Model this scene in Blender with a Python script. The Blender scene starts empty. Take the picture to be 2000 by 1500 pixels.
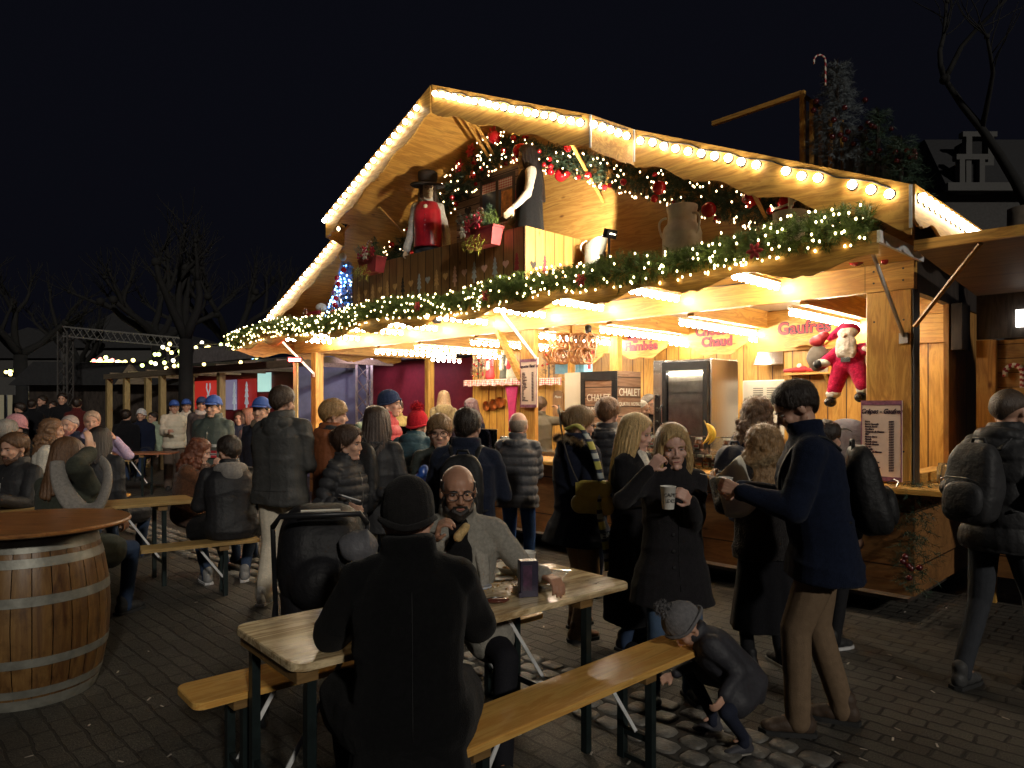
import bpy, math, random
import numpy as np
from mathutils import Vector, Matrix, noise as mnoise
random.seed(7); RNG=np.random.default_rng(11)
SC=bpy.context.scene; COL=SC.collection
PI=math.pi; R=math.radians
F=1387.0; CX=1000.0; HY=792.0; EYE=1.65
def at(px,py,d): return Vector(((px-CX)/F*d, d, EYE+(HY-py)/F*d))
def gnd(px,py,z=0.0):
    d=F*(EYE-z)/(py-HY); return Vector(((px-CX)/F*d,d,z))
# ---------- camera ----------
cam=bpy.data.cameras.new('camera'); co=bpy.data.objects.new('camera',cam); COL.objects.link(co)
co.location=(0,0,EYE); co.rotation_euler=(R(90),0,0)
cam.sensor_width=36; cam.lens=36*F/2000; cam.shift_y=(HY-750)/2000; cam.clip_end=600; cam.clip_start=.05
SC.camera=co
# ---------- node helpers ----------
MATS={}
def newmat(name):
    m=bpy.data.materials.new(name); m.use_nodes=True
    nt=m.node_tree; b=nt.nodes['Principled BSDF']; return m,nt,b
def nd(nt,typ,**k):
    n=nt.nodes.new(typ)
    for a,v in k.items():
        if a.startswith('i_'):
            key=a[2:]; key=int(key) if key.isdigit() else key.replace('_',' ')
            n.inputs[key].default_value=v
        else: setattr(n,a,v)
    return n
def ramp(nt,stops):
    n=nt.nodes.new('ShaderNodeValToRGB'); cr=n.color_ramp
    while len(cr.elements)<len(stops): cr.elements.new(.5)
    for e,(p,c) in zip(cr.elements,stops):
        e.position=p; e.color=(c[0],c[1],c[2],1) if not isinstance(c,(int,float)) else (c,c,c,1)
    return n
def sc3(c,k): return tuple(min(1,x*k) for x in c)
def plain(name,c,rough=.6,metal=0,var=.25,scale=12,bump=0,bscale=60,spec=.5,sheen=0,trans=0,emit=0,ecol=None,stretch=(1,1,1),coat=0):
    if name in MATS: return MATS[name]
    m,nt,b=newmat(name); L=nt.links
    tc=nd(nt,'ShaderNodeTexCoord'); mp=nd(nt,'ShaderNodeMapping'); mp.inputs['Scale'].default_value=stretch
    L.new(tc.outputs['Object'],mp.inputs['Vector'])
    n=nd(nt,'ShaderNodeTexNoise',i_Scale=scale,i_Detail=5.0,i_Roughness=.6); L.new(mp.outputs[0],n.inputs['Vector'])
    r=ramp(nt,[(.3,sc3(c,1-var)),(.7,sc3(c,1+var))]); L.new(n.outputs['Fac'],r.inputs[0]); L.new(r.outputs[0],b.inputs['Base Color'])
    b.inputs['Roughness'].default_value=rough; b.inputs['Metallic'].default_value=metal; b.inputs['Specular IOR Level'].default_value=spec
    if coat: b.inputs['Coat Weight'].default_value=coat
    if sheen: b.inputs['Sheen Weight'].default_value=sheen; b.inputs['Sheen Roughness'].default_value=.5
    if trans: b.inputs['Transmission Weight'].default_value=trans
    if emit: b.inputs['Emission Color'].default_value=(*(ecol or c),1); b.inputs['Emission Strength'].default_value=emit
    if bump:
        n2=nd(nt,'ShaderNodeTexNoise',i_Scale=bscale,i_Detail=4.0); L.new(mp.outputs[0],n2.inputs['Vector'])
        bp=nd(nt,'ShaderNodeBump',i_Strength=bump,i_Distance=.01); L.new(n2.outputs['Fac'],bp.inputs['Height']); L.new(bp.outputs[0],b.inputs['Normal'])
    MATS[name]=m; return m
def wood(name,c1,c2,axis='x',plank=0,paxis='z',rough=.45,knots=True,dirt=0,seam=.012):
    """grain runs along axis; optional plank seams every `plank` metres across paxis"""
    if name in MATS: return MATS[name]
    m,nt,b=newmat(name); L=nt.links
    tc=nd(nt,'ShaderNodeTexCoord')
    s={'x':(.9,8,8),'y':(8,.9,8),'z':(8,8,.9)}[axis]
    mp=nd(nt,'ShaderNodeMapping'); mp.inputs['Scale'].default_value=s; L.new(tc.outputs['Object'],mp.inputs['Vector'])
    vec=mp.outputs[0]
    sx=nd(nt,'ShaderNodeSeparateXYZ'); L.new(tc.outputs['Object'],sx.inputs[0])
    pid=None
    if plank:
        dv=nd(nt,'ShaderNodeMath',operation='DIVIDE',i_1=plank); L.new(sx.outputs['xyz'.index(paxis)],dv.inputs[0])
        fl=nd(nt,'ShaderNodeMath',operation='FLOOR'); L.new(dv.outputs[0],fl.inputs[0])
        fr=nd(nt,'ShaderNodeMath',operation='FRACT'); L.new(dv.outputs[0],fr.inputs[0])
        wn=nd(nt,'ShaderNodeTexWhiteNoise',noise_dimensions='1D'); L.new(fl.outputs[0],wn.inputs['W']); pid=wn
        ad=nd(nt,'ShaderNodeVectorMath',operation='MULTIPLY_ADD'); L.new(wn.outputs['Color'],ad.inputs[0]); ad.inputs[1].default_value=(9,9,9); L.new(vec,ad.inputs[2]); vec=ad.outputs[0]
    n=nd(nt,'ShaderNodeTexNoise',i_Scale=1.5,i_Detail=7.0,i_Roughness=.62,i_Distortion=1.2); L.new(vec,n.inputs['Vector'])
    w=nd(nt,'ShaderNodeTexWave',wave_type='RINGS',i_Scale=.30,i_Distortion=7.0,i_Detail=3.0); w.inputs['Detail Scale'].default_value=.7; L.new(vec,w.inputs['Vector'])
    mx=nd(nt,'ShaderNodeMath',operation='MULTIPLY_ADD',i_1=.16); L.new(w.outputs['Fac'],mx.inputs[0]); L.new(n.outputs['Fac'],mx.inputs[2])
    r=ramp(nt,[(.32,sc3(c1,.8)),(.5,c2),(.60,sc3(c1,1.05)),(.72,c2),(.9,sc3(c1,.7))]); L.new(mx.outputs[0],r.inputs[0]); colr=r.outputs[0]
    def mul(col,fac_socket,dark):
        q=nd(nt,'ShaderNodeMix',data_type='RGBA',blend_type='MULTIPLY'); L.new(fac_socket,q.inputs[0]); L.new(col,q.inputs[6]); q.inputs[7].default_value=(*dark,1); return q.outputs[2]
    if knots:
        km=nd(nt,'ShaderNodeMapping'); ks={'x':(2.2,5,5),'y':(5,2.2,5),'z':(5,5,2.2)}[axis]; km.inputs['Scale'].default_value=ks; L.new(tc.outputs['Object'],km.inputs['Vector'])
        v=nd(nt,'ShaderNodeTexVoronoi',i_Scale=1.0); L.new(km.outputs[0],v.inputs['Vector'])
        kr=ramp(nt,[(.03,1.0),(.1,0.0)]); L.new(v.outputs['Distance'],kr.inputs[0]); colr=mul(colr,kr.outputs[0],(.35,.22,.15))
    if plank:
        e=nd(nt,'ShaderNodeMath',operation='LESS_THAN',i_1=seam/plank); L.new(fr.outputs[0],e.inputs[0]); colr=mul(colr,e.outputs[0],(.12,.08,.06))
        vv=nd(nt,'ShaderNodeMath',operation='MULTIPLY',i_1=.45); L.new(pid.outputs['Value'],vv.inputs[0]); colr=mul(colr,vv.outputs[0],(.5,.42,.36))
    if dirt:
        dn=nd(nt,'ShaderNodeTexNoise',i_Scale=3.0,i_Detail=6.0,i_Roughness=.7); L.new(tc.outputs['Object'],dn.inputs['Vector'])
        dr=ramp(nt,[(.48,0.0),(.7,dirt)]); L.new(dn.outputs['Fac'],dr.inputs[0]); colr=mul(colr,dr.outputs[0],(.25,.22,.2))
    L.new(colr,b.inputs['Base Color']); b.inputs['Roughness'].default_value=rough
    bp=nd(nt,'ShaderNodeBump',i_Strength=.25,i_Distance=.004); L.new(n.outputs['Fac'],bp.inputs['Height']); L.new(bp.outputs[0],b.inputs['Normal'])
    MATS[name]=m; return m
def emis(name,c,s):
    if name in MATS: return MATS[name]
    m,nt,b=newmat(name); b.inputs['Base Color'].default_value=(*[.6*x for x in c],1)
    b.inputs['Emission Color'].default_value=(*c,1); b.inputs['Emission Strength'].default_value=s; MATS[name]=m; return m
def glass(name,c=(.9,.95,.95),rough=.03,alpha=.18):
    if name in MATS: return MATS[name]
    m,nt,b=newmat(name); L=nt.links
    t=nd(nt,'ShaderNodeBsdfTransparent'); t.inputs[0].default_value=(*c,1)
    g=nd(nt,'ShaderNodeBsdfGlossy'); g.inputs['Roughness'].default_value=rough
    fr=nd(nt,'ShaderNodeFresnel',i_IOR=1.5); ad=nd(nt,'ShaderNodeMath',operation='ADD',i_1=alpha*.15); L.new(fr.outputs[0],ad.inputs[0])
    mx=nd(nt,'ShaderNodeMixShader'); L.new(ad.outputs[0],mx.inputs[0]); L.new(t.outputs[0],mx.inputs[1]); L.new(g.outputs[0],mx.inputs[2])
    L.new(mx.outputs[0],nt.nodes['Material Output'].inputs['Surface']); MATS[name]=m; return m
# ---------- mesh builder ----------
class MB:
    def __init__(s): s.v=[]; s.f=[]; s.m=[]; s.mi=0; s.T=None
    def add(s,vs,fs):
        o=len(s.v)
        if s.T is not None: vs=[tuple(s.T@Vector(v)) for v in vs]
        s.v+= [tuple(v) for v in vs]; s.f+=[tuple(i+o for i in f) for f in fs]; s.m+=[s.mi]*len(fs); return s
    def box(s,x0,x1,y0,y1,z0,z1):
        return s.add([(x0,y0,z0),(x1,y0,z0),(x1,y1,z0),(x0,y1,z0),(x0,y0,z1),(x1,y0,z1),(x1,y1,z1),(x0,y1,z1)],
              [(0,3,2,1),(4,5,6,7),(0,1,5,4),(1,2,6,5),(2,3,7,6),(3,0,4,7)])
    def bbox(s,x0,x1,y0,y1,z0,z1,b=.006):
        "box with bevelled vertical and top edges"
        pts=[(x0+b,y0),(x1-b,y0),(x1,y0+b),(x1,y1-b),(x1-b,y1),(x0+b,y1),(x0,y1-b),(x0,y0+b)]
        pin=[(x0+b,y0+b),(x1-b,y0+b),(x1-b,y0+b),(x1-b,y1-b),(x1-b,y1-b),(x0+b,y1-b),(x0+b,y1-b),(x0+b,y0+b)]
        vs=[(x,y,z0) for x,y in pts]+[(x,y,z1-b) for x,y in pts]+[(x,y,z1) for x,y in pin]
        fs=[tuple(range(7,-1,-1))]
        for k in (0,8):
            for i in range(8): j=(i+1)%8; fs.append((k+i,k+j,k+8+j,k+8+i))
        fs.append(tuple(range(16,24))); return s.add(vs,fs)
    def bar(s,a,b,w,h=None,up=(0,0,1)):
        a=Vector(a); b=Vector(b); h=h or w; d=(b-a).normalized(); up=Vector(up)
        if abs(d.dot(up))>.98: up=Vector((1,0,0))
        x=d.cross(up).normalized()*(w/2); y=x.cross(d).normalized()*(h/2)
        vs=[a-x-y,a+x-y,a+x+y,a-x+y,b-x-y,b+x-y,b+x+y,b-x+y]
        return s.add(vs,[(3,2,1,0),(4,5,6,7),(0,1,5,4),(1,2,6,5),(2,3,7,6),(3,0,4,7)])
    def tube(s,pts,r,n=10,closed=False,flat=1.0,cap=True):
        pts=[Vector(p) for p in pts]; N=len(pts); rs=r if isinstance(r,(list,tuple)) else [r]*N
        vs=[];fs=[]; prev=None
        for i,p in enumerate(pts):
            if closed: d=(pts[(i+1)%N]-pts[i-1])
            else: d=(pts[min(i+1,N-1)]-pts[max(i-1,0)])
            d=d.normalized() if d.length>1e-9 else Vector((0,0,1))
            if prev is None:
                up=Vector((0,0,1)) if abs(d.z)<.9 else Vector((1,0,0)); x=d.cross(up).normalized()
            else:
                x=prev-d*prev.dot(d); x=x.normalized() if x.length>1e-6 else prev
            prev=x; y=d.cross(x)
            for k in range(n):
                a=2*PI*k/n; vs.append(p+(x*math.cos(a)+y*math.sin(a)*flat)*rs[i])
        for i in range(N if closed else N-1):
            j=(i+1)%N
            for k in range(n):
                l=(k+1)%n; fs.append((i*n+k,i*n+l,j*n+l,j*n+k))
        if not closed and cap: fs.append(tuple(range(n-1,-1,-1))); fs.append(tuple((N-1)*n+k for k in range(n)))
        return s.add(vs,fs)
    def lathe(s,prof,n=24,c=(0,0,0)):
        vs=[];fs=[]; c=Vector(c)
        for r,z in prof:
            for k in range(n): a=2*PI*k/n; vs.append(c+Vector((r*math.cos(a),r*math.sin(a),z)))
        for i in range(len(prof)-1):
            for k in range(n): l=(k+1)%n; fs.append((i*n+k,i*n+l,(i+1)*n+l,(i+1)*n+k))
        if prof[0][0]>1e-4: fs.append(tuple(range(n-1,-1,-1)))
        if prof[-1][0]>1e-4: fs.append(tuple((len(prof)-1)*n+k for k in range(n)))
        return s.add(vs,fs)
    def ell(s,c,r,M=None,n=16,h=10):
        c=Vector(c); r=r if hasattr(r,'__len__') else (r,r,r); vs=[];fs=[]
        for i in range(h+1):
            t=PI*i/h
            for k in range(n):
                a=2*PI*k/n; p=Vector((r[0]*math.sin(t)*math.cos(a),r[1]*math.sin(t)*math.sin(a),r[2]*math.cos(t)))
                if i in(0,h) and k>0: continue
                vs.append(c+(M@p if M else p))
        def id(i,k): return 0 if i==0 else (1+(h-1)*n if i==h else 1+(i-1)*n+k%n)
        for i in range(h):
            for k in range(n):
                q=[id(i,k),id(i+1,k),id(i+1,k+1),id(i,k+1)]; q2=[]
                for z in q:
                    if z not in q2: q2.append(z)
                fs.append(tuple(q2))
        return s.add(vs,fs)
    def cap(s,a,b,ra,rb,n=12):
        "closed tapered capsule"
        a=Vector(a); b=Vector(b); d=b-a; L=d.length or 1e-6; d=d/L
        pts=[];rs=[]
        for t in (-1,-.92,-.7,-.38,0): pts.append(a+d*ra*t); rs.append(max(.0008,ra*math.sqrt(max(0,1-t*t))))
        for t in (0,.38,.7,.92,1): pts.append(b+d*rb*t); rs.append(max(.0008,rb*math.sqrt(max(0,1-t*t))))
        return s.tube(pts,rs,n)
    def prism(s,poly,axis,a,b):
        "extrude 2D polygon along axis from a to b; poly coordinates are the two other axes in order"
        n=len(poly)
        def mk(p,t): return {'x':(t,p[0],p[1]),'y':(p[0],t,p[1]),'z':(p[0],p[1],t)}[axis]
        vs=[mk(p,a) for p in poly]+[mk(p,b) for p in poly]
        fs=[tuple(range(n)),tuple(range(2*n-1,n-1,-1))]+[(i,i+n,(i+1)%n+n,(i+1)%n) for i in range(n)]
        return s.add(vs,fs)
    def strip(s,top,bot,thick):
        "board with free outline: lists of top & bottom Vector points; thick = offset vector"
        n=len(top); t=Vector(thick); vs=[Vector(p) for p in top]+[Vector(p) for p in bot]; vs+= [v+t for v in vs]
        fs=[]; N=2*n
        for i in range(n-1):
            fs.append((i,i+1,n+i+1,n+i)); fs.append((N+i+1,N+i,N+n+i,N+n+i+1)); fs.append((i+1,i,N+i,N+i+1)); fs.append((n+i,n+i+1,N+n+i+1,N+n+i))
        fs.append((0,n,N+n,N)); fs.append((2*n-1,n-1,N+n-1,N+2*n-1)); return s.add(vs,fs)
    def build(s,name,mats,parent=None,smooth=False,loc=None,rotz=0,angle=None):
        me=bpy.data.meshes.new(name); me.from_pydata(s.v,[],s.f)
        mats=mats if isinstance(mats,(list,tuple)) else [mats]
        for m in mats: me.materials.append(m)
        if len(mats)>1: me.polygons.foreach_set('material_index',s.m)
        if smooth: me.polygons.foreach_set('use_smooth',[True]*len(me.polygons))
        me.update()
        if smooth and angle is not None:
            try: me.set_sharp_from_angle(angle=R(angle))
            except Exception: pass
        o=bpy.data.objects.new(name,me); COL.objects.link(o)
        if parent: o.parent=parent
        if loc is not None: o.location=loc
        if rotz: o.rotation_euler=(0,0,rotz)
        return o
def tag(o,label=None,cat=None,group=None,kind=None):
    if label: o['label']=label
    if cat: o['category']=cat
    if group: o['group']=group
    if kind: o['kind']=kind
    return o
def thing(name,label,cat,loc=(0,0,0),rotz=0,group=None):
    o=bpy.data.objects.new(name,None); COL.objects.link(o); o.location=loc; o.rotation_euler=(0,0,rotz); o.empty_display_size=.1
    return tag(o,label,cat,group)
def copy_tree(o,parent=None):
    c=o.copy(); COL.objects.link(c)
    if parent: c.parent=parent
    for ch in list(o.children): copy_tree(ch,c)
    return c
def bez(a,b,c,n):
    a,b,c=Vector(a),Vector(b),Vector(c); return [a*(1-t)**2+b*2*t*(1-t)+c*t*t for t in [i/n for i in range(n+1)]]
def text(body,size,mat,parent,M,name='lettering',extrude=.002,align='CENTER',sx=1.0,shear=0,space=1.0,offset=0):
    cu=bpy.data.curves.new(name,'FONT'); cu.body=body; cu.size=size; cu.extrude=extrude; cu.align_x=align; cu.align_y='CENTER'; cu.shear=shear; cu.space_line=space; cu.offset=offset; cu.resolution_u=3
    o=bpy.data.objects.new(name,cu); COL.objects.link(o); o.matrix_world=M
    dg=bpy.context.evaluated_depsgraph_get(); me=bpy.data.meshes.new_from_object(o.evaluated_get(dg)); bpy.data.objects.remove(o)
    me.transform(Matrix.Diagonal((sx,1,1,1))); me.materials.clear(); me.materials.append(mat)
    q=bpy.data.objects.new(name,me); COL.objects.link(q); q.parent=parent; q.matrix_local=M
    return q
# ---------- chalet frame ----------
AL=R(44.4); U=Vector((-math.sin(AL),math.cos(AL),0)); V=Vector((math.cos(AL),math.sin(AL),0)); C0=Vector((3.02,5.35,0)); CROT=-(PI/2-AL)
def W(t,q,z): return C0+U*t+V*q+Vector((0,0,z))
def tpx(px,q):
    r=(px-CX)/F; return (r*(C0.y+V.y*q)-(C0.x+V.x*q))/(U.x-r*U.y)
def zpx(px,py,q):
    t=tpx(px,q); Y=C0.y+U.y*t+V.y*q; return EYE+(HY-py)/F*Y
def tz(px,py,q): return tpx(px,q),zpx(px,py,q)
def CL(t,q,z): return (-t,q,z)   # chalet-local coordinates
# ---------- world & sun ----------
w=bpy.data.worlds.new('World'); SC.world=w; w.use_nodes=True; nt=w.node_tree
sky=nt.nodes.new('ShaderNodeTexSky'); sky.sky_type='NISHITA'; sky.sun_disc=False; sky.sun_elevation=R(-4); sky.sun_rotation=R(200); sky.air_density=1.2; sky.dust_density=.4
hs=nt.nodes.new('ShaderNodeHueSaturation'); hs.inputs['Saturation'].default_value=.8
nt.links.new(sky.outputs[0],hs.inputs['Color']); mn=nt.nodes.new('ShaderNodeMix'); mn.data_type='RGBA'; mn.blend_type='ADD'; mn.inputs[0].default_value=.02; mn.inputs[6].default_value=(.0022,.0024,.0043,1)
nt.links.new(hs.outputs[0],mn.inputs[7]); nt.links.new(mn.outputs[2],nt.nodes['Background'].inputs[0]); nt.nodes['Background'].inputs[1].default_value=1
sl=bpy.data.lights.new('sun','SUN'); so=bpy.data.objects.new('sun',sl); COL.objects.link(so)
sl.energy=.85; sl.angle=R(3); sl.color=(1,.93,.82)
SD=Vector((-.38,.84,-.42)); so.rotation_euler=SD.to_track_quat('-Z','Y').to_euler()
SC.view_settings.view_transform='Standard'; SC.view_settings.look='None'; SC.view_settings.exposure=.22; SC.view_settings.gamma=1
SC.cycles.use_denoising=True; SC.cycles.max_bounces=7; SC.cycles.sample_clamp_indirect=6; SC.cycles.use_light_tree=True; SC.cycles.diffuse_bounces=3; SC.cycles.transparent_max_bounces=12; SC.cycles.caustics_reflective=False; SC.cycles.caustics_refractive=False
# ---------- materials ----------
PINE=((.42,.20,.042),(.68,.39,.095))
mWx=wood('pine_x',*PINE,axis='x'); mWy=wood('pine_y',*PINE,axis='y'); mWz=wood('pine_z',*PINE,axis='z')
mGable=wood('pine_gable',(.36,.19,.05),(.56,.33,.10),axis='x',plank=1.05,paxis='z',seam=.004)
mSoff=wood('pine_soffit',(.42,.20,.042),(.66,.36,.085),axis='y')
mPlk=wood('pine_planks',(.38,.20,.055),(.50,.28,.08),axis='z',plank=.145,paxis='x',rough=.5)
mPlkS=wood('pine_planks_s',(.38,.20,.055),(.50,.28,.08),axis='z',plank=.145,paxis='y',rough=.5)
mBack=wood('pine_back',(.46,.22,.04),(.68,.38,.08),axis='z',plank=.19,paxis='x',rough=.4)
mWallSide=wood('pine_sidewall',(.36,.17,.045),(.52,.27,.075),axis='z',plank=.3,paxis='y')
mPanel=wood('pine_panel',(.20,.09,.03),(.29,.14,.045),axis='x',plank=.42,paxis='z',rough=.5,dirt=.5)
mDark=wood('dark_wood',(.02,.015,.012),(.055,.042,.035),axis='z',rough=.5,dirt=.4)
mWhiteBd=plain('white_board',(.75,.7,.6),rough=.5,var=.06)
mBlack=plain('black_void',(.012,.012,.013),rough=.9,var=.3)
mSteel=plain('steel',(.62,.62,.62),rough=.26,metal=1,var=.08,scale=3,stretch=(1,1,.2),bump=.04,bscale=30)
mDull=plain('dull_metal',(.78,.79,.78),rough=.42,metal=.1,var=.3,scale=6,bump=.15,bscale=14)
mBlkMetal=plain('black_metal',(.02,.021,.024),rough=.4,metal=.3,var=.3)
mBulb=emis('bulb_lit',(1.0,.87,.66),112.0)
mBulbF=emis('bulb_lit_facade',(1.0,.84,.58),25.0)
mFairy=emis('fairy_lit',(1.0,.78,.36),16.0)
mFairyW=emis('fairy_warm',(1.0,.70,.36),12.0)
mSock=plain('socket_black',(.03,.03,.03),rough=.5)
mGreen=plain('needles',(.11,.17,.035),rough=.55,var=.5,scale=25)
mGreenD=plain('needles_dark',(.025,.055,.03),rough=.6,var=.5,scale=25)
mRed=plain('red_gloss',(.42,.012,.02),rough=.12,var=.2,spec=.7)
mRedM=plain('red_matte',(.38,.02,.03),rough=.6,var=.25)
# ---------- ground ----------
def mk_ground(nm='paving',bw=.22,bh=.11,k=1.0):
    m,nt,b=newmat(nm); L=nt.links; tc=nd(nt,'ShaderNodeTexCoord')
    mp=nd(nt,'ShaderNodeMapping'); mp.inputs['Rotation'].default_value=(0,0,-CROT); L.new(tc.outputs['Object'],mp.inputs['Vector'])
    wz=nd(nt,'ShaderNodeTexNoise',i_Scale=6.0,i_Detail=3.0); L.new(mp.outputs[0],wz.inputs['Vector'])
    wa=nd(nt,'ShaderNodeVectorMath',operation='MULTIPLY_ADD'); L.new(wz.outputs['Color'],wa.inputs[0]); wa.inputs[1].default_value=(.05,.05,0); L.new(mp.outputs[0],wa.inputs[2])
    br=nd(nt,'ShaderNodeTexBrick',i_Scale=1.0,offset=.5); br.inputs['Brick Width'].default_value=.22; br.inputs['Row Height'].default_value=.11; br.inputs['Mortar Size'].default_value=.010; br.inputs['Mortar Smooth'].default_value=.4
    br.inputs['Color1'].default_value=(.095,.092,.084,1); br.inputs['Color2'].default_value=(.060,.058,.053,1); br.inputs['Mortar'].default_value=(.012,.011,.010,1) if k==1 else (.034,.032,.029,1); L.new(wa.outputs[0],br.inputs['Vector'])
    sp=nd(nt,'ShaderNodeTexNoise',i_Scale=140.0,i_Detail=3.0,i_Roughness=.7); L.new(tc.outputs['Object'],sp.inputs['Vector'])
    sr=ramp(nt,[(.36,(.25,.24,.22)),(.55,(1,1,1)),(.72,(2.8,2.6,2.3))]); L.new(sp.outputs['Fac'],sr.inputs[0])
    mu=nd(nt,'ShaderNodeMix',data_type='RGBA',blend_type='MULTIPLY',i_0=1.0); L.new(br.outputs['Color'],mu.inputs[6]); L.new(sr.outputs[0],mu.inputs[7])
    pt=nd(nt,'ShaderNodeTexNoise',i_Scale=.8,i_Detail=4.0); L.new(tc.outputs['Object'],pt.inputs['Vector']); pr=ramp(nt,[(.35,(.55*k,.54*k,.52*k)),(.65,(1.2*k,1.16*k,1.1*k))]); L.new(pt.outputs['Fac'],pr.inputs[0])
    m2=nd(nt,'ShaderNodeMix',data_type='RGBA',blend_type='MULTIPLY',i_0=1.0); L.new(mu.outputs[2],m2.inputs[6]); L.new(pr.outputs[0],m2.inputs[7]); L.new(m2.outputs[2],b.inputs['Base Color'])
    ad=nd(nt,'ShaderNodeMath',operation='MULTIPLY_ADD',i_1=-.6); L.new(br.outputs['Fac'],ad.inputs[0]); L.new(sp.outputs['Fac'],ad.inputs[2])
    bp=nd(nt,'ShaderNodeBump',i_Strength=.9 if k==1 else .55,i_Distance=.012); L.new(ad.outputs[0],bp.inputs['Height']); L.new(bp.outputs[0],b.inputs['Normal'])
    b.inputs['Roughness'].default_value=.55; b.inputs['Specular IOR Level'].default_value=.45
    return m
g=MB(); g.add([(-200,-60,0),(200,-60,0),(200,300,0),(-200,300,0)],[(0,1,2,3)]); go=g.build('ground',mk_ground()); tag(go,kind='structure')
# asphalt sheet to the left of cobbles
ma,nt_,b_=newmat('asphalt'); tc=nd(nt_,'ShaderNodeTexCoord'); n1=nd(nt_,'ShaderNodeTexNoise',i_Scale=110.0,i_Detail=4.0,i_Roughness=.75); nt_.links.new(tc.outputs['Object'],n1.inputs['Vector'])
n1b=nd(nt_,'ShaderNodeTexNoise',i_Scale=1.3,i_Detail=5.0); nt_.links.new(tc.outputs['Object'],n1b.inputs['Vector']); am=nd(nt_,'ShaderNodeMath',operation='MULTIPLY_ADD',i_1=.45); nt_.links.new(n1b.outputs['Fac'],am.inputs[0]); nt_.links.new(n1.outputs['Fac'],am.inputs[2])
rr=ramp(nt_,[(.5,(.026,.025,.023)),(.72,(.085,.082,.075)),(.95,(.24,.23,.21))]); nt_.links.new(am.outputs[0],rr.inputs[0]); nt_.links.new(rr.outputs[0],b_.inputs['Base Color'])
bp=nd(nt_,'ShaderNodeBump',i_Strength=.8,i_Distance=.008); nt_.links.new(n1.outputs['Fac'],bp.inputs['Height']); nt_.links.new(bp.outputs[0],b_.inputs['Normal']); b_.inputs['Roughness'].default_value=.6
def SW(s,o): # s along the cobble strip (same direction as chalet front), o offset towards camera-left
    return Vector((-.02,4.48,0))+U*s-V*o
a=MB(); a.add([tuple(SW(-8,.26)+Vector((0,0,.004))),tuple(SW(22,.26)+Vector((0,0,.004))),tuple(SW(22,26)+Vector((0,0,.004))),tuple(SW(-8,26)+Vector((0,0,.004)))],[(0,1,2,3)])
tag(a.build('road',mk_ground('paving_worn',.22,.11,.75)),kind='structure')
# cobble strip
cb=MB(); rr_=random.Random(4)
bed=MB(); bed.add([tuple(SW(-4,-.27)+Vector((0,0,.008))),tuple(SW(18,-.27)+Vector((0,0,.008))),tuple(SW(18,.27)+Vector((0,0,.008))),tuple(SW(-4,.27)+Vector((0,0,.008)))],[(0,1,2,3)])
s=-3.5
while s<14:
    for row in range(4):
        o=-.2+row*.133+rr_.uniform(-.008,.008); ss=s+(row%2)*.08+rr_.uniform(-.012,.012)
        hx=rr_.uniform(.062,.078); hy=rr_.uniform(.05,.06); z=rr_.uniform(.012,.022); an=rr_.uniform(-.12,.12)
        vs=[];n=10
        for ring,(k,zz) in enumerate([(1,-.004),(.97,z*.5),(.84,z*.5+.006),(.4,z*.5+.009)]):
            for i in range(n):
                t=2*PI*i/n+an; cx=math.copysign(abs(math.cos(t))**.45,math.cos(t))*hx*k; cy=math.copysign(abs(math.sin(t))**.45,math.sin(t))*hy*k
                p=SW(ss+cx+rr_.uniform(-.004,.004),o+cy+rr_.uniform(-.004,.004)); vs.append((p.x,p.y,zz+.006+rr_.uniform(-.002,.002)))
        fs=[(r*n+i,r*n+(i+1)%n,(r+1)*n+(i+1)%n,(r+1)*n+i) for r in range(3) for i in range(n)]+[tuple(3*n+i for i in range(n))]
        fs=[f[::-1] for f in fs]; cb.add(vs,fs)
    s+=.165
mCob=plain('cobble_stone',(.125,.118,.104),rough=.5,var=.45,scale=5,bump=.6,bscale=70)
tag(bed.build('gutter_bed',plain('mortar',(.035,.032,.028),rough=.9)),kind='structure')
tag(cb.build('cobbles',mCob,smooth=True),'strip of worn rounded cobbles set between asphalt and pavers','cobbles',kind='stuff')
# ---------- chalet ----------
CH=thing('market_chalet','large varnished pine market chalet with gabled roof outlined in bulbs','market stall',tuple(C0),CROT)
def cb_(name,mat,t0,t1,q0,q1,z0,z1,parent=CH,bev=None):
    b=MB()
    if bev: b.bbox(-t1,-t0,q0,q1,z0,z1,bev)
    else: b.box(-t1,-t0,q0,q1,z0,z1)
    return b.build(name,mat,parent)
TW=9.1; D=2.5; TC=4.28; RZ=5.03; SL=.44
def rz(t): return RZ-SL*abs(t-TC)
cb_('base',mBlack,.35,TW-.35,.35,D,0,.138)  # black box stands in for the shaded void under the stall
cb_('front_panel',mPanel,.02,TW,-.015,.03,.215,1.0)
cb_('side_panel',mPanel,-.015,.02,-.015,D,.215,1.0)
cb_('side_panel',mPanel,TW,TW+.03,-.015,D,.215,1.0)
cb_('counter_top',mWx,-.32,TW+.25,-.2,.28,1.0,1.05,bev=.012)
cb_('counter_top',mWy,-.32,.10,.283,.95,1.0,1.05,bev=.012)
cb_('counter_top',mWy,TW-.1,TW+.25,.283,D,1.0,1.05,bev=.012)
cb_('floor_deck',mDark,.05,TW-.05,.05,D,.14,.17)
def post(t0,t1,q0,q1,z0=1.052,z1=2.53,m=mWz): return cb_('post',m,t0,t1,q0,q1,z0,z1,bev=.006)
post(.005,.33,-.01,.05); post(-.012,.0,-.012,.13,m=mDark)
post(TW-.16,TW,-.01,.05); post(TW-.08,TW,.052,.18)
post(3.93,4.17,-.01,.05)
post(TW-.12,TW,D-.14,D); 
tl=tpx(845,D); 
cb_('beam',mWx,-.012,TW+.55,-.02,.06,2.532,2.76)
cb_('beam',mWy,TW-.05,TW,.062,D,2.532,2.7)
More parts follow.
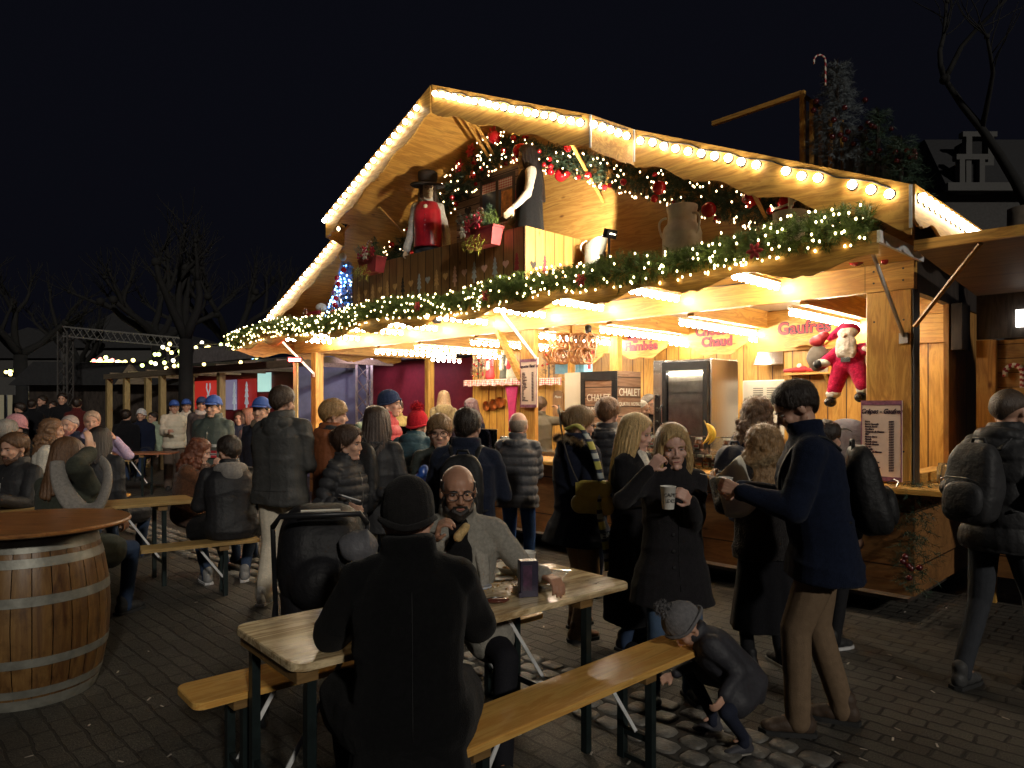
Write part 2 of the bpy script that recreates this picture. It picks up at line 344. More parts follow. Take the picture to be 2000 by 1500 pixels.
cb_('beam',mDark,-.014,.05,.062,D,2.51,2.85)
bb=MB(); bb.prism([(.062,.3),(.13,.3),(.13,2.51),(.062,2.51)],'x',-.02,.012); 
# diagonal brace
br=MB(); br.bar(CL(4.55,.0,2.55),CL(4.15,.0,1.95),.05,.09,up=(0,1,0)); br.build('brace',mWx,CH)
# gable wall
gp=[(-TC,rz(TC)-.05)]+[(0.0,rz(0)-.05),(0.0,2.76),(-TW+.25,2.76),(-TW+.25,rz(TW-.25)-.05)]
gw=MB(); gw.prism(gp,'y',.0,.04); gw.build('gable_wall',mGable,CH)
# awning deck
cb_('awning_deck',mWx,-.05,TW+.95,-.9,-.02,2.74,2.775)
def scal(t,per=.62,amp=.035):
    p=(t/per)%1.0
    v=math.cos(2*PI*p)*amp
    d=abs(p-.5); v+= .02*max(0,1-d/.07)
    d2=min(abs(p-.36),abs(p-.64)); v+=.009*max(0,1-d2/.05)
    return v
def valance(name,ts,q,ztop,zbot,mat,per=.62,amp=.035,th=.02,along='t',c=None,step=.025):
    n=int(abs(ts[1]-ts[0])/step); top=[];bot=[]
    for i in range(n+1):
        t=ts[0]+(ts[1]-ts[0])*i/n
        zt=ztop(t) if callable(ztop) else ztop; zb=zbot(t) if callable(zbot) else zbot
        p=CL(t,q,0) if along=='t' else CL(q,t,0)
        top.append(Vector(p)+Vector((0,0,zt))); bot.append(Vector(p)+Vector((0,0,zb+scal(t,per,amp))))
    b=MB(); b.strip(top,bot,(0,th,0) if along=='t' else (th,0,0)); return b.build(name,mat,CH)
valance('awning_valance',(-.06,TW+.97),-.925,2.80,2.60,mWx,per=.9,amp=.05)
valance('awning_valance',(-.9,D),TW+.97,2.80,2.52,mWy,per=.9,amp=.05,along='q')
cb_('awning_deck',mWy,TW+.03,TW+.95,.0,D,2.74,2.775)
cb_('awning_edge',mDull,-.075,-.055,-.93,-.0,2.72,2.80)
# roof slabs & fascia
PC,PS=-1.24,-.90; TJ0,TJ1=2.1,6.46; TE0,TE1=-.25,8.87
for nm,(a,b2,q0) in {'a':(TE0,TJ0,PS),'b':(TJ0,TC,PC),'c':(TC,TJ1,PC),'d':(TJ1,TE1,PS)}.items():
    p=MB(); za,zb=rz(a),rz(b2)
    for k in (0,1):
        pass
    p.add([CL(a,q0+.02,za-.045),CL(b2,q0+.02,zb-.045),CL(b2,D+.2,zb-.045),CL(a,D+.2,za-.045),CL(a,q0+.02,za),CL(b2,q0+.02,zb),CL(b2,D+.2,zb),CL(a,D+.2,za)],[(0,1,2,3),(7,6,5,4),(0,4,5,1),(1,5,6,2),(2,6,7,3),(3,7,4,0)])
    p.build('roof_panel',mSoff,CH)
FH=.27
ft=lambda t: rz(t)+.03
fb=lambda t: rz(t)-FH
valance('fascia_board',(TC+.012,TJ1),PC,ft,fb,mWx,per=.55,amp=.025)
valance('fascia_board',(TC-.012,TJ0),PC,ft,fb,mWx,per=.55,amp=.025)
valance('fascia_board',(TJ1+.14,TE1),PS,ft,fb,mWx,per=.55,amp=.025)
valance('fascia_board',(TJ0-.2,TE0),PS,ft,fb,mWx,per=.55,amp=.03)
def trans(t0,t1,q0,q1):
    n=12; top=[];bot=[]
    for i in range(n+1):
        k=i/n; t=t0+(t1-t0)*k; q=q0+(q1-q0)*k
        top.append(Vector(CL(t,q,ft(t)))); bot.append(Vector(CL(t,q,fb(t)+scal(t,.55,.02))))
    b=MB(); b.strip(top,bot,(0,.02,0)); b.build('fascia_board',mWx,CH)
trans(TJ0,TJ0-.2,PC,PS); trans(TJ1,TJ1+.14,PC,PS)
valance('fascia_board',(PS+.01,1.9),TE0+.0,rz(TE0)+.03,rz(TE0)-.2,mWy,per=.5,amp=.03,along='q')
for t,q in ((TJ0,PC-.012),(TJ0-.2,PS-.012),(TE0-.0,PS-.012)):
    b=MB(); b.box(-t-.009,-t+.009,q,q+.01,fb(t)+.02,ft(t)-.005); b.build('joint_strip',mDull,CH)
# gable struts (metal braces)
for (px1,py1,px2,py2) in ((900,218,968,330),(740,405,806,475),(1465,365,1508,450),(1110,270,1178,395)):
    b=MB(); ta,za=tz(px1,py1,-1.1 if px1<1000 else -.75); tb_,zb=tz(px2,py2,-.03)
    b.bar(CL(ta,-1.1 if px1<1000 else -.75,za),CL(tb_,-.02,zb),.03,.015); b.build('roof_strut',mWy,CH)
    if px1==900: b=MB(); b.bar(CL(ta-.1,-1.1,za),CL(tb_-.08,-.02,zb),.03,.015); b.build('roof_strut',mWy,CH)
# awning struts
for t0 in (.06,3.9,TW-.1):
    b=MB(); b.bar(CL(t0,-.015,2.18),CL(t0+.02,-.62,2.73),.035,.014,up=(1,0,0)); b.box(-t0-.03,-t0+.03,-.022,-.012,2.12,2.2); b.build('awning_strut',mDull,CH)
# interior walls / ceiling
cb_('back_wall',mBack,0,7.84,D-.03,D,.3,3.0)
cb_('ceiling',plain('ceiling_pale',(.72,.62,.45),rough=.6,var=.08),.05,TW-.05,.07,D-.03,2.69,2.72)
T5=tpx(1532,1.75)
cb_('partition_wall',mBack,.02,T5,1.75,1.79,.3,2.69)
cb_('side_wall',mWallSide,.0,.04,.95,D,.3,2.51)
cb_('side_wall',mDark,-.10,-.02,.94,1.2,2.12,2.51)
STR=[(1545,590),(1330,613),(1175,632),(1055,648),(921,660),(812,673),(734,680)]
tstr=[tpx(a,.1) for a,_ in STR]
for t in tstr:
    cb_('ceiling_beam',mWy,t-.16,t-.09,.07,D-.03,2.50,2.69)
for t in (2.3,5.0): cb_('post',mWz,tpx(1198,1.2)-.06,tpx(1198,1.2)+.06,1.2,1.3,.31,2.69) if t==2.3 else cb_('post',mWz,tpx(1113,.45)-.035,tpx(1113,.45)+.035,.45,.51,1.05,2.69)
cb_('cross_beam',mWx,.04,7.8,1.62,1.68,2.52,2.69)
cb_('header_board',mWx,.04,T5+.3,1.70,1.74,2.25,2.69)
# ---------- light strips ----------
def bulb_mesh(name,r,mat,hang=True):
    b=MB(); 
    if hang:
        prof=[(0.0005,-r*2.3)]+[(r*math.sin(a),-r*1.3-r*math.cos(a)) for a in (.5,.95,1.4,1.9,2.35)]+[(r*.42,-.28*r),(r*.38,.0)]
        b.mi=0; b.lathe(prof,10); b.mi=1; b.lathe([(r*.48,-.25*r),(r*.5,.9*r)],10)
    else:
        prof=[(0.0005,-r*1.6)]+[(r*math.sin(a),-r*.6-r*math.cos(a)) for a in (.5,.95,1.4,1.9,2.35)]+[(r*.5,.15*r)]
        b.lathe(prof,10); b.mi=1; b.lathe([(r*1.15,.02*r),(r*1.2,.1*r),(r*1.1,.3*r)],12)
    return b
PROTO={}
def bulbset(key,r,mat,hang):
    b=bulb_mesh(key,r,mat,hang); me=bpy.data.meshes.new('bulb'); me.from_pydata(b.v,[],b.f); me.materials.append(mat); me.materials.append(mSock); me.polygons.foreach_set('material_index',b.m); me.polygons.foreach_set('use_smooth',[True]*len(me.polygons)); PROTO[key]=me
bulbset('hang',.027,mBulb,True); bulbset('face',.03,mBulbF,False)
def put(me,name,parent,loc,rot=None,scale=None):
    o=bpy.data.objects.new(name,me); COL.objects.link(o); o.parent=parent; o.location=loc
    if rot is not None: o.rotation_euler=rot
    if scale: o.scale=(scale,)*3 if not hasattr(scale,'__len__') else scale
    return o
def strip_light(t,q0,q1,z,n,label,group,miss=()):
    o=thing('light_strip',label,'light strip',tuple(W(t,0,z)),CROT,group)
    b=MB(); b.box(-.022,.022,q0-.04,q1+.04,.03,.055); b.build('rail',mWhiteBd,o)
    for i in range(n):
        if i in miss: continue
        q=q0+(q1-q0)*i/(n-1); put(PROTO['hang'],'bulb',o,(0,q,.03),(0,0,random.uniform(0,6)))
wh=['nearest the santa plush over the waffle sign','over the hot chocolate sign','over the flambee sign','behind the hanging pretzels','beside the diagonal brace','second from the left end','nearest the left end']
wh[0]='nearest the plush old man over the waffle sign'
for i,t in enumerate(tstr): strip_light(t,.12,1.62,2.455,15,'ceiling strip of warm bulbs, '+wh[i],'ceiling light strips inside the chalet',miss=(5,) if i in(4,) else ())
for i,(px,q0) in enumerate(((1325,1.9),(1462,1.9),(960,1.9),(870,1.9))): strip_light(tpx(px,2.1),1.82,2.42,2.455,6,['rear strip of bulbs above the oven','rear strip of bulbs above the extractor hood','rear strip of bulbs above the chef doll shelf','rear strip of bulbs at the far left corner'][i],'rear light strips inside the chalet')
AW=[1488,1290,1142,1028,915,818,752,668,614]
nm9=['right end','waffle sign','second pretzel row','menu board brace','middle of the opening','boy in dark jacket','red pompom hat','left post','left tip']
for i,px in enumerate(AW): strip_light(tpx(px,-.38),-.82,-.12,2.655,8,'short bulb strip under the awning above the '+nm9[i],'short light strips under the awning')
# facade strings
def facade(label,pts,miss=()):
    p0=W(*pts[0]); o=thing('facade_lights',label,'bulb string',tuple(p0),CROT,'bulb strings along the roof edge')
    for i,(t,q,z) in enumerate(pts):
        if i in miss: continue
        put(PROTO['face'],'bulb',o,(-(t-pts[0][0])+random.uniform(-.006,.006),q-pts[0][1],z-pts[0][2]+random.uniform(-.006,.006)),(-PI/2+random.uniform(-.15,.15),random.uniform(-.1,.1),0))
    cbm=MB(); cbm.tube([(-(t-pts[0][0]),q-pts[0][1]-.002,z-pts[0][2]+.045+.012*math.sin(i*2.1)) for i,(t,q,z) in enumerate(pts)],.005,5); cbm.build('cable',mSock,o,smooth=True)
    return o
def seg(t0,t1,n,q,dz=-.06): return [(t0+(t1-t0)*i/(n-1),q-.004,rz(t0+(t1-t0)*i/(n-1))+dz) for i in range(n)]
facade('white bulbs along the upper right roof edge from the ridge down',seg(TC-.1,TJ0+.1,20,PC))
facade('five bulbs on the angled board in the middle of the right slope',[(TJ0-.03-.035*i,PC+.02+.068*i,rz(TJ0-.035*i)-.06) for i in range(0,5)])
facade('spaced bulbs along the lower right roof edge, two of them dead',seg(TJ0-.28,TE0+.12,18,PS),miss=(10,14))
facade('crowded bulbs along the upper left roof edge below the ridge',seg(TC+.22,TJ1-.08,19,PC))
facade('few bulbs at the kink halfway down the left slope',[(TJ1+.035*i,PC-.005+.085*i,rz(TJ1+.035*i)-.06) for i in range(0,4)])
facade('crowded bulbs along the lower left roof edge above the garland',seg(TJ1+.22,TE1-.05,20,PS))
o=thing('facade_lights','bulbs along the side eave at the right corner of the roof','bulb string',tuple(W(TE0,PS,rz(TE0))),CROT,'bulb strings along the roof edge')
for i in range(15): put(PROTO['face'],'bulb',o,(.026,.08+i*.125,-.05),(0,PI/2*-1,0))
# ---------- garlands ----------
def needles_mesh(tips,n,L,W_,seed,blen=.09,droop=.0):
    """tips: list of (pos, dir) ; each a small branch with n needles -> vertex/face lists"""
    g=np.random.default_rng(seed); P=np.array([list(p) for p,_ in tips]); Dn=np.array([list(d) for _,d in tips]); Dn/=np.linalg.norm(Dn,axis=1)[:,None]+1e-9
    N=len(tips); k=np.tile(np.linspace(0,1,n),(N,1)); base=P[:,None,:]+Dn[:,None,:]*(k*blen)[:,:,None]
    rnd=g.normal(size=(N,n,3)); rnd-=(rnd*Dn[:,None,:]).sum(2,keepdims=True)*Dn[:,None,:]; rnd/=np.linalg.norm(rnd,axis=2,keepdims=True)+1e-9
    nd_=rnd*.85+Dn[:,None,:]*.6; nd_[:,:,2]-=droop; nd_/=np.linalg.norm(nd_,axis=2,keepdims=True)
    side=np.cross(nd_,Dn[:,None,:]+g.normal(size=(N,n,3))*.3); side/=np.linalg.norm(side,axis=2,keepdims=True)+1e-9
    Ln=L*g.uniform(.7,1.15,(N,n,1))
    a=base-side*W_/2; b=base+side*W_/2; c=base+nd_*Ln
    vs=np.stack([a,b,c],2).reshape(-1,3); fs=np.arange(len(vs)).reshape(-1,3)
    return vs,fs
def npmesh(name,vs,fs,mat,parent=None,loc=None,rotz=0,smooth=False):
    me=bpy.data.meshes.new(name); me.vertices.add(len(vs)); me.vertices.foreach_set('co',np.asarray(vs,dtype=np.float32).ravel())
    k=fs.shape[1]; me.loops.add(fs.size); me.loops.foreach_set('vertex_index',fs.astype(np.int32).ravel()); me.polygons.add(len(fs)); me.polygons.foreach_set('loop_start',np.arange(0,fs.size,k,dtype=np.int32)); 
    me.update(calc_edges=True); me.validate()
    for m in (mat if isinstance(mat,(list,tuple)) else [mat]): me.materials.append(m)
    if smooth: me.polygons.foreach_set('use_smooth',[True]*len(me.polygons))
    o=bpy.data.objects.new(name,me); COL.objects.link(o)
    if parent: o.parent=parent
    if loc is not None: o.location=loc
    o.rotation_euler=(0,0,rotz); return o
def garland(root,path,rad,ntuft,mat,seed,nn=26,L=.05,Wd=.0035,blen=.08):
    g=random.Random(seed); tips=[]; n=len(path)-1
    for i in range(ntuft):
        f=g.random()*n; k=int(f); u=f-k; p=path[k].lerp(path[k+1],u); d=(path[k+1]-path[k]).normalized()
        a=g.uniform(0,2*PI); x=d.cross(Vector((0,0,1))).normalized(); y=d.cross(x)
        r=(rad(f/n) if callable(rad) else rad)*(.8+.35*mnoise.noise(Vector((f*3.1,seed,0))))
        out=(x*math.cos(a)+y*math.sin(a)); dr=(out+d*g.uniform(-.7,.7)).normalized(); tips.append((p+out*max(0,(r-blen)*g.uniform(.3,1)),dr))
    vs,fs=needles_mesh(tips,nn,L,Wd,seed,blen); return npmesh('foliage',vs,fs,mat,root),tips
def lights_on(root,pts,mat,r=.009,keep=100,name='fairy_light'):
    b=MB(); b.ell((0,0,0),(r,r,r*1.4),n=6,h=4); me=bpy.data.meshes.new(name); me.from_pydata(b.v,[],b.f); me.materials.append(mat)
    for p in pts[:keep]: put(me,name,root,p)
    if len(pts)>keep:
        b=MB()
        for p in pts[keep:]: b.ell(p,(r,r,r*1.4),n=6,h=4)
        tag(b.build(name,mat,root),kind='stuff')
G1=thing('fir_garland','long green fir garland with warm fairy lights along the awning edge','garland',tuple(W(0,-.95,2.8)),CROT)
tE=tpx(452,-.95)
path=[]
for i in range(61):
    t=-.02+(tE+.02)*i/60; path.append(Vector((-t,0-.01+.015*math.sin(t*5),.0+.035*math.sin(t*2.3+1)-.035*(i>56)*(i-56)*.4+(.03 if i<14 else 0))))
fo,_=garland(G1,path,lambda u:.168+.03*math.sin(u*40),4300,mGreen,3,nn=30,L=.052,Wd=.0045)
g_=random.Random(5); pts=[]
for i in range(640):
    f=g_.random()*60; k=int(f); p=path[k].lerp(path[min(60,k+1)],f-k); a=g_.uniform(-2.6,1.2); r=.145
    pts.append(p+Vector((0,-r*math.cos(a),r*math.sin(a)*.95+.0)))
pts=[p for p in pts if p.y<.05 or p.z>.08]; pts.sort(key=lambda p:-p.x)
lights_on(G1,pts,mFairy,.0072)
def ribbon_flower(root,p,s,mat,name='red_bow'):
    b=MB()
    for k in range(6):
        a=k*PI/3; M=Matrix.Rotation(a,3,'Y'); b.ell(Vector(p)+M@Vector((s*.6,-s*.1,0)),(s*.6,s*.18,s*.3),M,n=8,h=6)
    b.ell(Vector(p)+Vector((0,-s*.25,0)),s*.22,n=8,h=6); return b.build(name,mat,root,smooth=True)
for px in (952,820,1140,1478): 
    t=tpx(px,-1.05); ribbon_flower(G1,(-t,-.13,-.04),.055,mRedM)
# upper garland
G2=thing('bauble_garland','thick garland of red baubles, bells and clear lights under the gable roof','garland',tuple(W(TC,-.12,rz(TC))),CROT)
p2=[]
for i in range(61):
    t=8.3-8.15*i/60; z=rz(t)-.33 if abs(t-TC)>.35 else rz(TC-.35)-.33+.07
    p2.append(Vector((TC-t,-.02-.08*(i>20),z-rz(TC)-.03*abs(math.sin(t*3)))))
garland(G2,p2,.20,3000,mGreenD,8,nn=26,L=.055,Wd=.0045)
g_=random.Random(9); b1=MB(); b1.ell((0,0,0),1,n=16,h=10); bme=bpy.data.meshes.new('bauble'); bme.from_pydata(b1.v,[],b1.f); bme.materials.append(mRed); bme.polygons.foreach_set('use_smooth',[True]*len(bme.polygons))
for i in range(96):
    f=g_.random()*60; k=int(f); p=p2[k].lerp(p2[min(60,k+1)],f-k); a=g_.uniform(-2.4,.9); big=g_.random()<.10
    put(bme,'bauble',G2,p+Vector((g_.uniform(-.03,.03),-.17*math.cos(a)-.03,.16*math.sin(a))),None,g_.uniform(.06,.085) if big else g_.uniform(.022,.042))
pts=[]
for i in range(420):
    c=g_.random()*60 if g_.random()<.4 else (int(g_.random()*20)*3+1.5+g_.gauss(0,.45)); f=min(59.99,max(0,c)); k=int(f); p=p2[k].lerp(p2[k+1],f-k); a=g_.uniform(-2.6,.9)
    pts.append(p+Vector((0,-.20*math.cos(a)-.03,.18*math.sin(a))))
lights_on(G2,pts,mFairyW,.0065)
bell=[(.001,.06),(.012,.058),(.022,.045),(.028,.015),(.042,-.02),(.044,-.024),(.038,-.022),(.001,.0)]
for (px,py) in ((936,318),(931,345),(1035,268)):
    t,z=tz(px,py,-.25); b=MB(); b.lathe(bell,16,(TC-t,-.2,z-rz(TC))); b.ell((TC-t,-.2,z-rz(TC)-.03),.014,n=8,h=6); b.build('bell',mRed,G2,smooth=True)
for (px,py) in ((922,295),(899,325),(965,262)):
    t,z=tz(px,py,-.3); ribbon_flower(G2,(TC-t,-.2,z-rz(TC)),.075,mRedM,'red_flower')
# ---------- balcony ----------
QB=-.87; BT0=tpx(1022,QB); BT1=tpx(690,QB); BZ0,BZ1=2.778,3.44
mPlkShade=wood('pine_planks_shaded',(.20,.10,.035),(.30,.165,.06),axis='z',plank=.145,paxis='x',rough=.5)  # darker copy of the side planks, the front's shade put into the colour
BA=thing('balcony','plank balcony box with cut-out hearts and fir trees above the awning','balcony',tuple(W(BT0,QB,BZ0)),CROT)
bl=BT1-BT0
b=MB(); b.box(-bl,0,0,.022,0,BZ1-BZ0); b.build('front_panel',mPlkShade,BA)
b=MB(); b.box(-.0,.022,0,-QB-.01,0,BZ1-BZ0); b.build('side_panel',mPlkS,BA)
b=MB(); b.box(-bl-.022,-bl,0,-QB-.01,0,BZ1-BZ0); b.build('side_panel',mPlkS,BA)
cut=[plain('cut_tan',(.50,.30,.12),rough=.6),plain('cut_pink',(.60,.36,.30),rough=.6),plain('cut_grey',(.30,.34,.38),rough=.6),plain('cut_red',(.30,.03,.04),rough=.6),plain('cut_dark',(.02,.015,.012),rough=.8)]
def heart_poly(s):
    P=[]
    for i in range(24):
        a=2*PI*i/24; x=16*math.sin(a)**3; y=13*math.cos(a)-5*math.cos(2*a)-2*math.cos(3*a)-math.cos(4*a); P.append((x*s/17,y*s/17))
    return P
def tree_poly(s):
    half=[(0,1.0),(.16,.72),(.08,.70),(.24,.38),(.11,.36),(.30,0.02),(.12,.0),(.34,-.42),(.10,-.46),(.09,-.75),(.16,-.82),(0,-.84)]
    return [(x*s,y*s) for x,y in half]+[(-x*s,y*s) for x,y in half[-2:0:-1]]
i=0; x=-.09
colseq=[3,1,2,1,2,1,1,0,0,2,2,0,4,0,0,0,0,0,0,0]
while x>-bl+.05:
    P=tree_poly(.125) if i%2==0 else heart_poly(.048); P=[(x+p,.29+(.0 if i%2==0 else .03)+q) for p,q in P]
    b=MB(); b.prism(P,'y',-.003,.0); b.build('fir_cutout' if i%2==0 else 'heart_cutout',cut[colseq[min(i,19)]],BA); x-=.162; i+=1
x=.12;i=0
while x<.8:
    P=tree_poly(.125) if i%2==1 else heart_poly(.048); P=[(x+p,.29+q) for p,q in P]
    b=MB(); b.prism(P,'x',.022,.025); b.build('fir_cutout' if i%2 else 'heart_cutout',cut[[4,3,0,0][i%4]],BA); x+=.17; i+=1
# printed window banner on the gable wall
def WP(px,py,q=-.012): return tz(px,py,q)
wt0,wz1=WP(1012,322); wt1,wz0=WP(892,470); wz0-=.06; ww=wt1-wt0; wh_=wz1-wz0
WB=thing('window_banner','printed banner of a wooden window with heart shutter on the gable wall','banner',tuple(W(wt0,-.012,wz0)),CROT)
mPrint=wood('banner_boards',(.20,.12,.08),(.36,.25,.19),axis='x',plank=.09,paxis='z',rough=.7)
mFrameB=plain('banner_frame',(.06,.035,.028),rough=.6); mPaneB=plain('banner_pane',(.03,.045,.10),rough=.3,var=.6,scale=5); mGlow=plain('banner_glow',(.75,.28,.07),rough=.5,var=.7,scale=14)
mGing=None
def gingham(name,c1,c2,s):
    m,nt,b=newmat(name); L=nt.links; tc=nd(nt,'ShaderNodeTexCoord'); sx=nd(nt,'ShaderNodeSeparateXYZ'); L.new(tc.outputs['Object'],sx.inputs[0]); out=[]
    for a in (0,2):
        v=nd(nt,'ShaderNodeMath',operation='MULTIPLY',i_1=1/s); L.new(sx.outputs[a],v.inputs[0]); f=nd(nt,'ShaderNodeMath',operation='FRACT'); L.new(v.outputs[0],f.inputs[0]); g=nd(nt,'ShaderNodeMath',operation='GREATER_THAN',i_1=.5); L.new(f.outputs[0],g.inputs[0]); out.append(g)
    ad=nd(nt,'ShaderNodeMath',operation='ADD'); L.new(out[0].outputs[0],ad.inputs[0]); L.new(out[1].outputs[0],ad.inputs[1]); h=nd(nt,'ShaderNodeMath',operation='MULTIPLY',i_1=.5); L.new(ad.outputs[0],h.inputs[0])
    r=ramp(nt,[(0,c1),(1,c2)]); L.new(h.outputs[0],r.inputs[0]); L.new(r.outputs[0],b.inputs['Base Color']); b.inputs['Roughness'].default_value=.8; return m
mGing=gingham('gingham_cloth',(.75,.68,.62),(.5,.04,.05),.03)
b=MB(); b.box(-ww,0,0,.008,0,wh_); b.build('banner_sheet',mPrint,WB)
f0,f1=-ww*.60,-ww*.04
b=MB(); zt=wh_*.93; zm=wh_*.24
for x0,x1,z0,z1 in ((f0,f1,zt-.05,zt),(f0,f1,zm-.04,zm+.02),(f0,f0+.05,0,zt-.051),(f1-.05,f1,0,zt-.051),((f0+f1)/2-.025,(f0+f1)/2+.025,0,zt-.051)): b.box(x0,x1,-.004,-.001,z0,z1)
b.build('printed_frame',mFrameB,WB)
xm=(f0+f1)/2
b=MB(); b.box(f0+.051,xm-.026,-.003,-.0005,zm+.03,zt-.06); b.box(xm+.026,xm+.07,-.003,-.0005,zm+.03,zt-.06); b.build('printed_pane',mPaneB,WB)
b=MB(); b.box(xm+.072,f1-.051,-.003,-.0005,zm+.03,zt-.2); b.build('printed_glow',mGlow,WB)
b=None
for x0_,x1_,z0_,z1_ in ((f0+.052,xm-.027,zt-.17,zt-.055),(xm+.027,f1-.052,zt-.17,zt-.055),(f0+.052,xm-.027,zm-.16,zm-.045),(xm+.027,f1-.052,zm-.16,zm-.045)):
    b=MB(); b.box(x0_,x1_,-.0045,-.0032,z0_,z1_); b.build('printed_curtain',mGing,WB)
b=MB(); b.prism([(-ww*.8+p,wh_*.52+q) for p,q in heart_poly(.07)],'y',-.004,-.001); b.build('printed_heart',cut[4],WB)
b=MB(); b.ell((f1+.04,-.012,wh_*.55),(.03,.01,.11),n=10,h=8); b.build('printed_chili',mRedM,WB,smooth=True)
# ---------- planters on the balcony rail ----------
mPot=plain('red_plastic',(.42,.06,.07),rough=.4,var=.15)
mTeal=plain('frost_needles',(.16,.26,.24),rough=.6,var=.4); mGold=plain('gold_sprig',(.62,.46,.14),rough=.35,metal=.4,var=.3); mCream=plain('cream_petal',(.7,.66,.52),rough=.6,var=.15); mBerry=plain('berry_red',(.40,.02,.05),rough=.35,var=.35)
def candy_cane(root,p,h,r,tilt=0,rad=.011):
    pts=[Vector(p)+Vector((0,0,h*k/8)) for k in range(7)]; top=pts[-1]; 
    for i in range(1,9):
        a=PI*i/8; pts.append(top+Vector((-r+r*math.cos(a),0,r*math.sin(a))))
    pts.append(pts[-1]+Vector((0,0,-r*.8)))
    fine=[]; 
    for a_,b_ in zip(pts,pts[1:]):
        for k in range(3): fine.append(a_.lerp(b_,k/3))
    b=MB(); n=8
    b.tube(fine,rad,n); b.m=[]
    for i in range(len(b.f)): b.m.append(((i//n+(i%n)//2)//3)%2)
    return b.build('candy_cane',[mWhiteBd,mRedM],root,smooth=True)
def planter(px,py,label,seed,wide=.46):
    t,z=tz(px,py,QB-.08); g=random.Random(seed)
    o=thing('flower_box',label,'planter',tuple(W(t,QB-.09,BZ1-.12)),CROT,'planters hooked on the balcony rail')
    b=MB(); vs=[]; w2=wide/2
    for (k,zz) in ((.82,0),(1,.17),(1.05,.17),(1.05,.19),(.95,.19),(.9,.1)): vs+=[(-w2*k,-.075*k,zz-.03),(w2*k,-.075*k,zz-.03),(w2*k,.075*k,zz-.03),(-w2*k,.075*k,zz-.03)]
    fs=[(3,2,1,0)]+[(r*4+i,r*4+(i+1)%4,(r+1)*4+(i+1)%4,(r+1)*4+i) for r in range(5) for i in range(4)]+[(20,21,22,23)]
    b.add(vs,fs); b.build('box',mPot,o)
    tips=[(Vector((g.uniform(-w2,w2),g.uniform(-.07,.06),g.uniform(.1,.2))),Vector((g.uniform(-.6,.6),g.uniform(-.6,.3),1))) for _ in range(60)]
    vs,f=needles_mesh(tips,26,.05,.004,seed,.13); npmesh('fir_sprigs',vs,f,mGreen,o)
    tips=[(Vector((-w2*.9+g.uniform(-.05,.08),g.uniform(-.05,.05),.12)),Vector((g.uniform(-.7,.2),g.uniform(-.4,.3),.9))) for _ in range(12)]
    vs,f=needles_mesh(tips,34,.045,.004,seed+1,.24); npmesh('frosted_sprig',vs,f,mTeal,o)
    b=MB()
    for _ in range(46): b.ell((g.uniform(-w2*.8,w2*.3),g.uniform(-.13,.02),g.uniform(.12,.3)),g.uniform(.009,.016),n=6,h=4)
    tag(b.build('berries',mBerry,o,smooth=True),kind='stuff')
    for k in range(3): ribbon_flower(o,(g.uniform(-w2,w2),-.11,g.uniform(.12,.22)),.06,[mRedM,mCream,mBerry][k],'poinsettia')
    tips=[(Vector((g.uniform(-.1,.1),0,.15)),Vector((g.uniform(-.3,.3),-.2,1))) for _ in range(5)]
    vs,f=needles_mesh(tips,30,.02,.006,seed+2,.22); npmesh('gold_sprig',vs,f,mGold,o)
    candy_cane(o,(.02,-.02,.15),.24,.05)
    vs,f=needles_mesh([(Vector((w2*.5+g.gauss(0,.05)*(1-h),-.02+g.gauss(0,.05)*(1-h),.14+h*.25)),Vector((g.gauss(0,1),g.gauss(0,1),.3))) for h in [g.random() for _ in range(70)]],16,.03,.004,seed+3,.04); npmesh('mini_fir',vs,f,mGreenD,o)
    tips=[(Vector((g.uniform(-w2,w2*.6),-.1,g.uniform(-.02,.1))),Vector((g.uniform(-.5,.5),-.3,-1))) for _ in range(14)]
    vs,f=needles_mesh(tips,12,.06,.008,seed+4,.12); npmesh('trailing_leaves',vs,f,plain('yellow_leaf',(.35,.33,.05),rough=.6),o)
planter(945,450,'red window box of berries, fir and candy cane in front of the printed window',21)
planter(728,510,'red window box with frosted twigs at the left end of the balcony',22,.40)
# ---------- milk cans on the awning ----------
def canat(px,q): t=tpx(px,q); return t,(C0+U*t+V*q)
t,p=canat(1332,-.42); rr0=38/F*p.y
MC=thing('milk_can','large dented aluminium milk can with two handles standing behind the garland','milk can',(p.x,p.y,2.776),CROT)
H=(zpx(1332,403,-.42)-2.776)
b=MB(); k=rr0
b.lathe([(k*.93,0),(k*.95,.02),(k,.06),(k,H*.60),(k*1.01,H*.61),(k*1.0,H*.625),(k*.92,H*.70),(k*.74,H*.76),(k*.72,H*.80),(k*.72,H*.9),(k*.76,H*.93),(k*.79,H*.97),(k*.79,H),(k*.70,H),(k*.68,H*.96),(k*.1,H*.95)],36); b.build('can_body',mDull,MC,smooth=True,angle=50)
for s in (-1,1):
    b=MB(); b.tube(bez((s*k*.78,-k*.25,H*.86),(s*k*1.35,-k*.35,H*.86),(s*k*1.12,-k*.25,H*.66),10),.011,8); b.tube(bez((s*k*1.12,-k*.25,H*.66),(s*k*1.08,-k*.2,H*.6),(s*k*.95,-k*.2,H*.58),4),.011,8); b.build('handle',mDull,MC,smooth=True)
t,p=canat(1543,-.42); k=32/F*p.y; H=zpx(1543,416,-.42)-2.776
MC=thing('churn','low round metal churn with a crank handle on its lid','churn',(p.x,p.y,2.776),CROT)
b=MB(); b.lathe([(k*.95,0),(k,.03),(k,H*.72),(k*1.02,H*.74),(k,H*.76),(k,H*.97),(k*1.03,H),(k*.95,H*1.01),(k*.1,H*1.03)],30); b.build('drum',mDull,MC,smooth=True,angle=50)
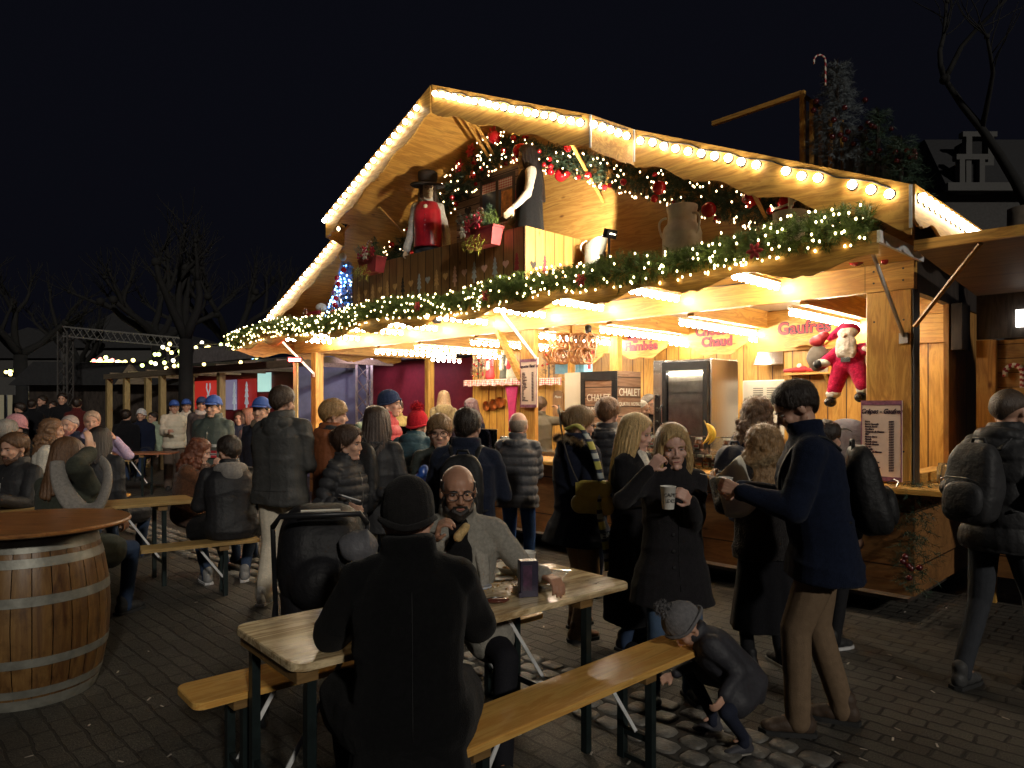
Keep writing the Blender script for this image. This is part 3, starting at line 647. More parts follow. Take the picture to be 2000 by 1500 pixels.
b=MB(); b.tube([(0,0,H),(0,0,H+.17)],.016,8); b.tube([(-.13,-.02,H+.05),(-.02,0,H+.07),(.12,.02,H+.12),(.15,.02,H+.13)],.01,8); b.tube([(.02,0,H+.05),(.02,0,H+.13)],.008,6); b.build('crank',mDull,MC,smooth=True)
t,p=canat(1162,-.30); k=22/F*p.y
MC=thing('water_jug','dull metal jug with slanted spout beside the balcony','jug',(p.x,p.y,2.776),CROT)
H=zpx(1158,484,-.4)-2.776
b=MB(); b.lathe([(k*1.0,0),(k*1.02,.02),(k*.98,H*.5),(k*.93,H),(k*.97,H*1.02),(k*.9,H*1.03)],24)
b.add([(k*.93*math.cos(a),k*.93*math.sin(a),H*1.0) for a in [2*PI*i/24 for i in range(24)]]+[((k*1.05*math.cos(a)+k*.15),k*.9*math.sin(a),H+.045+.045*(math.cos(a)+.7)) for a in [2*PI*i/24 for i in range(24)]],[(i,(i+1)%24,24+(i+1)%24,24+i) for i in range(24)])
b.build('jug_body',plain('old_tin',(.13,.125,.11),rough=.5,metal=.3,var=.3,scale=8),MC,smooth=True,angle=50)
b=MB(); b.tube(bez((-k,0,H*.9),(-k*2.3,0,H*1.2),(-k*.95,0,H*1.25),10),.006,6); b.build('handle',mDull,MC,smooth=True)
# ---------- blue tinsel tree & ornaments at left of balcony ----------
t,z=tz(676,600,-.6); p=W(t,-.6,2.776)
BT=thing('tinsel_tree','small tinsel Christmas tree with cold blue lights left of the balcony','tree',tuple(p),CROT)
g=random.Random(31); tips=[]
for _ in range(420):
    h=g.random()**.8; a=g.uniform(0,2*PI); r=.25*(1-h)+.02; tips.append((Vector((r*math.cos(a)*g.uniform(.3,1),r*math.sin(a)*g.uniform(.3,1),.08+h*.78)),Vector((math.cos(a),math.sin(a),.2))))
vs,f=needles_mesh(tips,16,.045,.004,31,.06); npmesh('branches',vs,f,plain('blue_tinsel',(.20,.28,.42),rough=.3,metal=.4,var=.5),BT)
b=MB(); b.tube([(0,0,0),(0,0,.85)],.015,6); b.build('trunk',mDark,BT)
pts=[]
for _ in range(46):
    h=g.random(); a=g.uniform(-PI,0); r=.27*(1-h)+.03; pts.append(Vector((r*math.cos(a),r*math.sin(a),.08+h*.75)))
lights_on(BT,pts,emis('blue_light',(.15,.4,1.0),30),.010)
for k in range(7):
    h=.1+k*.1; a=g.uniform(-2.6,-.5); r=.26*(1-h)+.02; put(bme,'bauble',BT,(r*math.cos(a),r*math.sin(a),h+.05),None,.04)
ribbon_flower(BT,(0,-.15,.35),.09,mCream,'white_bow')
b=MB(); b.ell((.0,-.05,.95),(.05,.05,.06),n=10,h=8); b.build('tree_top',mDull,BT,smooth=True)
t,z=tz(622,600,-.6); p=W(t,-.6,2.776)
SB=thing('toy_sled','small red and white toy sled with candy cane on the awning','ornament',tuple(p),CROT)
b=MB(); b.bbox(-.18,.18,-.1,.1,.12,.26,.02); b.build('sled_body',mRedM,SB); b=MB(); b.tube([(-.26,-.1,.2),(-.24,-.1,.08),(-.1,-.1,.05),(.22,-.1,.05),(.28,-.1,.12)],.012,6); b.tube([(-.26,.1,.2),(-.24,.1,.08),(-.1,.1,.05),(.22,.1,.05),(.28,.1,.12)],.012,6); b.build('runner',mWhiteBd,SB,smooth=True)
b=MB(); b.ell((.08,0,.31),(.09,.08,.07),n=12,h=8); b.ell((.2,-.02,.28),(.06,.06,.05),n=12,h=8); b.build('snow_load',mCream,SB,smooth=True)
candy_cane(SB,(-.2,-.08,.03),.32,.05)
# floodlight on the awning edge, right of the balcony box
p=W(2.25,-.80,3.20); tg=W(5.2,-.28,4.3); FLD=thing('floodlight','small lit floodlight on a short stand between the jug and the milk can','floodlight',tuple(p),CROT)
dv=(tg-p).normalized(); q_=dv.to_track_quat('-Z','Y'); b=MB(); b.T=Matrix.Rotation(-CROT,4,'Z')@q_.to_matrix().to_4x4(); b.box(-.06,.06,-.04,.04,-.01,.04); b.build('lamp_body',mBlkMetal,FLD); b=MB(); b.tube([(0,0,-.42),(0,0,-.03)],.012,6); b.build('stand',mBlkMetal,FLD); b2=MB(); b2.T=b.T; b2.box(-.05,.05,-.033,.033,-.016,-.011); b2.build('lamp_glass',emis('flood_glass',(1,.85,.6),12),FLD)
fl=bpy.data.lights.new('floodlight_beam','SPOT'); fo_=bpy.data.objects.new('floodlight_beam',fl); COL.objects.link(fo_); fo_.location=p+dv*.04; fo_.rotation_euler=q_.to_euler(); fl.energy=290; fl.color=(1,.86,.62); fl.spot_size=R(90); fl.spot_blend=.12; fl.shadow_soft_size=.03
# ---------- people library ----------
def remesh(b,vox,smooth=3,sf=.5):
    me=bpy.data.meshes.new('tmp'); me.from_pydata(b.v,[],b.f); o=bpy.data.objects.new('tmp',me); COL.objects.link(o)
    m=o.modifiers.new('r','REMESH'); m.mode='VOXEL'; m.voxel_size=vox; m.use_smooth_shade=True
    if smooth: s=o.modifiers.new('s','SMOOTH'); s.factor=sf; s.iterations=smooth
    dg=bpy.context.evaluated_depsgraph_get(); r=bpy.data.meshes.new_from_object(o.evaluated_get(dg)); bpy.data.objects.remove(o); bpy.data.meshes.remove(me)
    return r
def getco(me): a=np.empty(len(me.vertices)*3,dtype=np.float32); me.vertices.foreach_get('co',a); return a.reshape(-1,3).astype(float)
def setco(me,a): me.vertices.foreach_set('co',a.astype(np.float32).ravel()); me.update()
def getno(me): a=np.empty(len(me.vertices)*3,dtype=np.float32); me.vertices.foreach_get('normal',a); return a.reshape(-1,3).astype(float)
_pt=np.random.default_rng(3).permutation(512); _pt=np.concatenate([_pt,_pt]); _gr=np.random.default_rng(4).normal(size=(512,3)); _gr/=np.linalg.norm(_gr,axis=1)[:,None]
def gnoise(P):
    I=np.floor(P).astype(int); Fr=P-I; u=Fr*Fr*Fr*(Fr*(Fr*6-15)+10); I&=255; out=0
    for dx in (0,1):
        for dy in (0,1):
            for dz in (0,1):
                h=_pt[(_pt[(_pt[(I[:,0]+dx)&255]+I[:,1]+dy)&511]+I[:,2]+dz)&511]&511; g=_gr[h]; d=Fr-np.array([dx,dy,dz])
                w=(u[:,0] if dx else 1-u[:,0])*(u[:,1] if dy else 1-u[:,1])*(u[:,2] if dz else 1-u[:,2]); out=out+w*(g*d).sum(1)
    return out
def pn(P,freq,seed,oct_=3,aniso=(1,1,1)):
    P=np.asarray(P)*np.array(aniso)*freq/4.2+np.array([seed*1.37%97,seed*2.11%89,seed*.73%83]); r=np.zeros(len(P)); amp=1.7
    for o in range(oct_): r+=amp*gnoise(P); amp*=.5; P=P*2.03+11.3
    return r
def finish(me,name,mat,parent):
    me.name=name; me.materials.clear(); me.materials.append(mat); me.polygons.foreach_set('use_smooth',[True]*len(me.polygons))
    o=bpy.data.objects.new(name,me); COL.objects.link(o)
    if parent: o.parent=parent
    return o
def cloth(name,c,kind='wool'):
    n='cl_%s_%s'%(name,kind)
    if kind=='wool': return plain(n,c,rough=.95,var=.22,scale=60,bump=.5,bscale=220,spec=.12,sheen=.05)
    if kind=='nylon': return plain(n,c,rough=.58,var=.15,scale=9,bump=.5,bscale=38,spec=.3)
    if kind=='denim': return plain(n,c,rough=.85,var=.12,scale=30,bump=.3,bscale=160,spec=.2)
    if kind=='fluffy': return plain(n,c,rough=1,var=.4,scale=40,bump=1,bscale=90,spec=.1,sheen=.15)
    return plain(n,c,rough=.8)
def skin(c=(.52,.30,.21),n='skin'):
    if n in MATS: return MATS[n]
    m=plain(n,c,rough=.5,var=.12,scale=9,bump=.1,bscale=120,spec=.4); nt=m.node_tree; b=nt.nodes['Principled BSDF']; b.inputs['Subsurface Weight'].default_value=.12; b.inputs['Subsurface Radius'].default_value=(.01,.004,.002); return m
def hairm(c,n): return plain('hair_'+n,c,rough=.45,var=.45,scale=3,stretch=(60,60,6),spec=.5,bump=.6,bscale=4)
SKIN=skin(); SKIN2=skin((.42,.22,.14),'skin_tan'); SKINP=skin((.60,.36,.28),'skin_pale')
def ik(S,T,l1,l2,pole):
    S=Vector(S);T=Vector(T);d=T-S;L=min(d.length,(l1+l2)*.985); 
    if L<1e-4: L=1e-4
    dn=d.normalized(); T=S+dn*L; a=(l1*l1-l2*l2+L*L)/(2*L); hgt=math.sqrt(max(0,l1*l1-a*a)); p=Vector(pole); p=(p-dn*p.dot(dn)); p=p.normalized() if p.length>1e-5 else Vector((1,0,0))
    return S+dn*a+p*hgt, T
def ringloft(b,rings,n=20,ex=2.4):
    """rings: list of (center Vector, a, b, Xaxis, Yaxis)"""
    vs=[];fs=[]
    for c,a,bb,X,Y in rings:
        for k in range(n):
            t=2*PI*k/n; cx=math.copysign(abs(math.cos(t))**(2/ex),math.cos(t)); cy=math.copysign(abs(math.sin(t))**(2/ex),math.sin(t)); vs.append(c+X*(a*cx)+Y*(bb*cy))
    for i in range(len(rings)-1):
        for k in range(n): l=(k+1)%n; fs.append((i*n+k,i*n+l,(i+1)*n+l,(i+1)*n+k))
    fs.append(tuple(range(n-1,-1,-1))); fs.append(tuple((len(rings)-1)*n+k for k in range(n))); b.add(vs,fs)
def hand(b,wrist,fdir,palm,side,curl=.5,s=1.0,spread=1.0,lo=False):
    """fdir: direction of fingers, palm: palm normal, side: +1 right hand"""
    f=Vector(fdir).normalized(); n=Vector(palm); n=(n-f*n.dot(f)).normalized(); x=f.cross(n)*(-side) # x towards the thumb
    w=Vector(wrist); pc=w+f*.05*s
    for k in (-1,-.33,.33,1): b.cap(w+f*.012*s+x*k*.016*s,w+f*.082*s+x*k*.027*s,.014*s,.0125*s,8)
    if lo:
        b.cap(w+f*.08*s+x*.0,w+f*.125*s+n*.03*curl*s*2,.02*s,.015*s,8)
    else:
        for k,L in ((-1,.8),(-.33,.98),(.33,1.06),(1,.92)):
            p0=w+f*.084*s+x*k*.027*s*spread; a1=curl*1.1; a2=curl*2.1; a3=curl*2.9
            d=lambda a:(f*math.cos(a)+n*math.sin(a)+x*k*.06*spread).normalized()
            p1=p0+d(a1)*.036*s*L; p2=p1+d(a2)*.026*s*L; p3=p2+d(a3)*.02*s*L
            b.cap(p0,p1,.0095*s,.009*s,8); b.cap(p1,p2,.009*s,.0082*s,8); b.cap(p2,p3,.0082*s,.007*s,8)
    t0=w+f*.03*s+x*.026*s; t1=t0+(f*.5+x*.75+n*.35*curl*2).normalized()*.036*s; t2=t1+(f*.9+x*.1+n*.9*curl).normalized()*.03*s
    b.cap(t0,t1,.0125*s,.0105*s,8); b.cap(t1,t2,.0105*s,.0085*s,8)
def head_shapes(b,M,fem=False,hs=1.0,ears=True):
    def E(c,r,rot=None,n=16,h=12):
        RM=(M.to_3x3()@(rot if rot else Matrix.Identity(3))); b.ell(M@Vector(c),[x for x in r],RM,n,h)
    def Cp(a,c,ra,rb): b.cap(M@Vector(a),M@Vector(c),ra*hs,rb*hs,10)
    j=.92 if fem else 1.0
    E((0,-.014,.034),(.077,.099,.086),n=20,h=14); E((0,.025,-.035),(.060*j,.066,.083)); E((0,.035,.035),(.064,.054,.058))
    Cp((0,.086,.006),(0,.103 if not fem else .099,-.030),.0075,.0115 if not fem else .009); E((.012,.092,-.035),(.0085,.011,.007)); E((-.012,.092,-.035),(.0085,.011,.007))
    br=.006 if fem else .0085; Cp((-.044,.066,.024),(-.012,.084,.021),br,br); Cp((.044,.066,.024),(.012,.084,.021),br,br)
    E((.040,.058,-.026),(.021,.024,.022)); E((-.040,.058,-.026),(.021,.024,.022))
    Cp((-.019,.080,-.060),(.019,.080,-.060),.0065,.0065); Cp((-.015,.079,-.070),(.015,.079,-.070),.0065,.0065)
    E((0,.070,-.096),(.021*j,.02,.018)); Cp((.058*j,-.005,-.045),(.02,.055,-.1),.017*j,.015); Cp((-.058*j,-.005,-.045),(-.02,.055,-.1),.017*j,.015)
    if ears:
        for s in (-1,1): E((s*.078,-.008,-.004),(.009,.018,.031),Matrix.Rotation(-.25,3,'X')); 
def cap_shell(M,line,thick,seed,stripe=.0018,nz=34,na=56,center=(0,-.013,.026),rad=(.079,.101,.092),noise_amp=.003,hs=1.0,ztop=None):
    """hair / hat shell: closed surface outside the head above the hair line, sunk into the head below it"""
    P=[];
    for i in range(nz+1):
        th=PI*i/nz
        for k in range(na):
            ph=2*PI*k/na; P.append((math.sin(th)*math.sin(ph),math.sin(th)*math.cos(ph),math.cos(th)))
    D_=np.array(P); ph=np.arctan2(D_[:,0],D_[:,1]); S=D_*np.array(rad)
    ln=np.array([line(abs(a)) for a in ph]) # z of hairline by azimuth 0 front..pi back
    m=np.clip((S[:,2]+center[2]-ln)/.016+.5,0,1); m=m*m*(3-2*m)
    if ztop is not None: m=m*np.clip((ztop-(S[:,2]+center[2]))/.02+.5,0,1)
    th=thick(np.abs(ph),S[:,2]) if callable(thick) else thick
    nse=pn(D_,9,seed,3)*noise_amp+np.sin(ph*34+3*pn(D_,4,seed+1,2))*stripe*np.sin(np.arccos(np.clip(D_[:,2],-1,1)))
    r=1+0*m; Q=S+D_*((th+nse)*m-.03*(1-m))[:,None]; Q=Q*hs+np.array(center)*hs
    b=MB(); Mn=np.array(M); Q=Q@Mn[:3,:3].T/ (1.0) +Mn[:3,3]
    fs=[(i*na+k,(i+1)*na+k,(i+1)*na+(k+1)%na,i*na+(k+1)%na) for i in range(nz) for k in range(na)]
    b.v=[tuple(q) for q in Q]; b.f=fs; b.m=[0]*len(fs); return b
def LIN(f,s,bk): # hairline z: front, side(at pi/2), back
    def g(a):
        if a<PI/2: u=a/(PI/2); u=u*u*(3-2*u); return f+(s-f)*u
        u=(a-PI/2)/(PI/2); u=u*u*(3-2*u); return s+(bk-s)*u
    return g
def person(label,loc,face=0,h=1.75,wd=1.0,sit=None,lean=0,head=(0,0,0),R=None,L=None,curlR=.5,curlL=.5,Rp=None,Lp=None,fR=None,fL=None,feet=None,
           jk=('wool',(.02,.02,.03)),hem=.80,pad=.03,flare=0.0,tr=('denim',(.03,.05,.10)),shoe=(.03,.03,.03),sole=None,
           hair=('short',(.05,.03,.02)),hat=None,vox=.009,sk=None,fem=False,hood=None,scarf=None,glasses=False,beard=None,group=None,collar=True,hands=True,slim=1.0,
           stripes=0,legs=True,skirt=None,cat='person',nm='person',twist=0,elbow=None,inner=None,puff=.016,fur=None,base=0.0,seed=None,fold=.006,headfit=1.0,eyes=True,cuff=0.0,vest=None):
    s=h/1.78; seed=seed or (int(abs(hash(label[:0]))%7)+len(label)*13+int(abs(loc[0])*97+abs(loc[1])*31)); sk=sk or SKIN
    X=Vector((1,0,0));Y=Vector((0,1,0));Z=Vector((0,0,1))
    hz=(.93*s if sit is None else sit+.105)
    hip=Vector((0,0,hz)); la=R_(lean); RL=Matrix.Rotation(-la,3,'X')@Matrix.Rotation(0,3,'Z'); TW_=Matrix.Rotation(R_(twist),3,'Z')
    up=lambda x,y,z: hip+RL@(TW_@Vector((x,y,z)))   # point in torso frame relative to hip
    XT=RL@(TW_@X); YT=RL@(TW_@Y); ZT=RL@Z
    sw=.163*s*wd
    neck=up(0,-.012*s,.545*s); hc=neck+ZT*.115*s+YT*.035*s
    if lean>25: hc=neck+(ZT*.10+YT*.05)*s
    hy,hp,hr=[R_(a) for a in head]
    HM=Matrix.Translation(hc+Vector((0,0,.012)))@(Matrix.Rotation(hy,4,'Z')@Matrix.Rotation(-hp-la*.25,4,'X')@Matrix.Rotation(hr,4,'Y'))
    HM=Matrix.Translation(Vector((0,0,0)))@HM
    hs=1.07*s**.35*headfit; HM=HM@Matrix.Scale(hs,4)
    shR=up(sw,0,.458*s); shL=up(-sw,0,.458*s)
    Rt=Vector(R) if R is not None else Vector((.215*wd,.07,hz-.14*s)); Lt=Vector(L) if L is not None else Vector((-.215*wd,.07,hz-.12*s))
    eR,wR=ik(shR,Rt,.285*s,.255*s,(.28,-.7,-.7) if elbow is None else elbow); eL,wL=ik(shL,Lt,.285*s,.255*s,(-.28,-.7,-.7) if elbow is None else (-elbow[0],elbow[1],elbow[2]))
    if sit is None:
        ft=feet or ((.11,0.0),(-.11,.0)); hipR=hip+TW_@Vector((.09*s,0,-.02)); hipL=hip+TW_@Vector((-.09*s,0,-.02))
        def ftv(f): return Vector((f[0],f[1],(.085*s if len(f)<3 else f[2]+.085*s)))
        kR,aR=ik(hipR,ftv(ft[0]),.418*s,.418*s,(.1,1,0)); kL,aL=ik(hipL,ftv(ft[1]),.418*s,.418*s,(-.1,1,0))
    else:
        ft=feet or ((.13,.46),(-.13,.44)); hipR=hip+Vector((.09*s,0,-.01)); hipL=hip+Vector((-.09*s,0,-.01))
        def ftv(f): return Vector((f[0],f[1],(.085 if len(f)<3 else f[2]+.085)))
        kR,aR=ik(hipR,ftv(ft[0]),.43*s,.43*s,(.25,.3,1)); kL,aL=ik(hipL,ftv(ft[1]),.43*s,.43*s,(-.25,.3,1))
    # --- skin body ---
    b=MB(); head_shapes(b,HM,fem,hs); b.cap(neck-ZT*.05,hc+HM.to_3x3()@Vector((0,-.02,-.04))/1,.052*s,.05*s,12)
    b.cap(hip+ZT*.05,neck-ZT*.06,.07*s,.06*s,8); b.cap(shR,shL,.035*s,.035*s,8)
    for a,c,d in ((shR,eR,wR),(shL,eL,wL)): b.cap(a,c,.032*s,.028*s,8); b.cap(c,d,.028*s,.024*s,8)
    for a,c,d in ((hipR,kR,aR),(hipL,kL,aL)): b.cap(hip,a,.05*s,.045*s,8); b.cap(a,c,.042*s,.034*s,8); b.cap(c,d,.034*s,.024*s,8); b.cap(d,d+Y*.07*s-Z*.03*s,.02*s,.018*s,8)
    if hands:
        for (w,e,sd,cu,pl,fd) in ((wR,eR,1,curlR,Rp,fR),(wL,eL,-1,curlL,Lp,fL)):
            f=(w-e).normalized() if fd is None else Vector(fd); n=Vector(pl) if pl is not None else Vector((-sd,.3,0)); hand(b,w,f,n,sd,cu,s,lo=vox>.011)
    me=remesh(b,vox,2,.5); root=finish(me,nm,sk,None); root.location=(loc[0],loc[1],base); root.rotation_euler=(0,0,R_(face)); tag(root,label,cat,group)
    # --- jacket ---
    jb=MB(); pd=pad
    zr=lambda z:(z-.93)*s
    rings=[]
    def ring(z,a,bb,yo=0,ext=0): rings.append((up(0,yo*s,zr(z)),(a*s*wd+ext),(bb*s*slim+ext),XT,YT))
    if sit is None:
        hz_=hem*s; nR=max(2,int((.93-hem)/.1)+1)
        for i in range(nR):
            k=i/nR; z=hem+(.93-hem)*k; c=hip.lerp(hip,0)+Vector((0,0,(z-.93)*s)); rings.append((c,(.178*s*wd+pd*.8+flare*(1-k)),(.13*s*slim+pd*.8+flare*.8*(1-k)),TW_@X,TW_@Y))
    else:
        rings.append((hip-Z*.10,.150*s*wd+pd*.6,.12*s+pd*.6,X,Y)); rings.append((hip-Z*.03,.168*s*wd+pd*.8,.135*s+pd*.8,X,Y))
    ring(.94,.162,.122,0,pd*.8); ring(1.08,.148,.115,0,pd); ring(1.24,.158,.124,0,pd); ring(1.33,.162,.120,-.004,pd*.9); ring(1.40,.140,.095,-.012,pd*.65); ring(1.445,.098,.074,-.012,pd*.5); ring(1.475,.07,.066,-.010,pd*.4)
    if collar: ring(1.50,.062,.066,-.008,.014+pd*.3); ring(1.535,.058,.064,-.002,.012+pd*.3)
    ringloft(jb,rings)
    sl=.054*s+pd*.55; el=.045*s+pd*.42; wl=.036*s+pd*.3
    for a,c,d,sd in ((shR,eR,wR,1),(shL,eL,wL,-1)):
        jb.cap(up(sd*.04*s,-.01*s,.515*s),a+ZT*.0-XT*sd*.01,.040*s+pd*.3,sl*.98,12); jb.cap(a,c,sl,el,12); dd=(d-c).normalized(); jb.cap(c,d-dd*.012,el,wl,12)
    if sit is not None and hem<.85:
        for a,c in ((hipR,kR),(hipL,kL)): jb.cap(a,a.lerp(c,.55 if hem>.6 else .85),.10*s+pd,.085*s+pd,12)
    if hood:
        # folded hood lying on the back
        for k in range(9):
            a=PI*(k/8); p0=up(math.cos(a)*.095*s,-.055*s-math.sin(a)*.065*s,.50*s+.012*math.sin(a)*s); jb.ell(p0,(.042*s*hood,.045*s*hood,.05*s*hood),n=10,h=8)
        jb.ell(up(0,-.12*s,.47*s),(.085*s*hood,.05*s*hood,.085*s*hood),n=12,h=8)
    jm=remesh(jb,max(vox*1.25,.0095),3,.5)
    P=getco(jm); N=getno(jm)
    segs=[(hip,neck,.15),(shR,eR,.06),(eR,wR,.05),(shL,eL,.06),(eL,wL,.05)]
    best=None;uu=None
    for a,c,rr_0 in segs:
        A=np.array(a);Bv=np.array(c)-A;Lg=np.linalg.norm(Bv);Bn=Bv/Lg;t=(P-A)@Bn; tc_=np.clip(t,0,Lg); dd=np.linalg.norm(P-A-tc_[:,None]*Bn,axis=1)/rr_0
        if best is None: best=dd;uu=t
        else: mk=dd<best; best=np.where(mk,dd,best); uu=np.where(mk,t,uu)
    kind,col=jk
    if stripes: # horizontal quilting
        q=np.abs(np.sin(PI*uu/stripes+.45*pn(P,7,seed,2)))**.55; wr=(1-np.abs(pn(P,55,seed+4,2,(1,1,.35))))**2; P=P+N*((q-.7)*puff*(1+.5*pn(P,10,seed,1))+pn(P,20,seed,3)*.008-(1-q)*wr*.006)[:,None]
    else:
        fo=pn(P,10,seed,3,(1,1,.5)); wp=P+.05*np.stack([pn(P,8,seed+1,1),pn(P,8,seed+2,1),pn(P,8,seed+3,1)],1); cr=1-np.abs(pn(wp,11,seed+7,2,(.7,.7,1.7)))*1.6; cr=np.clip(cr,0,1)**2
        P=P+N*(fo*fold*2.2+(cr-.35)*fold*1.5+pn(P,45,seed+5,2)*.0018)[:,None]
    setco(jm,P)
    cn='%d%d%d_%s'%(col[0]*999,col[1]*999,col[2]*999,kind)
    J=finish(jm,'jacket' if hem>.62 else 'coat',cloth(cn,col,kind),root)
    if inner:
        ib=MB(); ib.cap(up(0,.080*s+pd,.10*s),up(0,.068*s+pd*.7,.38*s),.105*s,.085*s,14); ib.cap(up(0,.068*s+pd*.7,.38*s),up(0,.03*s,.53*s),.066*s,.06*s,12)
        im=remesh(ib,.010,3); P=getco(im); N=getno(im); P+=N*(pn(P,18,seed+3,2)*.004)[:,None]; setco(im,P); finish(im,'sweater',cloth('in%d%d%d'%tuple(int(c*999) for c in inner),inner,'wool'),root)
    if vest:
        vb=MB(); rg=[(up(0,yo,zr(z)),a*s*wd+pd+.022,bb*s*slim+pd+.022,XT,YT) for z,a,bb,yo in ((.90,.150,.120,0),(1.0,.148,.115,0),(1.1,.145,.112,0),(1.24,.155,.118,0),(1.34,.150,.112,0),(1.41,.125,.09,-.01),(1.45,.09,.07,-.01))]; ringloft(vb,rg); vm=remesh(vb,.010,3); P=getco(vm); finish(vm,'vest',vest,root)
    # --- trousers ---
    if legs:
        tb=MB(); tw=.035*wd; tk,tcol=tr[:2]; fat=tr[2] if len(tr)>2 else 0
        tb.ell(hip-Z*.02,(.165*s*wd,.125*s,.12*s),n=14,h=10)
        for a,c,d in ((hipR,kR,aR),(hipL,kL,aL)): tb.cap(a-Z*.02,c,.088*s*wd+fat*.6,.064*s+fat,12); tb.cap(c,d+Z*.0,.062*s+fat,.048*s+fat,12); tb.cap(d,d-Z*.03,.048*s+fat,.05*s+fat,10)
        tm=remesh(tb,max(vox*1.3,.011),2,.5); P=getco(tm);N=getno(tm); k=np.clip(1.2-P[:,2]/(.5*s),.3,1.2)
        P=P+N*((pn(P,15,seed+9,2,(1,1,2.2))*.005*k))[:,None]; setco(tm,P); cn='%d%d%d_%s'%(tcol[0]*999,tcol[1]*999,tcol[2]*999,tk); finish(tm,'trousers',cloth(cn,tcol,tk),root)
        for d,f_ in ((aR,ft[0]),(aL,ft[1])):
            lift=0 if len(f_)<3 else f_[2]; sb=MB(); o=Vector((d.x,d.y,lift))
            a=R_(8 if d.x>0 else -8)*-1; fw=Vector((math.sin(-a),math.cos(a),0)); sd=Vector((fw.y,-fw.x,0))
            if lift>.05: fw=(fw*.75-Z*.65).normalized()
            T=Matrix((( sd.x,fw.x,0,o.x),(sd.y,fw.y,0,o.y),(sd.z,fw.z,1,o.z+(.02 if lift else 0)),(0,0,0,1)))
            sb.T=T; q=s
            sb.ell((0,-.035*q,.05*q),(.042*q,.055*q,.055*q),n=12,h=8); sb.ell((0,.05*q,.045*q),(.045*q,.09*q,.042*q),n=12,h=8); sb.ell((0,.12*q,.035*q),(.044*q,.06*q,.032*q),n=12,h=8); sb.cap((0,-.02*q,.06*q),(0,-.025*q,.12*q),.042*q,.045*q)
            sm=remesh(sb,.010,2,.5); P=getco(sm); P[:,2]=np.maximum(P[:,2],lift+.008) if not lift else P[:,2]; setco(sm,P); S=finish(sm,'shoe',cloth('shoe%d%d%d'%tuple(int(c*999) for c in shoe),shoe,'nylon'),root)
            so_=MB(); so_.T=T; pr=[(-.038,-.08),(.0,-.092),(.038,-.08),(.042,0),(.05,.09),(.042,.155),(.0,.185),(-.04,.155),(-.048,.09),(-.042,0)]; so_.prism([(x*q,y*q) for x,y in pr],'z',.0,.022*q); so_.build('sole',cloth('sole%d'%int((sole or (.02,)*3)[0]*99),sole or (.02,.02,.02),'plain'),S)
    if skirt:
        kb=MB(); z0,z1,fl,col2=skirt; rg=[]
        for i in range(6):
            k=i/5; z=(z0+(z1-z0)*k)*s; rg.append((Vector((0,0,z)),(.165+fl*(1-k))*s,(.13+fl*.8*(1-k))*s,X,Y))
        ringloft(kb,rg); km=remesh(kb,.014,2); P=getco(km); an=np.arctan2(P[:,1],P[:,0]); P[:,:2]*=(1+.05*np.sin(an*9+pn(P,4,seed))*np.clip((z1*s-P[:,2])/(z1-z0),0,1))[:,None]; setco(km,P); finish(km,'skirt',cloth('sk%d'%int(col2[0]*999),col2,'wool'),root)
    # --- hair ---
    if hair:
        st,hc_=hair[:2]; under=hat is not None and st in('short','mop'); hn='%d_%d_%d'%tuple(int(c*999) for c in hc_); hm=hairm(hc_,hn)
        if under: hb=cap_shell(HM,LIN(.066,-.012,-.066),.003,seed,noise_amp=.001,stripe=.0005)
        elif st=='short': hb=cap_shell(HM,LIN(.070,-.004,-.064),lambda a,z:.007+.014*np.clip((z+.01)/.07,0,1),seed,hs=1); 
        elif st=='crop': hb=cap_shell(HM,LIN(.072,.015,-.055),.007,seed,stripe=.0005,noise_amp=.001)
        elif st=='balding': hb=cap_shell(HM,lambda a:(.2 if a<1.05 else (.0 if a<1.9 else -.06)),.0035,seed,stripe=.0,noise_amp=.0005,ztop=.062); 
        elif st=='mop': hb=cap_shell(HM,LIN(.036,-.012,-.072),lambda a,z:.012+.014*np.clip((z+.02)/.09,0,1),seed,noise_amp=.006)
        elif st=='none': hb=None
        else: hb=cap_shell(HM,LIN(.068,-.02,-.08),lambda a,z:.010+.009*np.clip((z+.01)/.07,0,1),seed,noise_amp=.003)
        if st=='balding':
            P=np.array(hb.v)
        if st in('long','curly','bun','tail','bob'):
            ln_=hair[2] if len(hair)>2 else .30; g=random.Random(seed)
            H3=HM.to_3x3()
            def hp_(x,y,z): return HM@Vector((x,y,z))
            if st in ('long','curly','bob'):
                n_=15
                for k in range(n_):
                    a=R_(62)+(2*PI-2*R_(62))*k/(n_-1); sx,cy=math.sin(a),math.cos(a)
                    p0=hp_(sx*.078,cy*.098-.013,.03); p1=hp_(sx*.088,cy*.10-.018,-.06); hang=ln_*g.uniform(.85,1.08)
                    fr=1.0 if abs(a-PI)<1.5 else .8
                    tgt=neck+XT*(sx*(.10+.03*(st=='curly')))+YT*(cy*.09-.035)+Vector((0,0,-hang*.45)); end=tgt+Vector((sx*.02,cy*.02-.01,-hang*.45))
                    hb.cap(p0,p1,.02,.024); hb.cap(p1,tgt,.024,.027); hb.cap(tgt,end,.027,.012)
                if st=='curly':
                    for k in range(150):
                        a=g.uniform(1.0,2*PI-1.0); z=g.uniform(-.22,.10); rr0=(.088 if z>-.05 else .1+.03*g.random()); q=math.sqrt(max(0,1-(max(z,0)/.13)**2)); hb.ell(hp_(math.sin(a)*rr0*q*1.05,math.cos(a)*rr0*1.15*q-.015,z),g.uniform(.016,.03),n=8,h=6)
            if st=='bun': hb.ell(hp_(0,-.115,.045),(.042,.036,.042),n=12,h=8); hb.ell(hp_(.01,-.10,.02),(.05,.03,.04),n=12,h=8)
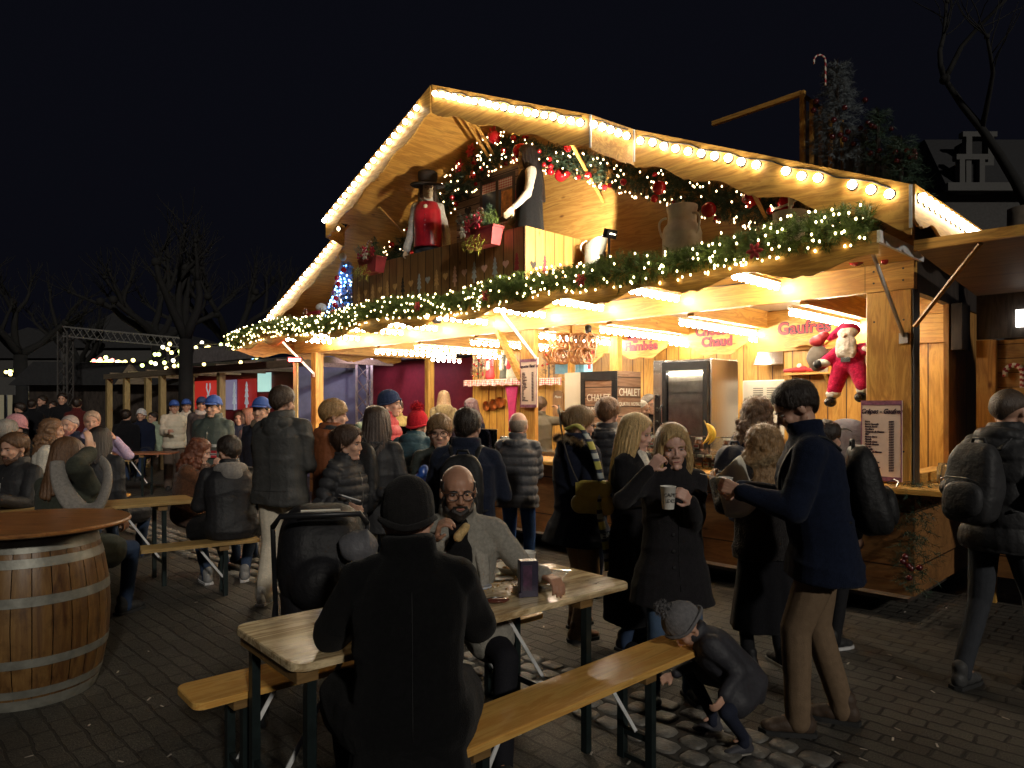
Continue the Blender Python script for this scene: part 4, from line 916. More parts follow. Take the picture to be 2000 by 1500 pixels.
            if st=='tail':
                pts_=[hp_(0,-.10,.02),hp_(0,-.13,-.04),neck+YT*-.11+Vector((0,0,-.06)),neck+YT*-.13+Vector((0,0,-ln_*.6))]
                for a_,b_,ra,rb in zip(pts_,pts_[1:],(.02,.028,.026),(.028,.026,.012)): hb.cap(a_,b_,ra,rb)
        if hb is not None:
            hme=remesh(hb,max(.006,vox*.75) if st!='curly' else .008,2 if st!='curly' else 1,.5); P=getco(hme);N=getno(hme)
            if st in('long','tail','bob','bun'):
                Hi=np.array(HM.inverted()); Q=P@Hi[:3,:3].T+Hi[:3,3]; an=np.arctan2(Q[:,0],Q[:,1]+.01); low=np.clip((.04-Q[:,2])/.1,0,1)
                P=P+N*((np.sin(an*30+2.5*pn(Q,12,seed,2,(1,1,.25)))*.0024+pn(Q,18,seed+2,2,(1,1,.2))*.0045)*(.35+low*.65))[:,None]
            elif st in('mop','short'):
                Hi=np.array(HM.inverted()); Q=P@Hi[:3,:3].T+Hi[:3,3]; P=P+N*(pn(Q,40,seed,2,(1,.35,.6))*.0035)[:,None]
            setco(hme,P); HO=finish(hme,'hair',hm,root)
            near=vox<.0079; cnt=hair[3]*5 if len(hair)>3 else (1500 if near else 350)
            if st in('crop','balding'): cnt=cnt//3
            if hat is not None: cnt=4 if under else cnt//3
            me2=HO.data; g=np.random.default_rng(seed+3); Vt=getco(me2); Nt=getno(me2); hcn=np.array(HM@Vector((0,-.01,.02))); crn=np.array(HM@Vector((0,-.03,.13)))
            ix=g.integers(0,len(Vt),cnt*2); p=Vt[ix]; nn=Nt[ix]; ok=((nn*(p-hcn)).sum(1)>0); p=p[ok][:cnt]; nn=nn[ok][:cnt]; K=len(p)
            dn=(p-crn); dn/=np.linalg.norm(dn,axis=1)[:,None]+1e-6; dn=dn*.6+np.array([0,0,-.8]); 
            rndm=g.normal(size=(K,3)); dn=dn+rndm*(.9 if st=='curly' else .22)
            dn-=(dn*nn).sum(1)[:,None]*nn; dn/=np.linalg.norm(dn,axis=1)[:,None]+1e-6
            l=(g.uniform(.03,.07,K) if st in('long','tail','bob','bun') else g.uniform(.018,.038,K) if st not in('crop','balding') else g.uniform(.006,.01,K))[:,None]
            sd_=np.cross(dn,nn)*(.0016 if near else .0028); lift=(g.uniform(.001,.006,K) if st not in('crop','balding') else g.uniform(.0,.001,K))[:,None]
            if st=='curly': lift=lift*3
            fly=(g.random(K)<.10)[:,None]*nn*g.uniform(.004,.02,K)[:,None]
            a0=p-dn*l*.5-nn*.002; b0=p+nn*lift; c0=p+dn*l*.5+nn*lift*.3+fly+np.array([0,0,-1])*l*.12
            vs=np.stack([a0-sd_*.5,a0+sd_*.5,b0-sd_,b0+sd_,c0],1).reshape(-1,3); o5=np.arange(K)*5
            fs=[tuple(x) for x in np.stack([o5,o5+1,o5+3,o5+2],1).tolist()]+[tuple(x) for x in np.stack([o5+2,o5+3,o5+4],1).tolist()]
            lb=MB(); lb.v=[tuple(v) for v in vs.tolist()]; lb.f=fs; lb.m=[0]*len(fs)
            if not under: lb.build('hair_strands',hm,HO)
    # face details
    if eyes:
        em=plain('eye_dark',(.015,.012,.01),rough=.15,spec=.8,var=.05); ew=plain('eye_white',(.30,.27,.25),rough=.2,var=.05)
        H3=HM.to_3x3()
        for sx in (-1,1):
            eb=MB(); eb.mi=1; eb.ell(HM@Vector((sx*.031,.0765,.002)),(.0125,.009,.0046),H3,n=12,h=8); eb.mi=0; eb.ell(HM@Vector((sx*.031,.0835,.002)),(.0056,.004,.0048),H3,n=10,h=6); eb.build('eye',[em,ew],root,smooth=True)
            if hair: 
                wb=MB(); wb.tube([HM@Vector((sx*.014,.094,.018)),HM@Vector((sx*.03,.0915,.0215)),HM@Vector((sx*.048,.077,.017))],[.0028,.0034,.0018],6); wb.build('eyebrow',hairm(tuple(c*.7 for c in hair[1]),'b'+hn),root,smooth=True)
        lb=MB(); lb.tube([HM@Vector((-.025,.079,-.0625)),HM@Vector((-.009,.0865,-.0645)),HM@Vector((.009,.0865,-.0645)),HM@Vector((.025,.079,-.0625))],[.0014,.0040,.0040,.0014],8,flat=.9); lb.build('lips',plain('lip',(.33,.11,.10),rough=.45,var=.1),root,smooth=True)
    if beard:
        bb=MB()
        for a,c,ra,rb in (((.062,.0,-.03),(.05,.035,-.078),.014,.02),((.05,.035,-.078),(.0,.072,-.103),.02,.026),((-.062,.0,-.03),(-.05,.035,-.078),.014,.02),((-.05,.035,-.078),(.0,.072,-.103),.02,.026),((.03,.072,-.075),(.0,.084,-.09),.016,.016),((-.03,.072,-.075),(.0,.084,-.09),.016,.016),((-.026,.080,-.055),(.0,.0945,-.05),.006,.0075),((.026,.080,-.055),(.0,.0945,-.05),.006,.0075),((.028,.078,-.055),(.034,.07,-.08),.008,.012),((-.028,.078,-.055),(-.034,.07,-.08),.008,.012)): bb.cap(HM@Vector(a),HM@Vector(c),ra*1.0,rb*1.0,8)
        bm=remesh(bb,.0055,1); P=getco(bm);N=getno(bm); P+=N*(pn(P,160,seed,1)*.0015)[:,None]; setco(bm,P); finish(bm,'beard',hairm(beard,'beard%d'%int(beard[0]*999)),root)
    if glasses:
        gb=MB(); gm=plain('spectacle_frame',(.01,.01,.012),rough=.3,spec=.6)
        for sx in (-1,1):
            pts_=[]
            for k in range(16):
                a=2*PI*k/16; pts_.append(HM@Vector((sx*.034+.0245*math.copysign(abs(math.cos(a))**.7,math.cos(a)),.099,-.001+.0185*math.copysign(abs(math.sin(a))**.7,math.sin(a)))))
            gb.tube(pts_,.0022,6,closed=True); gb.tube([HM@Vector((sx*.058,.097,.006)),HM@Vector((sx*.078,.07,.006)),HM@Vector((sx*.084,.0,.008))],.002,5)
        gb.tube([HM@Vector((-.010,.101,.003)),HM@Vector((.010,.101,.003))],.0022,5); gb.build('glasses',gm,root,smooth=True)
    if hat:
        ht,hcol=hat[:2]; hmn='hat%d%d%d'%tuple(int(c*999) for c in hcol)
        if ht=='beanie':
            hb=cap_shell(HM,LIN(.045,-.01,-.04),lambda a,z:.009+.012*np.clip((z-.03)/.06,0,1),seed,stripe=.0022,noise_amp=.002); m_=cloth(hmn,hcol,'wool'); H=hb.build('beanie',m_,root,smooth=True)
            br_=MB(); line=LIN(.052,.0,-.030); pts_=[]
            for k in range(36):
                a=2*PI*k/36; aa=a if a<PI else 2*PI-a; pts_.append(HM@Vector((math.sin(a)*.086,math.cos(a)*.109-.013,line(aa))))
            br_.tube(pts_,.014,8,closed=True,flat=.6); br_.build('brim',m_,H,smooth=True)
            if len(hat)>2:
                pr=hat[2]; cc=HM@Vector((0,-.02,.15)); g=random.Random(seed); tips=[(cc,Vector((g.gauss(0,1),g.gauss(0,1),g.gauss(0,1)))) for _ in range(150)]
                vs,f=needles_mesh(tips,14,pr*.35,.004,seed,pr*.8); P_=npmesh('pompom',vs,f,m_,H)
        elif ht=='cap':
            hb=cap_shell(HM,LIN(.050,.028,.0),lambda a,z:.013+.014*np.clip((z-.03)/.06,0,1),seed,stripe=0,noise_amp=.001); m_=cloth(hmn,hcol,'plain'); H=hb.build('baseball_cap',m_,root,smooth=True)
            vb=MB(); n=13; top=[];
            for layer in (0,.006):
                for r_ in (0,1):
                    for k in range(n):
                        a=R_(-62+124*k/(n-1)); x=math.sin(a)*.088; y0=math.cos(a)*.105-.01; z=.058-.02*(1-math.cos(a)); ext=.075*math.cos(a*1.15); top.append(HM@Vector((x*(1+.03*r_),y0+ext*r_,z-.012*r_-layer)))
            fs=[(k,k+1,n+k+1,n+k) for k in range(n-1)]+[(2*n+k+1,2*n+k,3*n+k,3*n+k+1) for k in range(n-1)]+[(n+k,n+k+1,3*n+k+1,3*n+k) for k in range(n-1)]+[(k+1,k,2*n+k,2*n+k+1) for k in range(n-1)]; vb.add(top,fs); vb.build('visor',m_,H,smooth=True)
        elif ht=='tophat':
            m_=cloth(hmn,hcol,'wool'); tb_=MB(); tb_.T=HM@Matrix.Rotation(-.12,4,'X')@Matrix.Translation((0,-.01,.05)); tb_.lathe([(.088,-.01),(.19,-.012),(.198,-.004),(.19,.008),(.104,.012),(.104,.04),(.112,.10),(.108,.14),(.085,.158),(.001,.162)],28); tb_.build('top_hat',m_,root,smooth=True)
    if scarf:
        m_=scarf if isinstance(scarf,bpy.types.Material) else cloth('scarf%d%d%d'%tuple(int(c*999) for c in scarf),scarf,'wool'); sb=MB()
        for dz,rr0,rt in ((0,.083,.034),(.03,.078,.030)):
            pts_=[up(math.cos(2*PI*k/18)*rr0*s,math.sin(2*PI*k/18)*(rr0+.004)*s+.003,(.535+dz)*s-.022*math.sin(2*PI*k/18)) for k in range(18)]; sb.tube(pts_,rt*s,8,closed=True)
        sm=remesh(sb,.010,2); P=getco(sm);N=getno(sm); P+=N*(pn(P,30,seed,2,(1,1,2))*.006)[:,None]; setco(sm,P); finish(sm,'scarf',m_,root)
    if fur:
        g=random.Random(seed); tips=[]
        for k in range(260):
            a=PI*(g.random()*1.2-.1); tips.append((up(math.cos(a)*.12*s,-.07*s-math.sin(a)*.085*s,.53*s+.05*math.sin(a)*s),Vector((math.cos(a)+g.gauss(0,.6),-math.sin(a)+g.gauss(0,.6),.5+g.gauss(0,.6)))))
        vs,f=needles_mesh(tips,12,.03,.0022,seed,.03); npmesh('hood_fur',vs,f,plain('fur%d'%int(fur[0]*99),fur,rough=.9,var=.3,sheen=.3),root)
    info=dict(root=root,up=up,HM=HM,wR=wR,wL=wL,XT=XT,YT=YT,ZT=ZT,s=s,neck=neck,hip=hip,M=root_matrix(root),sw=sw,hz=hz,eR=eR,eL=eL,kR=kR,kL=kL,aR=aR,aL=aL)
    return info
R_=math.radians
def root_matrix(o): return Matrix.Translation(o.location)@Matrix.Rotation(o.rotation_euler.z,4,'Z')
def backpack(P,label,mat,w=.30,h=.44,d=.15,off=.0,drop=.0,pocket=True,straps=True,pad=.035,group=None):
    """worn on the back of person info P"""
    s=P['s']; M=P['M']; c=P['up'](0,-(.125*s+pad+d/2+off),.30*s-drop); 
    T=Matrix.Translation(c)@Matrix(((P['XT'].x,P['YT'].x,P['ZT'].x,0),(P['XT'].y,P['YT'].y,P['ZT'].y,0),(P['XT'].z,P['YT'].z,P['ZT'].z,0),(0,0,0,1)))
    G=M@T; o=bpy.data.objects.new('backpack',None); COL.objects.link(o); o.matrix_world=G; tag(o,label,'backpack',group)
    b=MB(); b.ell((0,0,0),1,n=36,h=24); q=np.array(b.v); q=np.sign(q)*np.abs(q)**np.array([.50,.62,.46]); q/=np.maximum(1,0*q[:,:1]+1); q*=np.array([w/2,d/2,h/2])
    tap=1-.22*np.clip(q[:,2]/(h/2),0,1)**2; q[:,0]*=tap; q[:,1]*=1-.35*np.clip(q[:,2]/(h/2),0,1)**1.5; q[:,1]-=.02*np.clip(-q[:,2]/(h/2),0,1); b.v=[tuple(x) for x in q]
    me=remesh(b,.011,3); Q=getco(me);N=getno(me); g_=1-np.abs(pn(Q,13,int(w*100)+int(h*100),2,(1,1,.7)))*1.5; Q+=N*((np.clip(g_,0,1)**2-.4)*.012+pn(Q,16,5,3)*.010)[:,None]; setco(me,Q); finish(me,'bag_body',mat,o)
    if pocket:
        b=MB(); b.ell((0,0,0),1,n=24,h=16); q=np.array(b.v); q=np.sign(q)*np.abs(q)**.75*np.array([w*.38,.045,h*.22])+np.array([0,-d*.5,-h*.2]); b.v=[tuple(x) for x in q]; me=remesh(b,.011,2); finish(me,'front_pocket',mat,o)
        b=MB(); b.tube([(-w*.36,-d*.72,h*.02),(-w*.2,-d*.86,h*.06),(w*.2,-d*.86,h*.06),(w*.36,-d*.72,h*.02)],.004,5); b.build('zip',plain('zip_metal',(.3,.3,.3),rough=.3,metal=1),o)
    b=MB(); b.tube([(-.045,.03,h*.46),(-.03,.02,h*.56),(.03,.02,h*.56),(.045,.03,h*.46)],.009,6); b.build('grab_loop',mat,o,smooth=True)
    if straps:
        Gi=T.inverted()
        for sx in (-1,1):
            pts=[P['up'](sx*.07*s,-.12*s-pad,.44*s),P['up'](sx*.10*s,-.06*s,.50*s+pad),P['up'](sx*.115*s,.06*s,.475*s+pad),P['up'](sx*.12*s,.135*s+pad,.36*s),P['up'](sx*.14*s,.13*s+pad,.22*s),P['up'](sx*.17*s,.03*s,.12*s),P['up'](sx*.13*s,-.13*s-pad,.10*s)]
            pts=[Gi@p for p in pts]; fine=[]
            for i in range(len(pts)-1):
                p0,p1,p2,p3=pts[max(0,i-1)],pts[i],pts[i+1],pts[min(len(pts)-1,i+2)]
                for k in range(5):
                    t=k/5; fine.append(.5*((2*p1)+(-p0+p2)*t+(2*p0-5*p1+4*p2-p3)*t*t+(-p0+3*p1-3*p2+p3)*t**3))
            b=MB(); b.tube(fine,.02,8,flat=.45); b.build('strap',mat,o,smooth=True)
    return o
# ---------- people ----------
BLK=(.010,.010,.012); NAVY=(.012,.016,.035); CHAR=(.045,.045,.044); DK=(.02,.02,.023)
BR=(.06,.032,.016); BLD=(.50,.34,.15); DBR=(.022,.013,.009); GRY=(.25,.24,.23)
def PP(px,ytop,d,label,pxb=None,**k):
    X=((pxb or px)-CX)/F*d; b0=k.get('base',0)
    z=EYE+(HY-ytop)/F*d-b0
    if k.get('sit') is not None:
        hh=k.pop('h',None) or (z-k['sit']-.105-.14)/(.66)*1.78
    else:
        hh=k.pop('h',None) or z-.012
    return person(label,(X,d),h=hh,**k)
# --- foreground ---
p1=PP(800,942,2.42,'seated man in black coat and black beanie, back to the camera',face=12,sit=.475,lean=6,wd=1.02,jk=('wool',(.005,.005,.0055)),hem=.6,pad=.035,hair=None,hat=('beanie',(.014,.013,.013)),elbow=(.75,-.45,-.6),R=(.13,.42,.85),L=(-.13,.42,.85),feet=((.2,.55),(-.2,.5)),tr=('denim',(.012,.012,.015)),vox=.008,head=(-6,6,0),hood=None,eyes=False,skirt=(.06,.66,.10,(.007,.007,.0075)))
p2=PP(895,900,3.62,'bald bearded man in glasses and grey coat eating bread across the table',face=184,sit=.475,lean=10,wd=1.08,jk=('wool',(.27,.255,.22)),hem=.75,pad=.03,hair=('balding',(.03,.022,.018)),beard=(.02,.015,.012),glasses=True,sk=SKIN2,tr=('denim',(.012,.012,.016)),R=(.10,.34,1.03),L=(-.40,.34,.86),curlR=.75,curlL=.6,Rp=(-.7,.2,.3),fR=(-.2,.35,.9),Lp=(0,0,-1),fL=(-.5,.8,-.1),feet=((.2,.5),(-.2,.5)),vox=.0052,inner=(.008,.008,.009),head=(8,2,0))
p3=PP(1547,752,3.62,'tall dark haired man in navy coat and khaki trousers looking down at a cup',pxb=1608,face=72,lean=9,jk=('wool',(.008,.012,.028)),hem=.76,pad=.045,flare=.03,wd=1.08,tr=('denim',(.17,.115,.07),.012),shoe=(.06,.04,.028),hair=('short',(.024,.015,.011)),L=(-.17,.40,1.22),R=(.02,.40,1.20),curlL=.7,curlR=.7,fL=(.2,.9,.25),fR=(-.3,.9,.2),Lp=(1,0,0),Rp=(-1,0,0),head=(6,26,0),feet=((.12,-.10),(-.10,.13)),vox=.0054,h=1.83)
p6=PP(1312,815,4.0,'young blonde woman in black coat holding a printed paper cup, facing the camera',face=184,fem=True,jk=('wool',(.016,.015,.017)),hem=.62,pad=.035,flare=.05,tr=('denim',(.06,.10,.17)),hair=('long',BLD,.34,420),L=(-.02,.27,1.14),R=(.19,.24,1.31),curlL=.7,curlR=.85,fL=(.55,.5,.55),Lp=(.6,-.3,.2),fR=(-.45,.2,.6),Rp=(-.5,-.6,-.1),head=(-4,8,4),vox=.0052,sk=SKINP)
p7=PP(1238,797,4.85,'smiling blonde woman in ankle length black coat beside the girl with the cup',face=232,fem=True,jk=('wool',(.009,.009,.011)),hem=.22,pad=.035,flare=.05,hair=('long',(.60,.42,.19),.26,300),inner=(.62,.58,.50),R=(.12,.22,1.05),L=(-.12,.22,1.05),head=(10,10,0),vox=.0065,sk=SKINP,shoe=BLK)
p8=PP(1128,782,5.15,'woman in short navy coat with fur hood, yellow scarf and camel trousers',face=-58,fem=True,jk=('wool',(.012,.015,.030)),hem=.70,pad=.045,flare=.09,tr=('denim',(.26,.17,.09),.015),shoe=(.14,.08,.04),hair=('bun',(.20,.12,.05)),fur=(.35,.26,.15),R=(.22,.15,1.0),L=(-.1,.3,1.05),head=(-15,5,0),feet=((.14,-.1),(-.12,.08)),vox=.0072,glasses=True,hood=.8)
p9=PP(1186,766,6.1,'person in black quilted jacket standing at the counter before the fridge',face=-32,jk=('nylon',(.022,.022,.026)),stripes=.075,pad=.04,hair=('mop',(.13,.065,.03)),vox=.008,R=(.1,.3,1.15),L=(-.1,.3,1.15),hood=.9,puff=.012)
p10=PP(1012,795,6.5,'balding man in dark grey quilted jacket and blue jeans waiting at the menu board',face=-12,jk=('nylon',(.055,.056,.062)),stripes=.085,pad=.045,hair=('balding',(.28,.22,.17)),tr=('denim',(.02,.06,.18)),vox=.008,R=(.1,.3,1.1),L=(-.1,.3,1.1),hood=.9,puff=.012,feet=((.12,-.15),(-.1,.1)),shoe=(.25,.2,.17))
p11=PP(912,786,4.75,'broad man in navy wool coat with black backpack, seen from behind',face=-4,jk=('wool',(.014,.018,.034)),hem=.78,pad=.042,wd=1.12,hair=('short',(.03,.02,.014)),R=(.2,.3,1.12),L=(-.22,.3,1.12),tr=('denim',(.03,.06,.13)),vox=.0075,head=(0,8,0))
p12=PP(858,803,5.6,'boy with brown fringe and glasses in dark jacket facing the camera',face=196,jk=('nylon',(.035,.042,.036)),pad=.032,hood=.6,hair=('mop',(.20,.115,.05)),glasses=True,R=(.17,.28,1.03),L=(-.12,.28,1.0),vox=.0068,head=(-12,4,0),slim=.95,headfit=1.03,stripes=0)
p13=PP(803,790,6.5,'person in teal padded jacket with red pompom hat at the counter',face=-22,jk=('nylon',(.035,.075,.095)),stripes=.11,pad=.055,wd=1.1,hood=1.1,hair=('short',BR),hat=('beanie',(.50,.018,.03),.075),R=(.2,.35,1.15),L=(-.2,.35,1.15),lean=10,vox=.008,tr=('denim',(.2,.2,.2)),puff=.010)
p14=PP(735,783,5.5,'woman with long dark hair, black parka and large black backpack',face=-22,fem=True,jk=('nylon',(.028,.028,.030)),hem=.72,pad=.04,hair=('long',(.045,.026,.018),.22,140),R=(.2,.25,1.05),L=(-.2,.25,1.05),tr=('denim',(.24,.23,.21)),vox=.0075,hood=.8)
p15=PP(676,822,5.1,'girl in black puffer jacket and light jeans turning to the right',face=-112,fem=True,jk=('nylon',(.030,.030,.033)),stripes=.072,pad=.038,hair=('bun',(.055,.028,.016)),tr=('denim',(.20,.30,.42)),R=(.22,.16,.98),L=(-.16,.24,1.03),head=(10,4,0),vox=.0068,puff=.014,fR=(.2,.8,-.3),hood=.7)
p16=PP(648,770,6.1,'blond youth in rust and grey jacket looking toward the counter',face=-62,jk=('nylon',(.20,.065,.025)),pad=.042,hair=('mop',(.34,.20,.08)),scarf=(.035,.037,.04),R=(.12,.3,1.1),L=(-.12,.3,1.1),head=(-12,3,0),vox=.0075,wd=1.05,hood=.9)
p17=PP(549,741,5.95,'tall man in charcoal jacket and off-white trousers with his back to the camera',face=-14,jk=('nylon',(.050,.050,.048)),hem=.80,pad=.045,wd=1.12,hood=1.0,hair=('short',(.045,.026,.016)),tr=('denim',(.64,.57,.45),.018),shoe=(.55,.52,.48),sole=(.5,.5,.5),R=(.18,.28,1.10),L=(-.22,.18,.92),feet=((.10,.12),(-.11,-.08)),vox=.0075,fold=.009,head=(-10,4,0))
p18=PP(716,776,8.0,'person bending forward in pale green puffer jacket',pxb=688,face=-88,lean=22,jk=('nylon',(.33,.42,.30)),stripes=.12,pad=.055,hair=('short',(.12,.06,.03)),vox=.009,h=1.74,hood=1.0,R=(.1,.4,1.1),L=(-.1,.4,1.1))
p19=PP(746,750,7.1,'man in red down jacket and navy knitted hat near the counter',face=-100,jk=('nylon',(.42,.05,.06)),stripes=.10,pad=.05,hair=('short',BR),hat=('beanie',(.03,.045,.10)),vox=.008,R=(.12,.3,1.15),L=(-.12,.3,1.1),lean=5,hood=.9)
p4=PP(1492,818,4.45,'woman with tousled brown hair in black fluffy jacket and long black skirt',face=20,fem=True,jk=('fluffy',(.016,.014,.014)),hem=.80,pad=.05,hair=('curly',(.30,.18,.08),.20,420),skirt=(.30,.95,.08,(.008,.008,.01)),tr=('denim',BLK),shoe=BLK,sole=(.35,.35,.33),fur=(.42,.30,.16),L=(-.15,.30,1.15),R=(.15,.30,1.2),vox=.0075,eyes=False,head=(10,0,0),feet=((.14,.0),(-.08,.05)))
p5=PP(1478,762,5.3,'curly haired person in navy jacket with a backpack at the waffle counter',face=-62,jk=('nylon',(.02,.032,.075)),pad=.045,hair=('curly',(.13,.07,.035),.10,260),hood=.9,R=(.1,.3,1.2),L=(-.1,.3,1.2),vox=.0078,eyes=False)
p43=PP(1612,812,5.0,'person in black trousers hidden behind the tall man, only shoes and legs showing',face=-60,jk=('nylon',BLK),hem=.8,hair=('short',DBR),tr=('denim',(.012,.012,.014)),shoe=(.02,.02,.02),sole=(.5,.5,.5),feet=((.16,-.12),(-.1,.12)),vox=.011,eyes=False)
p40=PP(1972,738,4.15,'man in dark padded hooded jacket with backpack walking off at the right edge',pxb=1955,face=-66,lean=5,jk=('nylon',(.028,.028,.030)),stripes=.13,pad=.05,hood=1.15,hair=('crop',(.07,.045,.03)),tr=('denim',(.035,.038,.045)),shoe=(.05,.05,.05),R=(.2,.18,1.05),L=(-.22,.12,1.0),feet=((.08,.18),(-.10,-.20)),vox=.0075,puff=.012)
p41=person('child crouching with head on the bench end, grey knitted pompom hat',(1.125,3.46),face=96,h=1.06,sit=.22,lean=46,wd=.86,jk=('nylon',(.035,.035,.042)),pad=.035,hem=.75,hair=None,hat=('beanie',(.16,.155,.16),.05),tr=('denim',(.018,.022,.04)),shoe=(.05,.05,.06),sole=(.3,.28,.25),L=(-.20,.18,.32),R=(.14,.30,.30),head=(0,48,0),feet=((.13,.10),(-.10,.04)),vox=.0065,eyes=False)
# --- vendors inside ---
IN=.17
def inside(px,ytop,q,label,**k):
    d=(C0+U*tpx(px,q)+V*q).y; return PP(px,ytop,d,label,base=IN,vox=.009,**k)
inside(777,777,.75,'dark haired vendor in olive fleece looking down behind the counter',face=180,jk=('wool',(.30,.23,.09)),hair=('short',DBR),head=(0,22,0),R=(.15,.3,1.0),L=(-.15,.3,1.0))
inside(867,757,1.6,'person in camouflage jacket with cream hood seen from behind inside',face=10,jk=('fluffy',(.22,.17,.09)),hood=1.3,hair=('bob',(.30,.19,.10),.12))
inside(930,772,1.2,'woman with plum brown hair in navy top bending inside the stall',face=60,fem=True,jk=('wool',NAVY),hair=('bob',(.10,.05,.06),.15),lean=8)
inside(1055,770,1.35,'vendor in dark olive jacket reaching up behind the menu board',face=-20,jk=('nylon',(.10,.085,.06)),hair=('short',BR),R=(.20,.25,1.42))
inside(1267,764,1.55,'grey haired man in glasses and black jacket beside the oven',face=205,jk=('wool',BLK),hair=('short',(.16,.14,.12)),glasses=True)
inside(1249,774,1.1,'white haired man in dark cardigan left of the oven',face=240,jk=('wool',(.06,.05,.05)),hair=('crop',(.6,.56,.5)))
# --- left group with caps ---
CAPB=(.035,.09,.34)
p24=PP(340,777,14.0,'young man in cream puffer jacket, blue cap and wide brown trousers',face=215,jk=('nylon',(.62,.56,.44)),stripes=.14,pad=.05,hat=('cap',CAPB),hair=('short',DBR),tr=('denim',(.10,.075,.06),.03),R=(.16,.3,1.15),L=(-.25,.05,.85),vox=.011)
p25=PP(364,775,14.6,'second youth in cream jacket and blue cap behind his friend',face=200,jk=('nylon',(.55,.50,.42)),pad=.05,hat=('cap',CAPB),hair=('short',DBR),vox=.012)
p26=PP(394,770,13.2,'youth in dark jacket and white scarf wearing a navy cap',face=200,jk=('nylon',(.05,.04,.04)),pad=.04,hat=('cap',(.03,.05,.14)),hair=('short',DBR),scarf=(.5,.45,.42),vox=.012)
p27=PP(418,765,8.7,'young man in dark green anorak with white band and small flag, blue cap',face=176,jk=('nylon',(.055,.07,.062)),pad=.045,wd=1.1,hat=('cap',CAPB),hair=('short',(.03,.02,.013)),vox=.0075,hood=.9,tr=('denim',(.03,.05,.09)),R=(.2,.12,.9),L=(-.2,.12,.9),head=(-3,2,0))
p28=PP(512,768,7.6,'young man in navy jacket and blue cap left of the tall man',face=168,jk=('nylon',(.018,.02,.03)),pad=.04,hat=('cap',CAPB),hair=('short',(.03,.02,.013)),vox=.0075,scarf=(.20,.15,.10),head=(6,0,0))
PP(486,792,11.0,'person with long brown hair in pale coat behind the capped youth',face=120,fem=True,jk=('wool',(.35,.25,.22)),hair=('long',(.14,.07,.04),.2,60),vox=.012)
PP(468,800,12.5,'man in dark blue jacket far behind the anorak wearer',face=190,jk=('nylon',NAVY),hair=('short',BR),vox=.012)
# --- seated left ---
p29=PP(384,856,7.3,'seated woman with curly auburn hair in brown fluffy coat, hand at chin',pxb=372,face=262,sit=.47,fem=True,jk=('fluffy',(.085,.038,.020)),pad=.06,hem=.7,hair=('curly',(.12,.035,.015),.42,200),R=(.05,.30,1.02),L=(-.12,.33,.98),curlR=.8,fR=(0,.2,.9),vox=.0075,lean=8,head=(20,14,0),sk=SKINP)
p30=PP(452,852,6.35,'seated man in black jacket with grey hood, back turned, on the second bench',face=30,sit=.47,jk=('nylon',(.014,.014,.016)),pad=.045,wd=1.12,hem=.6,hair=('mop',(.025,.017,.012)),R=(.2,.35,.85),L=(-.2,.35,.85),tr=('denim',(.03,.05,.10)),shoe=(.2,.2,.2),sole=(.5,.5,.5),vox=.0075,lean=12,head=(20,8,0),feet=((.16,.30),(-.16,.36)))
p31=PP(130,858,5.2,'seated woman with brown hair holding her head, wide grey scarf down her back',face=-8,sit=.47,fem=True,jk=('wool',(.045,.05,.038)),pad=.04,wd=1.08,hem=.7,hair=('bob',(.13,.065,.03),.16,180),R=(.17,.02,1.30),L=(-.22,.35,.88),curlR=.15,fR=(-.1,.1,1),Rp=(-1,0,0),vox=.0075,head=(0,10,-6))
p32=PP(32,848,6.3,'seated man with short brown hair and black zip jacket at the left edge',face=172,sit=.47,jk=('nylon',(.018,.018,.02)),pad=.04,hem=.7,hair=('short',(.11,.055,.025)),beard=(.10,.05,.03),R=(.15,.35,.9),L=(-.18,.38,.87),vox=.007,head=(-8,6,0))
p33=PP(193,836,7.2,'seated person with dark bob and white collar in black coat',face=-6,sit=.47,jk=('nylon',(.02,.02,.022)),pad=.05,wd=1.1,hem=.6,hair=('bob',(.02,.013,.01),.10,60),scarf=(.6,.58,.52),vox=.009,eyes=False)
PP(98,820,8.2,'seated woman with tousled brown hair in white jacket turned to the right',face=-70,sit=.47,fem=True,jk=('wool',(.55,.52,.45)),pad=.04,hair=('curly',(.17,.09,.045),.15,80),vox=.010)
PP(138,812,9.2,'seated bald man with face lit pink, navy jacket, facing the camera',face=178,sit=.52,jk=('wool',NAVY),hair=('crop',(.35,.3,.28)),vox=.010,beard=(.3,.12,.1),inner=(.3,.3,.5))
PP(180,806,9.6,'person in lilac hoodie with raised arm at the far table',face=205,sit=.52,jk=('wool',(.42,.34,.50)),hood=1,hair=('short',(.4,.28,.2)),vox=.011,L=(-.3,.25,1.2))
PP(34,812,9.0,'seated person in black with pale pink knitted cap at far left',face=120,sit=.5,jk=('wool',BLK),hat=('beanie',(.5,.25,.28)),hair=None,vox=.011)
PP(12,822,7.9,'seated person in brown jacket with grey hair at the left edge',face=0,sit=.5,jk=('wool',(.07,.045,.03)),hair=('short',(.3,.28,.25)),vox=.011,eyes=False)
for i,(px,y,d,lb,c,f) in enumerate(((62,776,17,'dark coated figure standing near the pale van','x',20),(84,768,18,'tall figure in black between the van and the blue stall','x',160),(122,762,16,'figure in dark grey coat standing under the truss','x',200),(150,772,15,'figure in dark red jacket left of the red hut','r',30),(40,782,16,'short figure in black at the far left of the standing crowd','x',90),(105,780,19,'figure in brown coat half hidden in the far crowd','b',170))):
    PP(px,y,d,lb,face=f,jk=('wool',{'x':BLK,'r':(.08,.015,.015),'b':(.05,.035,.02)}[c]),hair=('short',DBR),vox=.014,group='people standing far back on the left')
PP(246,802,15.5,'seated customer with his back to us under the pergola',face=10,sit=.5,jk=('wool',BLK),hair=('short',DBR),vox=.013)
